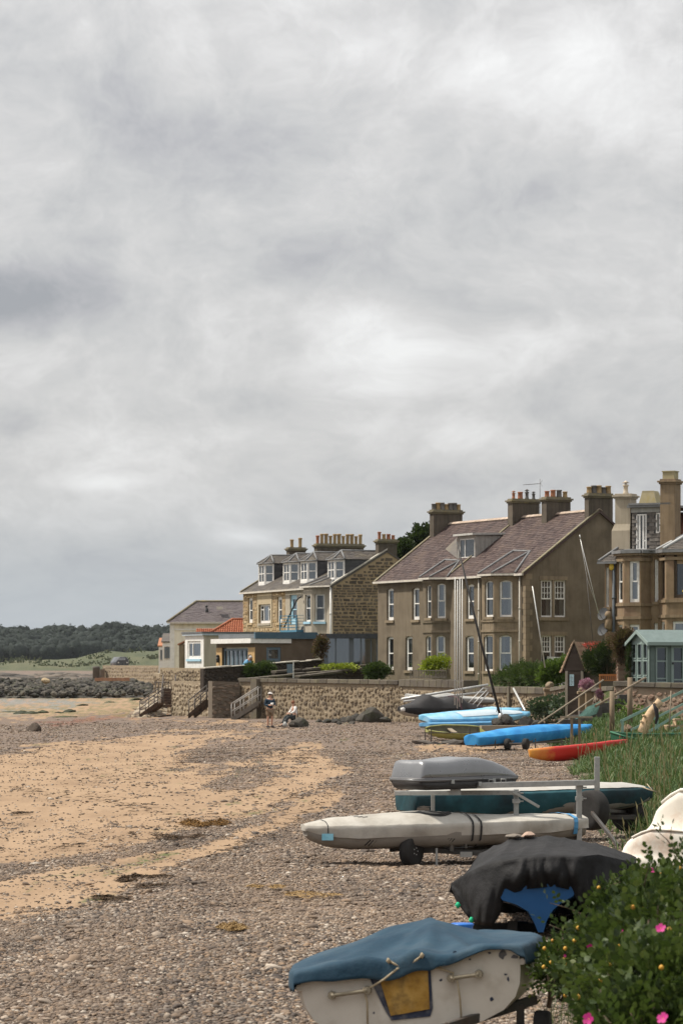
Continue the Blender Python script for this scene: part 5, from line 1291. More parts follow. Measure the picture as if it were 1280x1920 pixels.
def stone_mesh(k,mat):
 if (k, mat.name) not in STM: STM[(k, mat.name)] = STONE[k].mesh('stone', mat)
 return STM[(k,mat.name)]
def wall_thing(name,label,cat,p0,d0,z0,p1,d1,z1,base0,base1,thick=.5,cop=None,mat=None,smat=None,smati=None,size=.36,n_obj=0,cop_h=.18,group=None,seed=1,fill=.86,cw=1.0,keep=lambda x: True):
 """a rubble wall between two spots: core, separate stones (the largest as parts), coping stones; z0/z1 tops, base feet"""
 A,B = Vector((PX(p0,d0),d0,0)),Vector((PX(p1,d1),d1,0)); Ln = (B - A).length
 t = thing(name,label,cat,(A.x,A.y,0),math.atan2((B - A).y,(B - A).x),group); rr = random.Random(seed)
 g = MB(); ch_ = cop_h if cop else 0
 vs = [(0, 0, base0), (Ln, 0, base1), (Ln, 0, z1 - ch_), (0, 0, z0 - ch_)]; g.prism(vs, (0, thick, 0)); g.build('core', mat or lime, t)
 cells = []; z = min(base0,base1)
 zt = lambda a: (z0 + (z1 - z0) * a / Ln) - ch_; zb__ = lambda a: base0 + (base1 - base0) * a / Ln
 while z < max(z0,z1):
  h = size * rr.uniform(.55,1.0); a = -rr.uniform(0,size)
  while a < Ln:
   w = size * cw * rr.uniform(.45,1.6); w0_ = w
   if a < 0: w += a; a = 0
   if a + w > Ln: w = Ln - a
   if w < .07: a += max(w,.05); continue
   c = a + w / 2; zc_ = z + h / 2 + rr.uniform(-.09,.09)
   if zc_ + h * .45 < min(zt(a),zt(a + w)) and zc_ > zb__(c): cells.append((c,zc_,w * fill * rr.uniform(.82,1.02),h * fill * rr.uniform(.75,1.25)))
   a += w
  z += h
 cells.sort(key=lambda q: -q[2] * q[3])
 sm_ = MB()
 for i,(a,zc_,w,h) in enumerate(cells):
  k = rr.randrange(8); dpt = rr.uniform(.03,.09)
  if i < n_obj:
   mobj('stone', stone_mesh(k, smat or stone_mix), t, (a, .01, zc_), (0, rr.uniform(-.25, .25), 0), (w, dpt, h))
  else:
   q = STONE[k]; sm_.add([(a + v[0] * w,.01 + v[1] * dpt,zc_ + v[2] * h) for v in q.v],q.f)
 if sm_.f: sm_.build('small_stones', smati or stone_mixi, t, kind='stuff')
 if cop:
  a = 0
  while a < Ln - .1:
   w = min(rr.uniform(.7,1.3),Ln - a); zt0,zt1 = z0 + (z1 - z0) * a / Ln,z0 + (z1 - z0) * (a + w) / Ln; q = MB()
   j = rr.uniform(-.03,.03)
   q.prism([(a + .012, -.12, zt0 - cop_h + .004), (a + w - .012, -.12, zt1 - cop_h + .004), (a + w - .02, -.10, zt1 + j), (a + .02, -.10, zt0 + j)], (0, thick + .2, 0)); q.build('coping_stone', cop, t, bevel=.025); a += w
 return t
zt = lambda py,d: PZ(py,d)
sw = wall_thing('sea_wall', 'long rubble sea wall with dark coping behind the two people', 'sea wall', 450, 180.5, zt(1271, 180.5), 750, 168, zt(1276, 168), -.3, -.15, .7, coping_m, n_obj=290, size=.31, seed=3, fill=.93, cop_h=.24)
sw2 = wall_thing('sea_wall', 'stone wall with broad dark coping behind the covered boats', 'sea wall', 750, 168, zt(1273, 168), 872, 160, zt(1276, 160), -.15, .2, .7, coping_m, n_obj=60, size=.31, seed=4, fill=.93, cop_h=.42)
sw3 = wall_thing('garden_wall', 'low garden wall with rounded brown coping below the hedge', 'garden wall', 872, 160, zt(1287, 160), 1024, 149, zt(1289, 149), 0, .3, .5, coping_m, n_obj=110, size=.30, seed=5, cop_h=.33)
for p in (872,906,960):
 d_ = np.interp(p, [872, 1024], [160, 149]); q = MB(); x = PX(p, d_); q.box(-.13, .13, -.16, .1, 0, 2.0); o = q.build('pilaster', coping_m, sw3); o.location = sw3.matrix_world.inverted() @ Vector((x, d_, 0)) if False else ((Vector((x, d_, 0)) - sw3.location).length, -.02, .05)
pier = wall_thing('sea_wall', 'dark square-ended rubble wall left of the long sea wall', 'sea wall', 398, 179.6, zt(1277, 179.6), 450, 180.2, zt(1279, 180), -.4, -.4, .8, None, mat=mk('dark_mortar', [(.12, .098, .075), (.17, .14, .108)], scale=2), smat=dark_stone, smati=dark_stonei, n_obj=70, size=.22, seed=6, cw=1.7, fill=.95)
mid_w = wall_thing('sea_wall', 'rubble wall behind the timber stair rails', 'sea wall', 322, 192, zt(1277, 192), 398, 186, zt(1278, 186), -.5, -.4, .6, None, smat=mk('pale_wall_stone', [(.15, .12, .09), (.24, .19, .13), (.33, .27, .19), (.4, .34, .25)], rand='object', scale=3, bump=.5), n_obj=150, size=.34, seed=7)
up_w = wall_thing('sea_wall', 'upper tan rubble wall above the seaward wooden stair', 'sea wall', 288, 205, zt(1262, 205), 330, 199, zt(1268, 199), -.5, -.4, .6, None, n_obj=70, size=.34, seed=8)
col_p = MB(); col_p.box(-.3, .3, -.3, .3, -.3, zt(1273, 180) + .0); o = col_p.build('recess_shade', coping_m, sw); o.location = ((Vector((PX(485, 179), 179, 0)) - sw.location).length, -.05, 0)  # dark upright box; shading of a drain recess put in as solid colour
# dark garden wall with pale coping running back from the corner
pale_cop = mk('pale_coping', [(.36, .33, .28), (.45, .42, .36)], rand='object', scale=2, streak=.3)
dk = wall_thing('garden_wall', 'dark brown garden wall with thin pale coping climbing to the right', 'garden wall', 382, 184, zt(1252, 184), 604, 190, zt(1236, 190), 1.5, 1.9, .35, pale_cop, mat=mk('dark_brick', [(.035, .028, .023), (.06, .046, .036)], scale=2, bump=.5), smat=dark_stone, smati=mk('dark_brick_stone', [(.035, .028, .022), (.055, .042, .033), (.075, .058, .045)], rand='island', scale=3), n_obj=0, size=.26, seed=9, cop_h=.07, fill=.95)
tw = wall_thing('garden_wall', 'low tan wall stepping down in front of the white extension', 'garden wall', 300, 203, zt(1252, 203), 384, 188, zt(1253, 188), 1.6, 1.6, .35, None, mat=mk('tan_render', [(.22, .175, .11), (.30, .245, .165)], scale=1, streak=.3), n_obj=0, size=.3, seed=10, fill=.9)
for k, (p0, d0, y0, p1, d1, y1, lab) in enumerate([(453, 181, 1271.5, 688, 188, 1251, 'long low dividing wall with dark coping just above the sea wall'), (516, 184, 1258, 706, 191, 1244, 'upper low dividing wall with dark coping below the conservatory'), (560, 182, 1266, 640, 185, 1258, 'short dividing wall between the two long garden walls')]):
 wall_thing('garden_wall', lab, 'garden wall', p0, d0, zt(y0, d0), p1, d1, zt(y1, d1), 1.6, 1.8, .3, coping_m, mat=MATS['dark_brick'], smat=dark_stone, smati=MATS['dark_brick_stone'], n_obj=0, size=.26, seed=20 + k, cop_h=.14)
# far stone pier with steps and the parked car
fw_ = wall_thing('pier_wall', 'far stone pier wall with square drain holes at the left of the houses', 'pier wall', 193, 415, zt(1247.5, 415), 300, 400, zt(1248, 400), -.4, -.3, 1.2, None, smat=mk('far_stone', [(.17, .135, .10), (.25, .20, .15), (.30, .25, .19)], rand='object', scale=3), smati=mk('far_stone_small', [(.17, .135, .10), (.25, .20, .15), (.30, .25, .19)], rand='island', scale=3), n_obj=200, size=.62, seed=11)
g = MB(); g.box(PX(193, 415), PX(330, 415), 416.5, 460, -.3, 3.1); g.build('quay_ground', mk('quay_gravel', [(.2, .17, .13), (.28, .24, .18)], scale=1), kind='structure')
t = thing('bollard', 'stubby stone post at the left end of the far pier wall', 'post', (PX(181, 413), 413, 1)); g = MB(); g.lathe([(.5, -1), (.5, 1.9), (.55, 1.95), (.45, 2.2)], n=10); g.build('post', grey_rock, t); g = MB(); g.box(.5, 1.1, .5, 1.2, -1, 1.8); g.build('stub_wall', dark_stone, t)
t = thing('stone_ledge', 'flat reddish stone ledge below the far pier wall', 'ledge', (PX(178, 345), 345, -.3)); g = MB()
for k in range(8): g.box(k * .5,k * .5 + .48,0,.9,1.75 + .02 * (k % 3),2.12 + .03 * (k % 2))
g.build('slab', mk('red_slab', [(.24, .13, .08), (.33, .19, .12)], rand='island', scale=2), t)
# stone skirt under the seaward stair: sloping pitched apron
g = MB(); rows = []
for f in np.linspace(0,1,9):
 p_t,y_t,d_t = 322 + 0 * f,1288 + 34 * f,203 - 12 * f
 rows.append([(PX(pp_,d_),d_,z_) for pp_,d_,z_ in ((322 - 10 * f,200 - 10 * f,2.0 - 2.0 * f),(300 - 20 * f,199 - 11 * f,1.6 - 1.75 * f),(270 - 14 * f,197 - 11 * f,.8 - 1.1 * f),(236 - 4 * f,194 - 8 * f,-.35 - .1 * f))])
g.loft(rows, closed=False, caps=False); ap = g.build('core', mk('apron_stone', [(.20, .17, .13), (.30, .25, .19), (.16, .14, .11)], scale=1.3, bump=.7, bscale=7, bdist=.06), None)
tp = thing('slipway_apron', 'pitched stone apron sloping to the sand below the wooden stairs', 'slipway', (0, 0, 0)); ap.parent = tp
rr = random.Random(77)
for k in range(120):
 f,s_ = rr.random(),rr.random() * 2.98; i = int(f * 7.99); j = int(s_)
 a,b = Vector(rows[i][j]).lerp(Vector(rows[i + 1][j]),f * 8 - i if f * 8 - i <= 1 else 1),Vector(rows[i][j + 1]).lerp(Vector(rows[i + 1][j + 1]),min(1,f * 8 - i))
 c = a.lerp(b, s_ - j); mobj('stone', stone_mesh(rr.randrange(8), MATS['pale_wall_stone'] if rr.random() < .6 else dark_stone), tp, c + Vector((0, -.02, .02)), (R(-55), rr.uniform(-.4, .4), rr.uniform(-.2, .2)), (rr.uniform(.25, .6), .08, rr.uniform(.2, .42)))
# stairs with rails
rust_w = mk('wet_timber', [(.045, .03, .022), (.085, .055, .04), (.14, .085, .06)], scale=3, bump=.4, bscale=20)
grey_c = mk('grey_concrete', [(.17, .15, .13), (.25, .225, .195)], scale=2, bump=.4, bscale=20, streak=.3)
def stair(name,label,a,b,w,n,mat,rail=None,railh=.9,side=None,posts=4):
 """flight from foot a to head b (3D), w = width vector"""
 t = thing(name, label, 'steps', a); a_, b_ = Vector((0, 0, 0)), Vector(b) - Vector(a); w = Vector(w); run = Vector((b_.x, b_.y, 0));
 for k in range(n):
  g = MB(); o = run * (k / n) + UP * (b_.z * k / n); g.fbox(o, run / n * 1.15, w, UP * (b_.z / n) * .96); g.build('step', mat, t)
 if side:
  for e in (Vector((0,0,0)) - w.normalized() * .08,w):
   g = MB(); g.fbox(e - UP * .22, b_, w.normalized() * .08, UP * .30); g.build('stringer', side, t)
 if rail:
  for e in (w * .02,w * .98):
   g = MB(); g.tube([e + UP * railh,e + b_ + UP * railh],.035,6); g.tube([e + UP * railh * .5,e + b_ + UP * railh * .5],.025,6)
   for k in range(posts): q = e + b_ * (k / (posts - 1)); g.tube([q - UP * .3,q + UP * railh],.03,6)
   g.build('handrail', rail, t)
 return t
pt3 = lambda px,py,d: P(px,py,d)
iron = mk('dull_iron', [(.07, .06, .055), (.13, .11, .095)], rough=.7, scale=6)
stair('stairs', 'dark wooden seaward stair between iron rails on the stone apron', pt3(302, 1326, 192), pt3(306, 1291, 196), (.85, -.1, 0), 7, rust_w, iron, side=rust_w)
stair('stairs', 'dark timber ramp stair slanting up left of the rubble wall', pt3(262, 1342, 188), pt3(296, 1318, 189.5), (.3, 1.0, 0), 6, rust_w, iron, side=rust_w, posts=3)
stair('stairs', 'brown timber stair slanting against the rubble wall beneath iron rails', pt3(354, 1341, 181), pt3(388, 1312, 183.5), (.3, .9, 0), 6, rust_w, iron, side=rust_w)
stair('stairs', 'grey concrete steps with steel handrails against the sea wall left of the standing man', pt3(434, 1348, 176), pt3(484, 1316, 177.5), (.15, 1.1, 0), 7, grey_c, mk('grey_rail', [(.26, .24, .22), (.36, .34, .31)], rough=.5, scale=5), side=grey_c)
g = MB();
for k in range(5): g.tube([pt3(292 + k * 6,1302,197),pt3(292 + k * 6,1278,197)],.03,5)
g.tube([pt3(290,1279,197),pt3(318,1279,197)],.035,5); g.tube([pt3(290,1290,197),pt3(318,1290,197)],.03,5)
t = thing('railing', 'iron railing above the head of the seaward stair', 'railing', (0, 0, 0)); g.build('rail', iron, t)
# parked car behind the pier wall
ct = thing('parked_car', 'dark grey parked car half hidden behind the far pier wall', 'car', (PX(230, 424), 424, 3.1), R(17))
cw_ = 1.75; car_p = mk('car_paint', [(.035, .035, .04), (.05, .05, .055)], rough=.3, spec=.5, scale=1, bump=0, coat=.5)
g = MB(); prof = [(-.95,.1),(-.95,.75),(-.75,.98),(-.45,1.42),(.5,1.46),(.85,1.1),(.92,.7),(.92,.1)]
sec = lambda yy,k: [(x * k,yy,z) for x,z in prof]
g.loft([sec(-.1, .92), sec(0, 1), sec(3.6, 1), sec(3.9, .9)]); g.build('body', car_p, ct, bevel=.04)
g = MB(); g.quad((-.62, -.13, .98), (.4, -.13, .98), (.34, -.115, 1.36), (-.42, -.115, 1.36)); g.build('windscreen', GLASSB, ct)
for k in range(4):
 g = MB(); g.box(-.62 + .03 * k, .4, -.17, -.15, .98 + k * .1, 1.02 + k * .1); g.build('louvre', mk('pale_reflection', [(.3, .3, .31), (.38, .38, .39)], scale=5), ct)  # pale bars put in for reflections across the windscreen
for sx in (-.9,.8):
 for yy in (.7,3.0):
  g = MB(); g.lathe([(.3, -.1), (.32, -.06), (.32, .06), (.3, .1)], sx + .05, yy, .31, 14, axis='x'); g.build('wheel', pipe_d, ct)
for sx in (-.7, .55): g = MB(); g.box(sx, sx + .18, -.14, -.09, .55, .72); g.build('headlight', fascia_w, ct)
# ------------------------------------------------------------------ right-hand bay-fronted house
RH = HB(1133,160,zb=2.3,u=(.89,-.45)); RH.L = 14
rh = RH.empty('house', 'tall sandstone house with slate-hung dormer and bay windows at the right edge', 'house')
rstone = mk('right_stone', [(.17, .118, .07), (.225, .16, .097), (.26, .195, .125)], scale=1.5, bump=.5, bscale=14, streak=.3, dirt=(.22, .13, .095), dscale=.6, damt=.6)
rdress = mk('right_dressed', [(.20, .145, .088), (.255, .19, .122)], scale=2, bump=.3, streak=.4)
rf_ = lambda px,py,y=0: RH.fac(px,py,y)
pF = Pan(0,0,14,0); ez0 = rf_(1140,1054)[1]; ez = rf_(1165,1043)[1]
xs_ = rf_(1156,1100)[0]
b1b,b1c = rf_(1169,1100,-.75)[0],rf_(1200,1100,-.75)[0]; b1a,b1d = b1b - .75,rf_(1218.5,1100)[0]; b1d = max(b1d,b1c + .3)
b2b = rf_(1248,1100,-.9)[0]; b2a = b2b - .75; b2c = b2b + 2.6; b2d = b2c + .9
wz = (rf_(1229,1128)[1],rf_(1229,1049)[1]); sl = pF.rect(RH,1225.5,1233,1049,1128); sl2 = pF.rect(RH,1225,1232,1168,1196)
slot = pF.rect(RH,1134.5,1140.5,1064,1138)
sl2 = (sl2[0],sl2[1],sl2[3] - 1.7,sl2[3])
g = MB(); pF.wall(g,-1.5,ez0,[slot],a1=xs_); pF.wall(g,-1.5,ez,[sl,sl2,(b1a,b1d,-1.49,ez - .001),(b2a,b2d,-1.49,ez - .001)],a0=xs_); Pan(0,9,0,0).wall(g,-1.5,ez0); Pan(xs_,9,xs_,0).wall(g,ez0 - .5,ez)
g.build('wall', rstone, rh)
st = MB(); blocks(st, pF, .05, 6, -1.2, ez0 - .05, .5, .28, .018, [slot, (slot[0] - .2, slot[1] + .2, slot[2] - .2, slot[3] + .25), (sl[0] - .2, sl[1] + .2, sl[2] - .25, sl[3] + .25), (sl2[0] - .15, sl2[1] + .15, -1, sl2[3] + .25), (b1a, b1d, -2, 20), (b2a, b2d, -2, 20)], seed=61, gap=.02); st.build('wall_stones', mk('right_blocks', [(.16, .10, .062), (.215, .145, .088), (.25, .18, .115), (.20, .12, .09)], rand='island', scale=2, bump=.4, streak=.2), rh, kind='stuff')
window(rh, pF, slot, 'sash', fw=.07, sill=rdress); window(rh, pF, sl, 'sash', fw=.14, sill=rdress, curtain=3); window(rh, pF, sl2, 'sash', fw=.12)
def rbay(xa,xb,xc,xd,p,wins_f,wins_c,wins_l,ztop,band):
 fr,ck,lk = Pan(xb,-p,xc,-p),Pan(xc,-p,xd,0),Pan(xa,0,xb,-p); b = MB()
 for pn,ws in ((fr,wins_f),(ck,wins_c),(lk,wins_l)): pn.wall(b,-1.5,ztop,ws,reveal=.18)
 for z in band:
  for pn in (fr,ck,lk): pn.box(b,-.03,pn.w + .03,z,z + .16,-.07,-.002,1)
 b.build('bay', [rstone, rdress], rh); return fr, ck, lk
def zz_(py,px,y): return RH.fac(px,py,y)[1]
u0,u1 = zz_(1129,1189,-.75),zz_(1051,1189,-.75); l1 = zz_(1171,1189,-.75); l0 = l1 - 1.9
fw_p = Pan(b1b,-.75,b1c,-.75); fa = fw_p.rect(RH,1179,1199.5,1051,1129); fa = (max(.1,fa[0]),min(fw_p.w - .07,fa[1]),u0,u1); fb = (fa[0],fa[1],l0,l1)
ckw = Pan(b1c,-.75,b1d,0).w; lkw = Pan(b1a,0,b1b,-.75).w; la = (.22,lkw - .22,u0,u1); lb = (.22,lkw - .22,l0,l1)
pans = rbay(b1a,b1b,b1c,b1d,.75,[fa,fb],[],[la,lb],ez - .02,[u0 - .2,zz_(1161,1189,-.75),ez - .3])
window(rh, pans[0], fa, 'sash', rec=.08, fw=.13, curtain=2, glass=GLASSB); window(rh, pans[0], fb, 'fixed', rec=.08, fw=.12, glass=GLASSB); window(rh, pans[2], la, 'sash', rec=.08, fw=.12, curtain=3); window(rh, pans[2], lb, 'sash', rec=.08, fw=.12)
u0b,u1b = zz_(1121,1270,-.9),zz_(1035,1270,-.9); l1b = zz_(1165,1270,-.9); l0b = l1b - 1.8
fa = (.42,2.2,u0b,u1b); fb = (.35,2.2,l0b,l1b); lkw = Pan(b2a,0,b2b,-.9).w; la = (.3,lkw - .25,u0b,u1b); lb = (.3,lkw - .25,l0b,l1b)
pans = rbay(b2a,b2b,b2c,b2d,.9,[fa,fb],[],[la,lb],ez - .02,[u0b - .24,zz_(1158,1270,-.9),ez - .28])
brownf = mk('brown_frame', [(.05, .032, .02), (.08, .055, .035)], rough=.6, scale=4)
wn = window(rh, pans[0], fa, 'fixed', rec=.10, fw=.14, frame=brownf, glass=GLASS); window(rh, pans[0], fb, 'fixed', rec=.08, fw=.12, blind=.9, glass=GLASSB); window(rh, pans[2], la, 'fixed', rec=.10, fw=.1, frame=brownf, glass=GLASS); window(rh, pans[2], lb, 'sash', rec=.08, fw=.13, curtain=3)
amber = mk('amber_glass', [(.55, .36, .05), (.65, .45, .1)], rough=.3, scale=4); g = MB()
for a_,z_,r_ in ((.95,u1b - .35,.14),(1.5,u1b - .38,.12),(.95,u0b + .35,.10),(1.4,u0b + .12,.16)):
 q = pans[0].p(a_,z_,.12); g.lathe([(r_ * .2,-r_),(r_,0),(r_ * .3,r_)],q.x,q.y,q.z,7)
g.build('window_ornament', amber, wn)
g = MB(); pans[0].box(g, .55, 2.1, u1b - .62, u1b - .1, .118, .13); g.build('blind', mk('tan_blind', [(.28, .19, .11), (.35, .25, .16)], scale=2), wn)
# cornices and roofs
cor = MB()
for a,b_ in (((b1a,0),(b1b,-.75)),((b1b,-.75),(b1c,-.75)),((b1c,-.75),(b1d,0)),((b1d,0),(b2a,0)),((b2a,0),(b2b,-.9)),((b2b,-.9),(b2c,-.9))):
 pn = Pan(a[0],a[1],b_[0],b_[1]); pn.box(cor,-.05,pn.w + .05,ez,ez + .12,-.14,.1); pn.box(cor,-.08,pn.w + .08,ez + .122,ez + .28,-.24,.1,1)
cor.build('cornice', [rdress, lead], rh)
g = MB(); g.prism([(b1a - .1, .3, ez + .25), (b1b, -.95, ez + .25), (b1c, -.95, ez + .25), (b2a, -.1, ez + .25), (b2a, 3, ez + .5), (b1a - .1, 3, ez + .5)], (0, 0, .06)); g.build('lead_flat', lead, rh)
A0 = Vector((-.25,-.3,ez0));
g = MB(); slates(g, [(-.25, -.3, ez0 + .02), (xs_ + .1, -.3, ez0 + .02), (xs_ + .1, 1.4, ez0 + 1.15)], ex=.17, w=.24); slates(g, [(-.25, 3, ez0 + .02), (-.25, -.3, ez0 + .02), (xs_ + .1, 1.4, ez0 + 1.15)], ex=.17, w=.24); r_ = g.build('wing_roof', slate_g, rh)
g = MB(); g.tube([(-.25, -.3, ez0 + .05), (xs_ + .1, 1.4, ez0 + 1.2)], .08, 6); g.fbox((-.3, -.4, ez0 - .1), (xs_ + .4, 0, 0), (0, .12, 0), (0, 0, .12)); g.build('gutter', lead, r_)
h0,h1,h2 = Vector((b2a - .1,-.1,ez + .28)),Vector((b2b - .1,-1.1,ez + .28)),Vector((b2c + .1,-1.1,ez + .28)); apx = Vector((b2b + 1.4,1.0,zz_(986,1282,1.0)))
g = MB(); slates(g, [h1, h2, apx], ex=.17, w=.24); slates(g, [h0, h1, apx], ex=.17, w=.24); r_ = g.build('bay_roof', slate_g, rh)
g = MB(); g.tube([h1 + UP * .04, apx + UP * .04], .09, 6); g.tube([h0 + UP * .04, apx + UP * .04], .09, 6); g.build('lead_hip', mk('pale_lead', [(.40, .41, .41), (.5, .51, .5)], rough=.5, scale=3), r_)
# slate-hung dormer storey
dy = .55; d0x,d1x = RH.fac(1184.5,1000,dy)[0],RH.fac(1240,1000,dy)[0] + .6; dz0,dz1 = ez + .2,zz_(952,1190,dy)
dz1b = dz1
dp = Pan(d0x,dy,d1x,dy); w1 = dp.rect(RH,1192,1211.5,962,1025); w2 = dp.rect(RH,1229,1237,953,997); w1 = (w1[0],w1[1],dz0 + .12,dz1 - .35); w2 = (w2[0],w2[1],w1[2] + .9,dz1 - .3)
g = MB(); dp.wall(g, dz0 - .2, dz1, [w1, w2], reveal=.1); Pan(d0x, 6, d0x, dy).wall(g, dz0 - .2, dz1); do = g.build('dormer', slate_d, rh)
g = MB(); slates(g,[dp.p(0,dz0,-.012),dp.p(dp.w,dz0,-.012),dp.p(dp.w,dz1 - .25,-.012),dp.p(0,dz1 - .25,-.012)],holes=[[dp.p(a,b,-.012) for a,b in ((w[0] - .05,w[2] - .1),(w[1] + .05,w[2] - .1),(w[1] + .05,w[3] + .05),(w[0] - .05,w[3] + .05))] for w in (w1,w2)],ex=.2,w=.28,lift=.03)
keepf = [i for i,f in enumerate(g.f) if len(f) == 4]; g2 = MB()
for i in keepf[1:]: g2.add([g.v[j] for j in g.f[i]],[(0,1,2,3)])
g2.build('hung_slates', mk('hung_slate', [(.085, .075, .066), (.125, .11, .098), (.16, .145, .13)], rand='island', rough=.65, scale=2, dirt=(.25, .23, .2), dscale=6, damt=.4), do, kind='stuff')
for w, st_ in ((w1, 'triple'), (w2, 'fixed')):
 f = MB(); a0,a1,b0_,b1_ = w
 bars = [(a0,a0 + .07,b0_,b1_),(a1 - .07,a1,b0_,b1_),(a0 + .07,a1 - .07,b1_ - .07,b1_),(a0 + .07,a1 - .07,b0_,b0_ + .09)]
 if st_ == 'triple': bars += [(a0 + (a1 - a0) * k - .05, a0 + (a1 - a0) * k + .05, b0_ + .09, b1_ - .07) for k in (.32, .68)] + [(a0 + .07, a0 + (a1 - a0) * .3, b0_ + (b1_ - b0_) * .25, b0_ + (b1_ - b0_) * .25 + .06), (a0 + (a1 - a0) * .7, a1 - .07, b0_ + (b1_ - b0_) * .25, b0_ + (b1_ - b0_) * .25 + .06)]
 for q in bars: dp.box(f, *q,-.03,.05)
 f.build('dormer_window_frame', white_paint, do); gp = MB(); gp.quad(*[dp.p(a, b, .03) for a, b in ((a0, b0_), (a1, b0_), (a1, b1_), (a0, b1_))]); gp.quad(*[dp.p(a, b, .4) for a, b in ((a0, b0_), (a1, b0_), (a1, b1_), (a0, b1_))], 1); gp.build('dormer_pane', [GLASS, dark_room], do)
g = MB(); g.box(d0x - .2, d1x + .1, dy - .3, 5, dz1, dz1 + .12); g.box(d0x - .05, d1x, dy - .06, dy - .003, dz1 - .26, dz1 - .01, 1); g.box(d0x - .1, d1x, dy - .35, dy - .2, dz1 + .122, dz1 + .22, 0); g.build('flat_roof', [lead, mk('grey_trim', [(.33, .33, .31), (.42, .42, .4)], scale=3, streak=.3)], do)
g = MB(); g.box(d0x - .06, d1x, dy - .22, dy - .01, dz0 - .1, dz0 + .02); g.build('dormer_sill', white_paint, do)
# stacks
def rchim(pl,pe,pr,pyt,y0,zb0,pots,mat,capmat=None,label=None,s=1.0):
 x0,x1 = RH.fac(pl,950,y0)[0],RH.fac(pe,950,y0)[0]
 x0,x1 = RH.fac(pl,950,y0)[0],RH.fac(pr,950,y0)[0]
 z1 = RH.fac(pe,pyt,y0)[1]
 return chimney(rh, x0, x1, y0, y0 + .9, zb0, z1, pots, mat=mat, capmat=capmat, along='x', label=label, pot_s=s), x0, x1, z1
pale_st = mk('pale_stack', [(.33, .285, .215), (.40, .35, .27)], scale=1, bump=.3, bscale=40, streak=.3)
o_, x0, x1, z1 = rchim(1152, 1160, 1181, 927, .9, ez0, [('cowl', mk('cream_pot', [(.5, .43, .33), (.6, .52, .42)], scale=4))], pale_st, pale_st, 'pale rendered chimney with one cowled pot', 1.3)
zq = RH.fac(1165, 995, .9)[1]; g = MB(); g.loft([[(x0 - .14, .76, ez0 - .3), (x1 + .02, .76, ez0 - .3), (x1 + .02, 1.9, ez0 - .3), (x0 - .14, 1.9, ez0 - .3)], [(x0 - .14, .76, zq), (x1 + .02, .76, zq), (x1 + .02, 1.9, zq), (x0 - .14, 1.9, zq)], [(x0 - .02, .88, zq + .35), (x1 - .005, .88, zq + .35), (x1 - .005, 1.8, zq + .35), (x0 - .02, 1.8, zq + .35)]], smooth=False); g.build('chimney_base', pale_st, o_)
o_, x0, x1, z1 = rchim(1236.5, 1254, 1264, 899, .2, ez, [], rdress, rdress, 'tall stone chimney with a square pot block'); g = MB(); g.box(x0 + .1, x1 - .08, .3, .95, z1 + .035, z1 + .42); g.box(x0 + .06, x1 - .04, .26, .99, z1 + .422, z1 + .47); g.build('pot_block', mk('lichen_block', [(.30, .26, .15), (.38, .33, .21)], scale=3, dirt=(.36, .28, .08), dscale=4), o_)
x0,x1 = RH.fac(1195,930,4)[0],RH.fac(1231,930,4)[0]; za,zb_ = RH.fac(1210,950,4)[1],RH.fac(1210,920,4)[1]
g = MB(); g.loft([[(x0, 4, za - 2), (x1, 4, za - 2), (x1, 5, za - 2), (x0, 5, za - 2)], [(x0, 4, za), (x1, 4, za), (x1, 5, za), (x0, 5, za)], [(x0 + .18, 4.1, zb_ - .1), (x1 - .22, 4.1, zb_ - .1), (x1 - .22, 4.9, zb_ - .1), (x0 + .18, 4.9, zb_ - .1)], [(x0 + .22, 4.1, zb_), (x1 - .28, 4.1, zb_), (x1 - .28, 4.9, zb_), (x0 + .22, 4.9, zb_)]], smooth=False); g.build('gable_head', MATS['lichen_block'], rh)
g = MB(); g.poly([(x1 + .3, 2.2, ez + .5), (x1 + 4.5, 2.2, ez + .5), (x1 + 4.5, 4.6, zz_(960, 1270, 4)), (x1 + .3, 4.6, zz_(960, 1240, 4))]); g.build('red_roof', mk('rust_roof', [(.20, .085, .05), (.27, .12, .07)], scale=1.5, streak=.2), rh)
xq = RH.fac(1150, 1100, -.08)[0]; pipe(rh, [(xq, -.1, ez0 - .1), (xq, -.1, -1)], r=.085, mat=mk('blue_grey_pipe', [(.07, .085, .10), (.10, .115, .13)], rough=.5, scale=4))
q = RH.hit(1147, 1062, (0, -.05, 0), (0, 1, 0)); g = MB(); g.lathe([(.02, -.22), (.15, -.16), (.17, 0), (.13, .17), (.02, .22)], q.x, q.y - .05, q.z, 8); g.build('alarm_box', mk('yellow_box', [(.62, .43, .05), (.7, .5, .08)], rough=.5, scale=4), rh)
for py in (1152,1181): q = RH.hit(1131,py,(0,-.3,0),(0,1,0)); dish(rh,(q.x,q.y,q.z),.36,(-.35,-.85,.35))
g = MB(); g.lathe([(.12, 0), (.2, .1), (.2, .5), (.1, .6), (.16, .65), (.2, .8), (.12, .95), (.02, 1.0)], RH.fac(1140, 1170, -.3)[0], -.35, RH.fac(1140, 1180, -.3)[1], 10); g.build('stone_urn', rdress, rh)
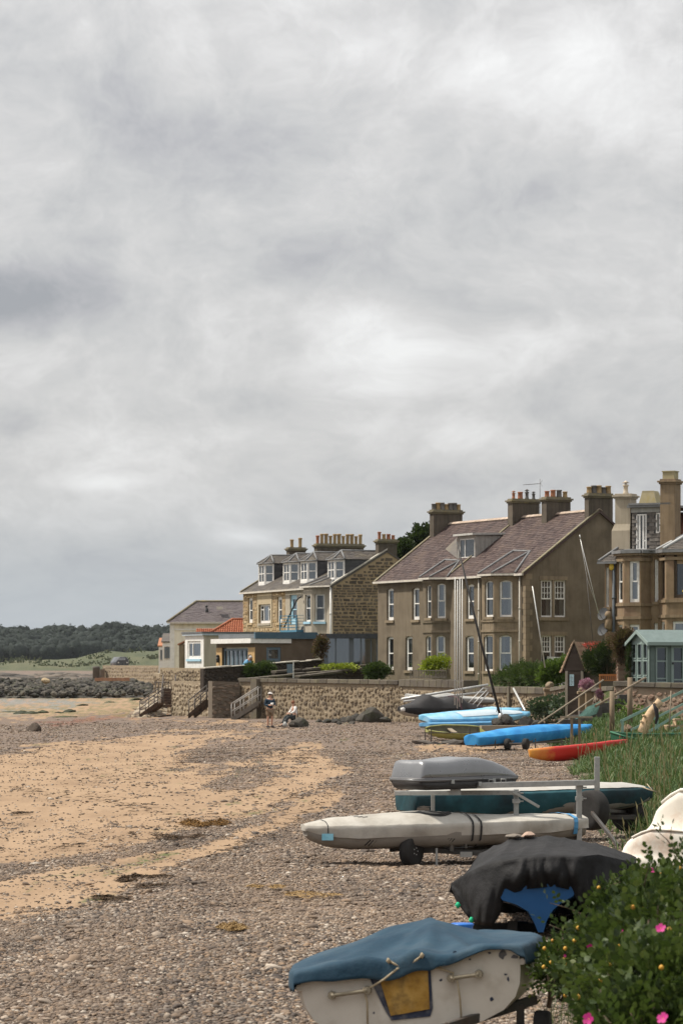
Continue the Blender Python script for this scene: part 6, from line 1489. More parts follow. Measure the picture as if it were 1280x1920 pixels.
# ------------------------------------------------------------------ shed, summerhouse, walls and gates of the right-hand gardens
def wood_boards(par,name,pn,a0,a1,z0,z1,h,mat,d=-.02,top=None,t=.025):
 """single lapped boards, each its own part"""
 n = max(1,int(round((z1 - z0) / h))); h = (z1 - z0) / n
 for k in range(n):
  za,zb = z0 + k * h,z0 + (k + 1) * h; x0,x1 = a0,a1
  if top: x0,x1 = top((za + zb) / 2)
  if x1 - x0 < .06: continue
  g = MB(); g.add([pn.p(x0,za,d - t),pn.p(x1,za,d - t),pn.p(x1,zb - .006,d - .004),pn.p(x0,zb - .006,d - .004),pn.p(x0,za,d + .01),pn.p(x1,za,d + .01)],[(0,1,2,3),(4,5,1,0)]); g.build(name,mat,par)
shed_b = mk('shed_board', [(.055, .04, .032), (.085, .064, .05)], rand='object', scale=3, bump=.3, bscale=20)
SH = HB(1062, 133, zb=1.35, u=(.97, -.24)); sh = SH.empty('shed', 'small dark-boarded garden shed with a steep tiled roof and blue notice', 'shed')
x1s = SH.fac(1092,1257)[0]; bz = SH.fac(1076,1258)[1]; apz = SH.fac(1077,1206)[1]; x0s = -.05; xm = (x0s + x1s) / 2
fp = Pan(x0s,0,x1s,0); wd = fp.w
g = MB(); fp.wall(g, -.6, bz); g.poly([(x0s, 0, bz), (x1s, 0, bz), (xm, 0, apz)]); Pan(x1s, 0, x1s, 2.2).wall(g, -.6, bz); Pan(x0s, 2.2, x0s, 0).wall(g, -.6, bz); g.build('wall', mk('shed_core', [(.05, .038, .03), (.07, .055, .043)], scale=3), sh)
wood_boards(sh, 'board', fp, 0, wd, bz + .02, apz - .02, .15, shed_b, top=lambda z: (-.1 + (z - bz) / (apz - bz) * (wd / 2 + .1), wd + .1 - (z - bz) / (apz - bz) * (wd / 2 + .1)))
wood_boards(sh, 'board', fp, .08, wd - .08, -.5, bz - .02, .17, shed_b)
g = MB()
for q0,q1 in ((-.02,.09),(wd - .09,wd + .02)): fp.box(g,q0,q1,-.6,bz,-.06,.02)
g.build('corner_post', pale_render, sh)
for sg in (-1,1):
 g = MB(); b_ = Vector((xm + sg * (wd / 2 + .16), -.12, bz - .05)); t_ = Vector((xm, -.12, apz + .06)); g.fbox(b_, t_ - b_, (0, .05, 0), UP * .12); g.build('bargeboard', mk('tan_board', [(.22, .165, .11), (.3, .23, .16)], scale=3), sh)
 g = MB(); o = Vector((xm + sg * (wd / 2 + .2), -.1, bz - .1)); tv = Vector((xm, -.1, apz + .03)) - o; pantiles(g, o, (0, 2.5, 0), tv, .2, 11, 7); g.add([o, o + Vector((0, 2.5, 0)), o + Vector((0, 2.5, 0)) + tv, o + tv], [(0, 1, 2, 3)]); g.build('tiled_roof', mk('weathered_tile', [(.15, .085, .055), (.22, .13, .085), (.27, .18, .12)], rand='island', scale=2, dirt=(.12, .11, .06), dscale=2), sh)
na,nb = fp.pix(SH,1067.5,1275)[0],fp.pix(SH,1075.5,1275)[0]; n0,n1 = fp.pix(SH,1071,1286)[1],fp.pix(SH,1071,1264.5)[1]
g = MB(); fp.box(g, na, nb, n0, n1, -.07, -.05); nt = g.build('notice', mk('pale_blue_sheet', [(.48, .66, .72), (.55, .73, .78)], scale=4, bump=0), sh)
g = MB()
for k in range(7): fp.box(g,na + .03,na + .03 + (nb - na - .06) * (.9 if k % 3 else .6),n0 + .06 + k * (n1 - n0) * .12,n0 + .075 + k * (n1 - n0) * .12,-.0735,-.0725)
g.build('printed_lines', pipe_d, nt)
# low tiled lean-to of the shed, hidden by the climbing rose
g = MB(); q0 = SH.fac(1096,1245,.6)[0]; q1 = SH.fac(1156,1245,.6)[0]; zt_ = SH.fac(1120,1262,.6)[1]
g.box(q0, q1, .6, 2.4, -.8, zt_); g.build('rear_wall', mk('rear_shed_wall', [(.12, .10, .075), (.17, .14, .105)], scale=2), sh); g = MB(); pantiles(g, (q0, .4, zt_ + .02), (q1 - q0, 0, 0), (0, 1.3, 1.0), .2, 14, 6); g.box(q0, q1, 1.3, 2.4, zt_, zt_ + .6); g.build('rear_roof', MATS['weathered_tile'], sh)
# teal summerhouse
SU = HB(1216, 124, zb=2.25, u=(.94, .34)); su = SU.empty('summerhouse', 'sage teal timber summerhouse with glazed end and double doors', 'summerhouse')
teal = mk('sage_paint', [(.105, .142, .128), (.128, .17, .155)], rough=.6, rand='object', scale=3, bump=.2, bscale=20, streak=.12); teal_l = mk('sage_trim', [(.20, .26, .24), (.245, .31, .288)], rough=.55, scale=4)
ez_ = SU.fac(1212,1201)[1]; Wd = 4.6; dpt = 1.75
fp = Pan(0,0,Wd,0); ep = Pan(0,dpt,0,0)
wa = fp.rect(SU,1228,1249.5,1211,1277); db = fp.rect(SU,1257,1282,1209,1280); wa = (wa[0],wa[1],.12,ez_ - .25); db = (db[0],db[0] + 1.25,.02,ez_ - .2)
pan_r = [ep.rect(SU,p0,p1,1209,1234) for p0,p1 in ((1185,1190.5),(1193,1198),(1200.5,1206))]
ex0 = [(.12 + k * .55,.12 + k * .55 + .42) for k in range(3)]
ewin = [(a,b,z0,z1) for a,b in ex0 for z0,z1 in ((ez_ * .60,ez_ - .12),(.42,ez_ * .56),(.06,.36))]
g = MB(); fp.wall(g,-.2,ez_,[wa,db],reveal=.06); ep.wall(g,-.2,ez_,ewin,reveal=.06,mi=1); Pan(Wd,0,Wd,dpt).wall(g,-.2,ez_); Pan(Wd,dpt,0,dpt).wall(g,-.2,ez_)
rz2 = ez_ + .42; g.poly([(0, dpt, ez_), (0, 0, ez_), (0, dpt / 2, rz2)], 1); g.build('wall', [teal, teal_l], su)
wood_boards(su, 'board', fp, .04, wa[0] - .07, 0, ez_ - .02, .125, teal); wood_boards(su, 'board', fp, wa[1] + .07, db[0] - .08, 0, ez_ - .02, .125, teal)
def su_glaze(pn,r,nm,split=None,fwid=.06):
 a0,a1,b0_,b1_ = r; g = MB()
 q = [(a0,a0 + fwid,b0_,b1_),(a1 - fwid,a1,b0_,b1_),(a0 + fwid,a1 - fwid,b1_ - fwid,b1_),(a0 + fwid,a1 - fwid,b0_,b0_ + fwid)]
 if split: q += [(a0 + fwid,a1 - fwid,b0_ + (b1_ - b0_) * s_ - .03,b0_ + (b1_ - b0_) * s_ + .03) for s_ in split]
 for k in q: pn.box(g, *k,-.035,.05)
 o = g.build(nm, teal_l, su); g = MB(); g.quad(*[pn.p(a, b, .03) for a, b in ((a0, b0_), (a1, b0_), (a1, b1_), (a0, b1_))]); g.build('pane', GLASS, o); return o
su_glaze(fp, wa, 'window', (.6, .12)); mid_d = (db[0] + db[1]) / 2
d1 = su_glaze(fp, (db[0], mid_d - .01, db[2], db[3]), 'door', (.6, .14), .11); su_glaze(fp, (mid_d + .01, db[1], db[2], db[3]), 'door', (.6, .14), .11)
g = MB(); q = fp.p(db[0] + .06, ez_ * .5, -.07); g.lathe([(.03, -.05), (.05, 0), (.03, .05)], q.x, q.y, q.z, 8); g.build('handle', pipe_d, d1)
for r in ewin: su_glaze(ep, r, 'window', None, .035)
g = MB(); ov = .16
for sg in (0,1):
 y0,y1 = (-.22,dpt / 2) if sg == 0 else (dpt + .22,dpt / 2); zl = ez_ - (rz2 - ez_) * .22 / (dpt / 2)
 g.add([(-ov,y0,zl + .03),(Wd + ov,y0,zl + .03),(Wd + ov,y1,rz2 + .04),(-ov,y1,rz2 + .04),(-ov,y0,zl - .06),(Wd + ov,y0,zl - .06),(Wd + ov,y1,rz2 - .05),(-ov,y1,rz2 - .05)],[(0,1,2,3) if sg == 0 else (3,2,1,0),(4,5,1,0),(3,7,4,0) if 1 else (),(1,5,6,2),(7,6,5,4)])
su_r = g.build('roof', mk('mineral_felt', [(.13, .175, .17), (.165, .21, .205)], rough=.8, scale=5, streak=.15), su)
g = MB()
for y0,y1 in ((-.22,dpt / 2),(dpt + .22,dpt / 2)):
 zl = ez_ - (rz2 - ez_) * .22 / (dpt / 2); g.fbox((-ov - .03,y0,zl - .12),(.04,0,0),(0,y1 - y0,rz2 - zl),UP * .15)
g.fbox((-ov, -.25, ez_ - .2), (Wd + 2 * ov, 0, 0), (0, .04, 0), UP * .14); g.build('bargeboard', teal_l, su)
g = MB(); g.box(-.02, Wd, .4, dpt - .1, -.1, .0); g.quad((.05, dpt - .15, 0), (Wd, dpt - .15, 0), (Wd, dpt - .15, ez_), (.05, dpt - .15, ez_)); g.build('inner_wall', dark_room, su)
# white small garden bench in front of the summerhouse doors (its top shows above the wall)
# pink sandstone garden wall, coping and pillar
pink = mk('pink_stone', [(.17, .10, .075), (.26, .17, .125), (.33, .235, .175), (.22, .155, .125)], rand='object', scale=2.5, bump=.5, bscale=16); pinki = mk('pink_stone_small', [(.17, .10, .075), (.26, .17, .125), (.33, .235, .175)], rand='island', scale=2.5, bump=.5)
pm = mk('pink_mortar', [(.25, .185, .135), (.33, .25, .185)], scale=2, bump=.5)
pw = wall_thing('garden_wall', 'pink sandstone garden wall below the teal summerhouse', 'garden wall', 1150, 124, zt(1278, 124), 1330, 121, zt(1283, 121), .5, .5, .45, coping_m, mat=pm, smat=pink, smati=pinki, n_obj=130, size=.27, seed=41, cop_h=.2)
lw = wall_thing('garden_wall', 'rough low wall between the gate pier and the shed', 'garden wall', 1034, 147, zt(1290, 147), 1062, 139, zt(1284, 139), .4, .5, .4, coping_m, smat=dark_stone, smati=dark_stonei, n_obj=20, size=.28, seed=42)
lw2 = wall_thing('garden_wall', 'rough wall half hidden by flowers between the shed and the pink wall', 'garden wall', 1086, 133, zt(1291, 133), 1152, 125, zt(1287, 125), .4, .5, .4, coping_m, smat=dark_stone, smati=dark_stonei, n_obj=50, size=.28, seed=43)
t = thing('stone_pillar', 'square rubble pillar between the bench and the teal summerhouse', 'pillar', (PX(1168, 127), 127, 2.0)); hh_ = zt(1226, 127) - 2.0
g = MB(); g.box(-.26, .26, -.26, .26, -.5, hh_); g.build('core', pm, t); g = MB()
for k,pn in enumerate((Pan(-.26,-.26,.26,-.26),Pan(-.26,.26,-.26,-.26))): blocks(g,pn,0,pn.w,0,hh_,.26,.17,.03,seed=70 + k)
g.build('stones', pinki, t, kind='stuff'); q = rock_mesh('cap_rock', 91, grey_rock, sub=2, flat=.6); mobj('cap_stone', q, t, (0, 0, hh_ + .05), None, (.34, .34, .2))
for px_, d_, y0_, y1_, lab in [(1030, 148, 1330, 1290, 'stone gate pier with a ball top beside the hedge'), (1095, 131, 1318, 1296, 'low gate pier with a round weathered top beside the pink flowers'), (1108, 130, 1312, 1291, 'round-topped gate pier by the lower flower basket')]:
 t = thing('gate_pier', lab, 'gate pier', (PX(px_, d_), d_, zt(y0_, d_))); h_ = zt(y1_, d_) - zt(y0_, d_)
 g = MB(); g.box(-.26, .26, -.26, .26, -.6, h_ - .14); g.box(-.32, .32, -.32, .32, h_ - .138, h_); g.build('pier', rdress, t, bevel=.03); mobj('ball', rock_mesh('ball', 95, dressed, sub=3, flat=1, jag=.05), t, (0, 0, h_ + .12), None, (.23, .23, .2))
# slatted bench
oakb = mk('bench_teak', [(.30, .13, .045), (.40, .19, .07)], rand='object', rough=.55, scale=3)
BN = thing('garden_bench', 'orange-brown slatted garden bench beside the stone pillar', 'bench', (PX(1122, 128), 128, 2.05), R(-3)); bw = PX(1157, 128) - PX(1122, 128); bt = zt(1264, 128) - 2.05
for k in range(9): g = MB(); x = .08 + (bw - .16) * k / 8; g.box(x - .02, x + .02, -.02, .01, .42, bt - .08); g.build('back_slat', oakb, BN)
for z0, z1 in ((bt - .08, bt), (.38, .43)): g = MB(); g.box(0, bw, -.035, .025, z0, z1); g.build('rail', oakb, BN)
for x in (0,bw - .06):
 for y in (-.02, -.5): g = MB(); g.box(x, x + .06, y, y + .06, -.4, bt - .02 if y > -.1 else .6); g.build('leg', oakb, BN)
for k in range(4): g = MB(); g.box(0, bw, -.46 + k * .11, -.37 + k * .11, .39, .42); g.build('seat_slat', oakb, BN)
for x in (0, bw - .06): g = MB(); g.box(x, x + .06, -.5, .0, .6, .65); g.build('armrest', oakb, BN)
# timber posts, hand rails, stairs, driftwood
post_w = mk('post_timber', [(.13, .095, .06), (.20, .15, .10), (.24, .185, .125)], scale=3, bump=.5, bscale=20, streak=.4); rail_w = mk('rail_timber', [(.22, .18, .13), (.31, .26, .195)], scale=4, bump=.4)
def simple_tube(name, lab, cat, pts, r, mat, part='rail', group=None):
 o = Vector(pts[0]); t = thing(name,lab,cat,o,0,group); g = MB(); g.tube([Vector(p) - o for p in pts],r,8); g.build(part,mat,t); return t
for px_, y0_, y1_, r_, d_, lab in [(1146.5, 1378, 1296, .085, 103, 'shorter of the two thick round timber posts beside the sloping rail'), (1180, 1360, 1270, .095, 112, 'taller thick timber post in front of the pillar')]:
 t = simple_tube('timber_post', lab, 'post', [P(px_, y0_ + 6, d_), P(px_, y1_, d_)], [r_ * 1.1, r_], post_w, 'post')
simple_tube('handrail', 'upper weathered timber handrail sloping down past the shed', 'handrail', [P(1008, 1357, 118), P(1130, 1275, 122)], .035, rail_w)
simple_tube('handrail', 'lower timber handrail parallel to the upper one below the flowers', 'handrail', [P(1036, 1362, 116), P(1112, 1309, 119)], .03, rail_w)
simple_tube('handrail', 'dark timber handrail nailed to the two thick posts', 'handrail', [P(1116, 1324, 102), P(1209, 1271, 113)], .045, post_w)
t = thing('steps', 'stone steps climbing between the two timber handrails', 'steps', P(1030, 1362, 117))
for k in range(8): g = MB(); o = Vector((k * .42, k * .35, k * .16)); g.box(o.x, o.x + .5, o.y, o.y + .9, o.z - .3, o.z + .1); g.build('step', grey_rock, t)
for q0,q1 in ((1060,1323),(1093,1300),(1120,1282)): pass
t = thing('timber_stand', 'T-shaped timber stand with two legs beside the blue covered boat', 'stand', (PX(1078, 103), 103, hz_(PX(1078, 103), 103)))
zt_ = zt(1346,103) - t.location.z; xl_,xr_ = PX(1071,103) - t.location.x,PX(1085.5,103) - t.location.x
for x in (xl_, xr_): g = MB(); g.box(x - .045, x + .045, -.045, .045, -.3, zt_); g.build('leg', post_w, t)
g = MB(); g.fbox((PX(1050, 103) - t.location.x, -.07, zt_), (PX(1110, 103) - PX(1050, 103), 0, -.01), (0, .14, 0), UP * .06); g.build('crossbar', rail_w, t)
gp_ = mk('green_rail', [(.16, .27, .22), (.22, .35, .29)], rough=.6, scale=4, bump=.2)
gs_ = thing('green_stairs', 'green painted timber stair rising to the right behind the green boat', 'stairs', P(1162, 1372, 97))
O_ = gs_.location
for a,b,r_ in [((1162,1353),(1292,1290),.05),((1182,1369),(1292,1314),.04),((1196,1384),(1292,1326),.05),((1240,1384),(1292,1352),.05)]:
 g = MB(); p0_, p1_ = P(a[0], a[1], 97) - O_, P(b[0], b[1], 103) - O_; e = (p1_ - p0_); g.fbox(p0_ - UP * r_, e, Vector((0, .07, 0)), UP * 2 * r_); g.build('rail', gp_, gs_)
for px_,y0_,y1_,d_ in [(1166,1378,1351,97),(1231,1372,1322,100),(1206,1384,1360,98)]:
 g = MB(); p0_, p1_ = P(px_, y0_, d_) - O_, P(px_, y1_, d_) - O_; g.box(p0_.x - .045, p0_.x + .045, p0_.y - .02, p0_.y + .07, p0_.z, p1_.z); g.build('baluster', gp_, gs_)
stepw = mk('step_timber', [(.32, .23, .14), (.42, .31, .20)], scale=3, bump=.3)
for k,(px_,py_) in enumerate([(1242,1373),(1257,1360),(1273,1348)]):
 g = MB(); q = P(px_, py_, 101) - O_; g.box(q.x - .15, q.x + .45, q.y - .1, q.y + .9, q.z - .05, q.z); g.box(q.x - .13, q.x - .1, q.y - .1, q.y + .9, q.z - .25, q.z - .052); g.build('tread', stepw, gs_)
simple_tube('pole', 'thin pale pole standing by the green stair', 'pole', [P(1254, 1372, 98), P(1257, 1295, 98)], .018, rail_w, 'pole')
dwood = mk('driftwood_pale', [(.40, .27, .15), (.52, .38, .24), (.60, .48, .33)], scale=3, bump=.6, bscale=12, bdist=.03, dirt=(.25, .13, .06), dscale=2.5, damt=.5)
t = thing('driftwood', 'pale knotty driftwood trunk leaning against the green stair with a dark cloth', 'driftwood', P(1204, 1370, 95)); O_ = t.location
g = MB(); pts = [P(x,y,95) - O_ for x,y in ((1203,1374),(1208,1360),(1214,1347),(1222,1333),(1230,1322),(1237,1314))]; g.tube(pts,[.17,.16,.17,.15,.115,.13],10)
for a,b,r_ in (((1214,1347),(1204,1341),.06),((1222,1334),(1232,1337),.05),((1208,1358),(1200,1352),.05),((1230,1322),(1224,1318),.045)): g.tube([P(*a,95) - O_,P(*b,94.8) - O_],[r_ * 1.3,r_ * .5],8)
g.build('trunk', dwood, t); g = MB(); q = [P(x, y, 94.7) - O_ for x, y in ((1224, 1320), (1229, 1330), (1231, 1345), (1228, 1358))]; g.tube(q, [.03, .075, .065, .03], 6); g.build('cloth', mk('dark_cloth', [(.02, .018, .02), (.04, .035, .04)], scale=4), t)
t = thing('concrete_block', 'low weathered concrete block beside the timber stand', 'block', G(1111, 99)); g = MB(); g.box(-.02, 1.02, -.3, .3, -.2, .28); g.build('slab', grey_c, t, bevel=.04)
for k, (px_, py_, r_, lab) in enumerate([(1140, 1393, .17, 'brownish stone at the foot of the shorter timber post'), (1149, 1383, .2, 'rounded reddish boulder at the foot of the shorter timber post'), (1134, 1402, .16, 'pale stone in front of the green boat bow'), (1156, 1374, .16, 'small dark boulder under the green stair rail'), (1146, 1404, .14, 'stone tangled in rope by the green boat'), (1175, 1362, .18, 'red-brown stone behind the green boat')]):
 boulder(px_, 98 + k * .3, r_, lab, mesh=rock_mesh('boulder', 120 + k, mk('brown_boulder', [(.15, .10, .07), (.24, .17, .12)], rand='object', scale=3, bump=.5), sub=2), z=zt(py_ + 4, 98 + k * .3))
# ------------------------------------------------------------------ boats on the shingle
def fabric(name, cols, rough=.75, **k): return mk(name, cols, rough=rough, scale=k.pop('scale', 2.0), bump=k.pop('bump', .35), bscale=k.pop('bscale', 9), bdist=k.pop('bdist', .02), spec=.25, **k)
galv = mk('galvanised', [(.26, .265, .26), (.36, .365, .355), (.42, .42, .41)], rough=.5, metal=.55, scale=12, bump=.1, dirt=(.2, .17, .14), dscale=6, damt=.3)
tyre_m = mk('tyre', [(.018, .017, .017), (.032, .03, .028)], rough=.85, scale=8, bump=.3, bscale=60); rim_m = mk('rim', [(.42, .42, .41), (.55, .55, .54)], rough=.4, metal=.5, scale=10)
blk = mk('black_strap', [(.015, .015, .016), (.03, .03, .03)], rough=.7, scale=10); trail_m = mk('trailer_steel', [(.05, .048, .045), (.10, .095, .09)], rough=.6, metal=.3, scale=6, dirt=(.12, .07, .04), dscale=5)
rope_m = mk('rope', [(.30, .24, .16), (.42, .35, .24)], rough=.9, scale=30, bump=.5, bscale=120); stick = mk('spar_alu', [(.50, .50, .48), (.62, .62, .60)], rough=.4, metal=.4, scale=5)
def orient(o,A,B,roll=0.0):
 """put a thing's x axis on the line from A to B"""
 x = (Vector(B) - Vector(A)).normalized(); y = UP.cross(x).normalized(); z = x.cross(y)
 m = Matrix((x, y, z)).transposed() @ Matrix.Rotation(roll, 3, 'X')
 o.location = A; o.rotation_euler = m.to_euler()
def wheel(par, c, ax, r, w, rimmat=None, name='wheel', lug=True):
 """tyre and rim at local c, turning about the direction ax"""
 ax = Vector(ax).normalized(); e = ax.to_track_quat('X', 'Z').to_euler()
 g = MB(); g.lathe([(r * .62, -w * .46), (r * .9, -w * .5), (r * .985, -w * .36), (r, 0), (r * .985, w * .36), (r * .9, w * .5), (r * .62, w * .46)], n=28, axis='x'); o = g.build(name, tyre_m, par); o.location = c; o.rotation_euler = e
 g = MB(); g.lathe([(r * .63, -w * .40), (r * .60, -w * .30), (r * .38, -w * .22), (r * .30, -w * .40), (r * .12, -w * .44), (r * .10, w * .44), (r * .30, w * .40), (r * .38, w * .22), (r * .60, w * .30), (r * .63, w * .40)], n=20, axis='x')
 for k in range(5):
  a = k * 2 * math.pi / 5;
  for sx in (-1, 1): g.lathe([(r * .045, -.012), (r * .045, .012)], sx * w * .41, math.cos(a) * r * .22, math.sin(a) * r * .22, 6, axis='x')
 g.build('rim', rimmat or rim_m, o)
 return o
def boat_fn(L,beam,depth,hb,kz,camber,sag=0.0):
 H = lambda t: np.interp(t,[p[0] for p in hb],[p[1] for p in hb]) * beam / 2
 K = lambda t: -depth * np.interp(t,[p[0] for p in kz],[p[1] for p in kz])
 S = lambda t: np.interp(t,[p[0] for p in camber],[p[1] for p in camber])
 return H,K,S
LASER_HB = [(0,.20),(.02,.40),(.08,.60),(.22,.80),(.4,.97),(.6,1.0),(.85,.9),(.97,.8),(1,.74)]
LASER_KZ = [(0,.40),(.03,.66),(.08,.86),(.16,.98),(.5,1.0),(.85,.92),(1,.78)]
def covered_boat(name, label, A, B, beam, depth, cover, hullm, hem=.55, camber=[(0, .05), (.2, .16), (.45, .2), (.6, .14), (1, .08)], group=None, roll=0.0, hb=LASER_HB, kz=LASER_KZ, fold=.02, seed=1, cat='boat', nseg=44, top_mat=None):
 o = thing(name,label,cat,A,0,group); orient(o,A,B,roll); L = (Vector(B) - Vector(A)).length
 H,K,S = boat_fn(L,beam,depth,hb,kz,camber); off = Vector((seed * 3.1,seed * 1.7,seed))
 def deck(t, s):          # s in -1..1 across
  z = S(t) * (1 - abs(s) ** 3.6) + .012 * mnoise.noise(Vector((t * 7,s * 2,0)) + off) * (1 - abs(s)) + .01 * mnoise.noise(Vector((t * 22,s * 4,2)) + off)
  return Vector((t * L,H(t) * s,z))
 hullr,cov = [],[]
 for i in range(nseg + 1):
  t = i / nseg; h,k = H(t),K(t)
  prof = [(-1,0),(-.99,.25),(-.96,.52),(-.87,.80),(-.55,.96),(0,1),(.55,.96),(.87,.80),(.96,.52),(.99,.25),(1,0)]
  hullr.append([Vector((t * L,a * h,b * k)) for a,b in prof])
 g = MB(); g.loft(hullr,closed=False,caps=False)
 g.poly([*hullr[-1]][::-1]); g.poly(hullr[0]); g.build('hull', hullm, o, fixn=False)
 for i in range(nseg + 1):
  t = i / nseg; h,k = H(t),K(t); ring = []
  he = hem * (1 + .18 * mnoise.noise(Vector((t * 6,3,0)) + off))
  for sg,seq in ((-1,(he,he * .66,he * .33,.04)),(1,None)):
   if sg == -1:
    for q in seq:
     a = np.interp(q,[0,.25,.52,.80,.96,1],[1,.99,.96,.87,.55,0]); f = fold * (q / max(hem,.01)) * mnoise.noise(Vector((t * 15 + q * 2,-2,q)) + off)
     ring.append(Vector((t * L,-(a * h + .015 + f),q * k)))
  ring += [deck(t,s) + Vector((0,0,.012)) for s in np.linspace(-1,1,13)]
  for q in (.04,he * .33,he * .66,he):
   a = np.interp(q,[0,.25,.52,.80,.96,1],[1,.99,.96,.87,.55,0]); f = fold * (q / max(hem,.01)) * mnoise.noise(Vector((t * 15 + q * 2,2,q)) + off)
   ring.append(Vector((t * L,a * h + .015 + f,q * k)))
  cov.append(ring)
 # close the ends with a skirt hanging over bow and stern
 for end,e in ((0,-1),(-1,1)):
  r = cov[end]; extra = [Vector((p.x + e * .03,p.y * .97,p.z)) for p in r]; mid = [Vector((p.x + e * .035,p.y * .5,p.z * .96 - .0)) for p in r]
  if e < 0: cov = [mid,extra] + cov
  else: cov = cov + [extra,mid]
 g = MB()
 for i0,i1 in ((0,5),(4,17),(16,21)): g.loft([r[i0:i1] for r in cov],closed=False,caps=False)
 for r,rev in ((cov[0],True),(cov[-1],False)):
  n = len(r)
  for i in range(n // 2):
   q = [r[i],r[i + 1],r[n - 2 - i],r[n - 1 - i]]
   g.add(q[::-1] if rev else q,[(0,1,2,3)],0,True)
 c = g.build('cover', cover, o)
 o['len'] = 0; del o['len']
 return o,c,L,deck,H,K
def band(par,name,mat,L,H,K,deck,t,w=.035,hem=1.0,lift=.02):
 """strap taken right round a boat"""
 g = MB(); rings = []
 for tt in (t,t + w / L):
  h,k = H(tt),K(tt); ring = []
  for q in (hem,hem * .7,hem * .4,.1):
   a = np.interp(q,[0,.25,.52,.80,.96,1],[1,.99,.96,.87,.55,0]); ring.append(Vector((tt * L,-(a * h + lift + .012),q * k)))
  ring += [deck(tt,s) + Vector((0,0,lift + .012)) for s in np.linspace(-1,1,11)]
  for q in (.1,hem * .4,hem * .7,hem):
   a = np.interp(q,[0,.25,.52,.80,.96,1],[1,.99,.96,.87,.55,0]); ring.append(Vector((tt * L,a * h + lift + .012,q * k)))
  rings.append(ring)
 g.loft(rings,closed=False,caps=False,smooth=False); return g.build(name,mat,par)
# grey covered dinghy on the trailer
gcov = fabric('grey_cover', [(.31, .295, .265), (.41, .39, .35), (.47, .45, .41)], dirt=(.22, .195, .16), dscale=1.6, damt=.55, bscale=6, bdist=.03)
gh = fabric('shaded_grey_undercover', [(.20, .185, .165), (.26, .245, .22)], dirt=(.15, .13, .105), dscale=1.5, damt=.5)  # lower cloth toned darker; shade on the boat's side put into its colour
A,B = P(572,1549,44.9),P(1076,1533,46.2)
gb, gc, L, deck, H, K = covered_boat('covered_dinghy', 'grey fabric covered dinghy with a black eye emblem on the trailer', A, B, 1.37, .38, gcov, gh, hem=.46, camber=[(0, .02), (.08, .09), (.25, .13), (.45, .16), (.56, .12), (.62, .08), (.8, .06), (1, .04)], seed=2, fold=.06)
for t_, m_ in ((.555, blk), (.585, blk)): band(gb, 'strap', m_, L, H, K, deck, t_, .03, .95)
blue_s = mk('blue_strap', [(.06, .22, .42), (.09, .28, .5)], rough=.6, scale=8); band(gb, 'blue_strap', blue_s, L, H, K, deck, .945, .07, .98)
for t_ in (.055, .24, .47, .76): band(gb, 'tie_cord', blk, L, H, K, deck, t_, .012, .62, .012) if t_ < .1 else None
g = MB()
for t_ in (.20, .475, .74):       # cord toggles on the hem
 for k in range(3): g.tube([Vector(((t_ + .01 * k) * L,-(H(t_) * .9 + .03),K(t_) * (.55 + .02 * k))),Vector(((t_ - .018 + .012 * k) * L,-(H(t_) * .8 + .03),K(t_) * (.78 + .02 * k)))],.008,5)
g.build('cord', blk, gb)
def decal(par,name,mat,L,deck,ts,lift):
 """flat print lying on the deck: list of (t, s) polygons"""
 g = MB()
 for poly in ts: g.poly([deck(t,s) + Vector((0,0,.012 + lift)) for t,s in poly])
 return g.build(name,mat,par)
ell = lambda t,s,a,b,n=18,k0=0,k1=1: [(t + a * math.cos(2 * math.pi * (k0 + (k1 - k0) * i / n)),s + b * math.sin(2 * math.pi * (k0 + (k1 - k0) * i / n))) for i in range(n)]
def ring_polys(t,s,a0,b0,a1,b1,n=20):
 o = ell(t,s,a0,b0,n); i_ = ell(t,s,a1,b1,n); return [[o[k],o[(k + 1) % n],i_[(k + 1) % n],i_[k]] for k in range(n)]
ink = mk('black_print', [(.02, .02, .02), (.03, .03, .03)], rough=.6, scale=5, bump=0)
em = decal(gb, 'emblem', ink, L, deck, ring_polys(.455, -.25, .062, .52, .045, .36) + ring_polys(.47, -.25, .03, .28, .018, .14) + [[(.35, .15), (.39, -.25), (.43, -.72), (.40, -.45)], [(.35, .15), (.40, .05), (.41, -.1), (.385, -.05)]], .006)
decal(gb, 'sail_marks', ink, L, deck, [[(.155 + .012 * k, -.1 - .12 * k), (.172 + .012 * k, -.1 - .12 * k), (.170 + .012 * k, -.17 - .12 * k), (.153 + .012 * k, -.17 - .12 * k)] for k in range(4)], .006)
g = MB(); q = [Vector((.035 * L, -(H(.035) + .05), -.10)), Vector((.07 * L, -(H(.07) + .05), -.10)), Vector((.07 * L, -(H(.07) + .05), -.2)), Vector((.035 * L, -(H(.035) + .04), -.2))]; g.poly(q); g.poly(q[::-1]); g.build('blue_patch', mk('cyan_patch', [(.2, .5, .65), (.28, .58, .72)], scale=5), gb)
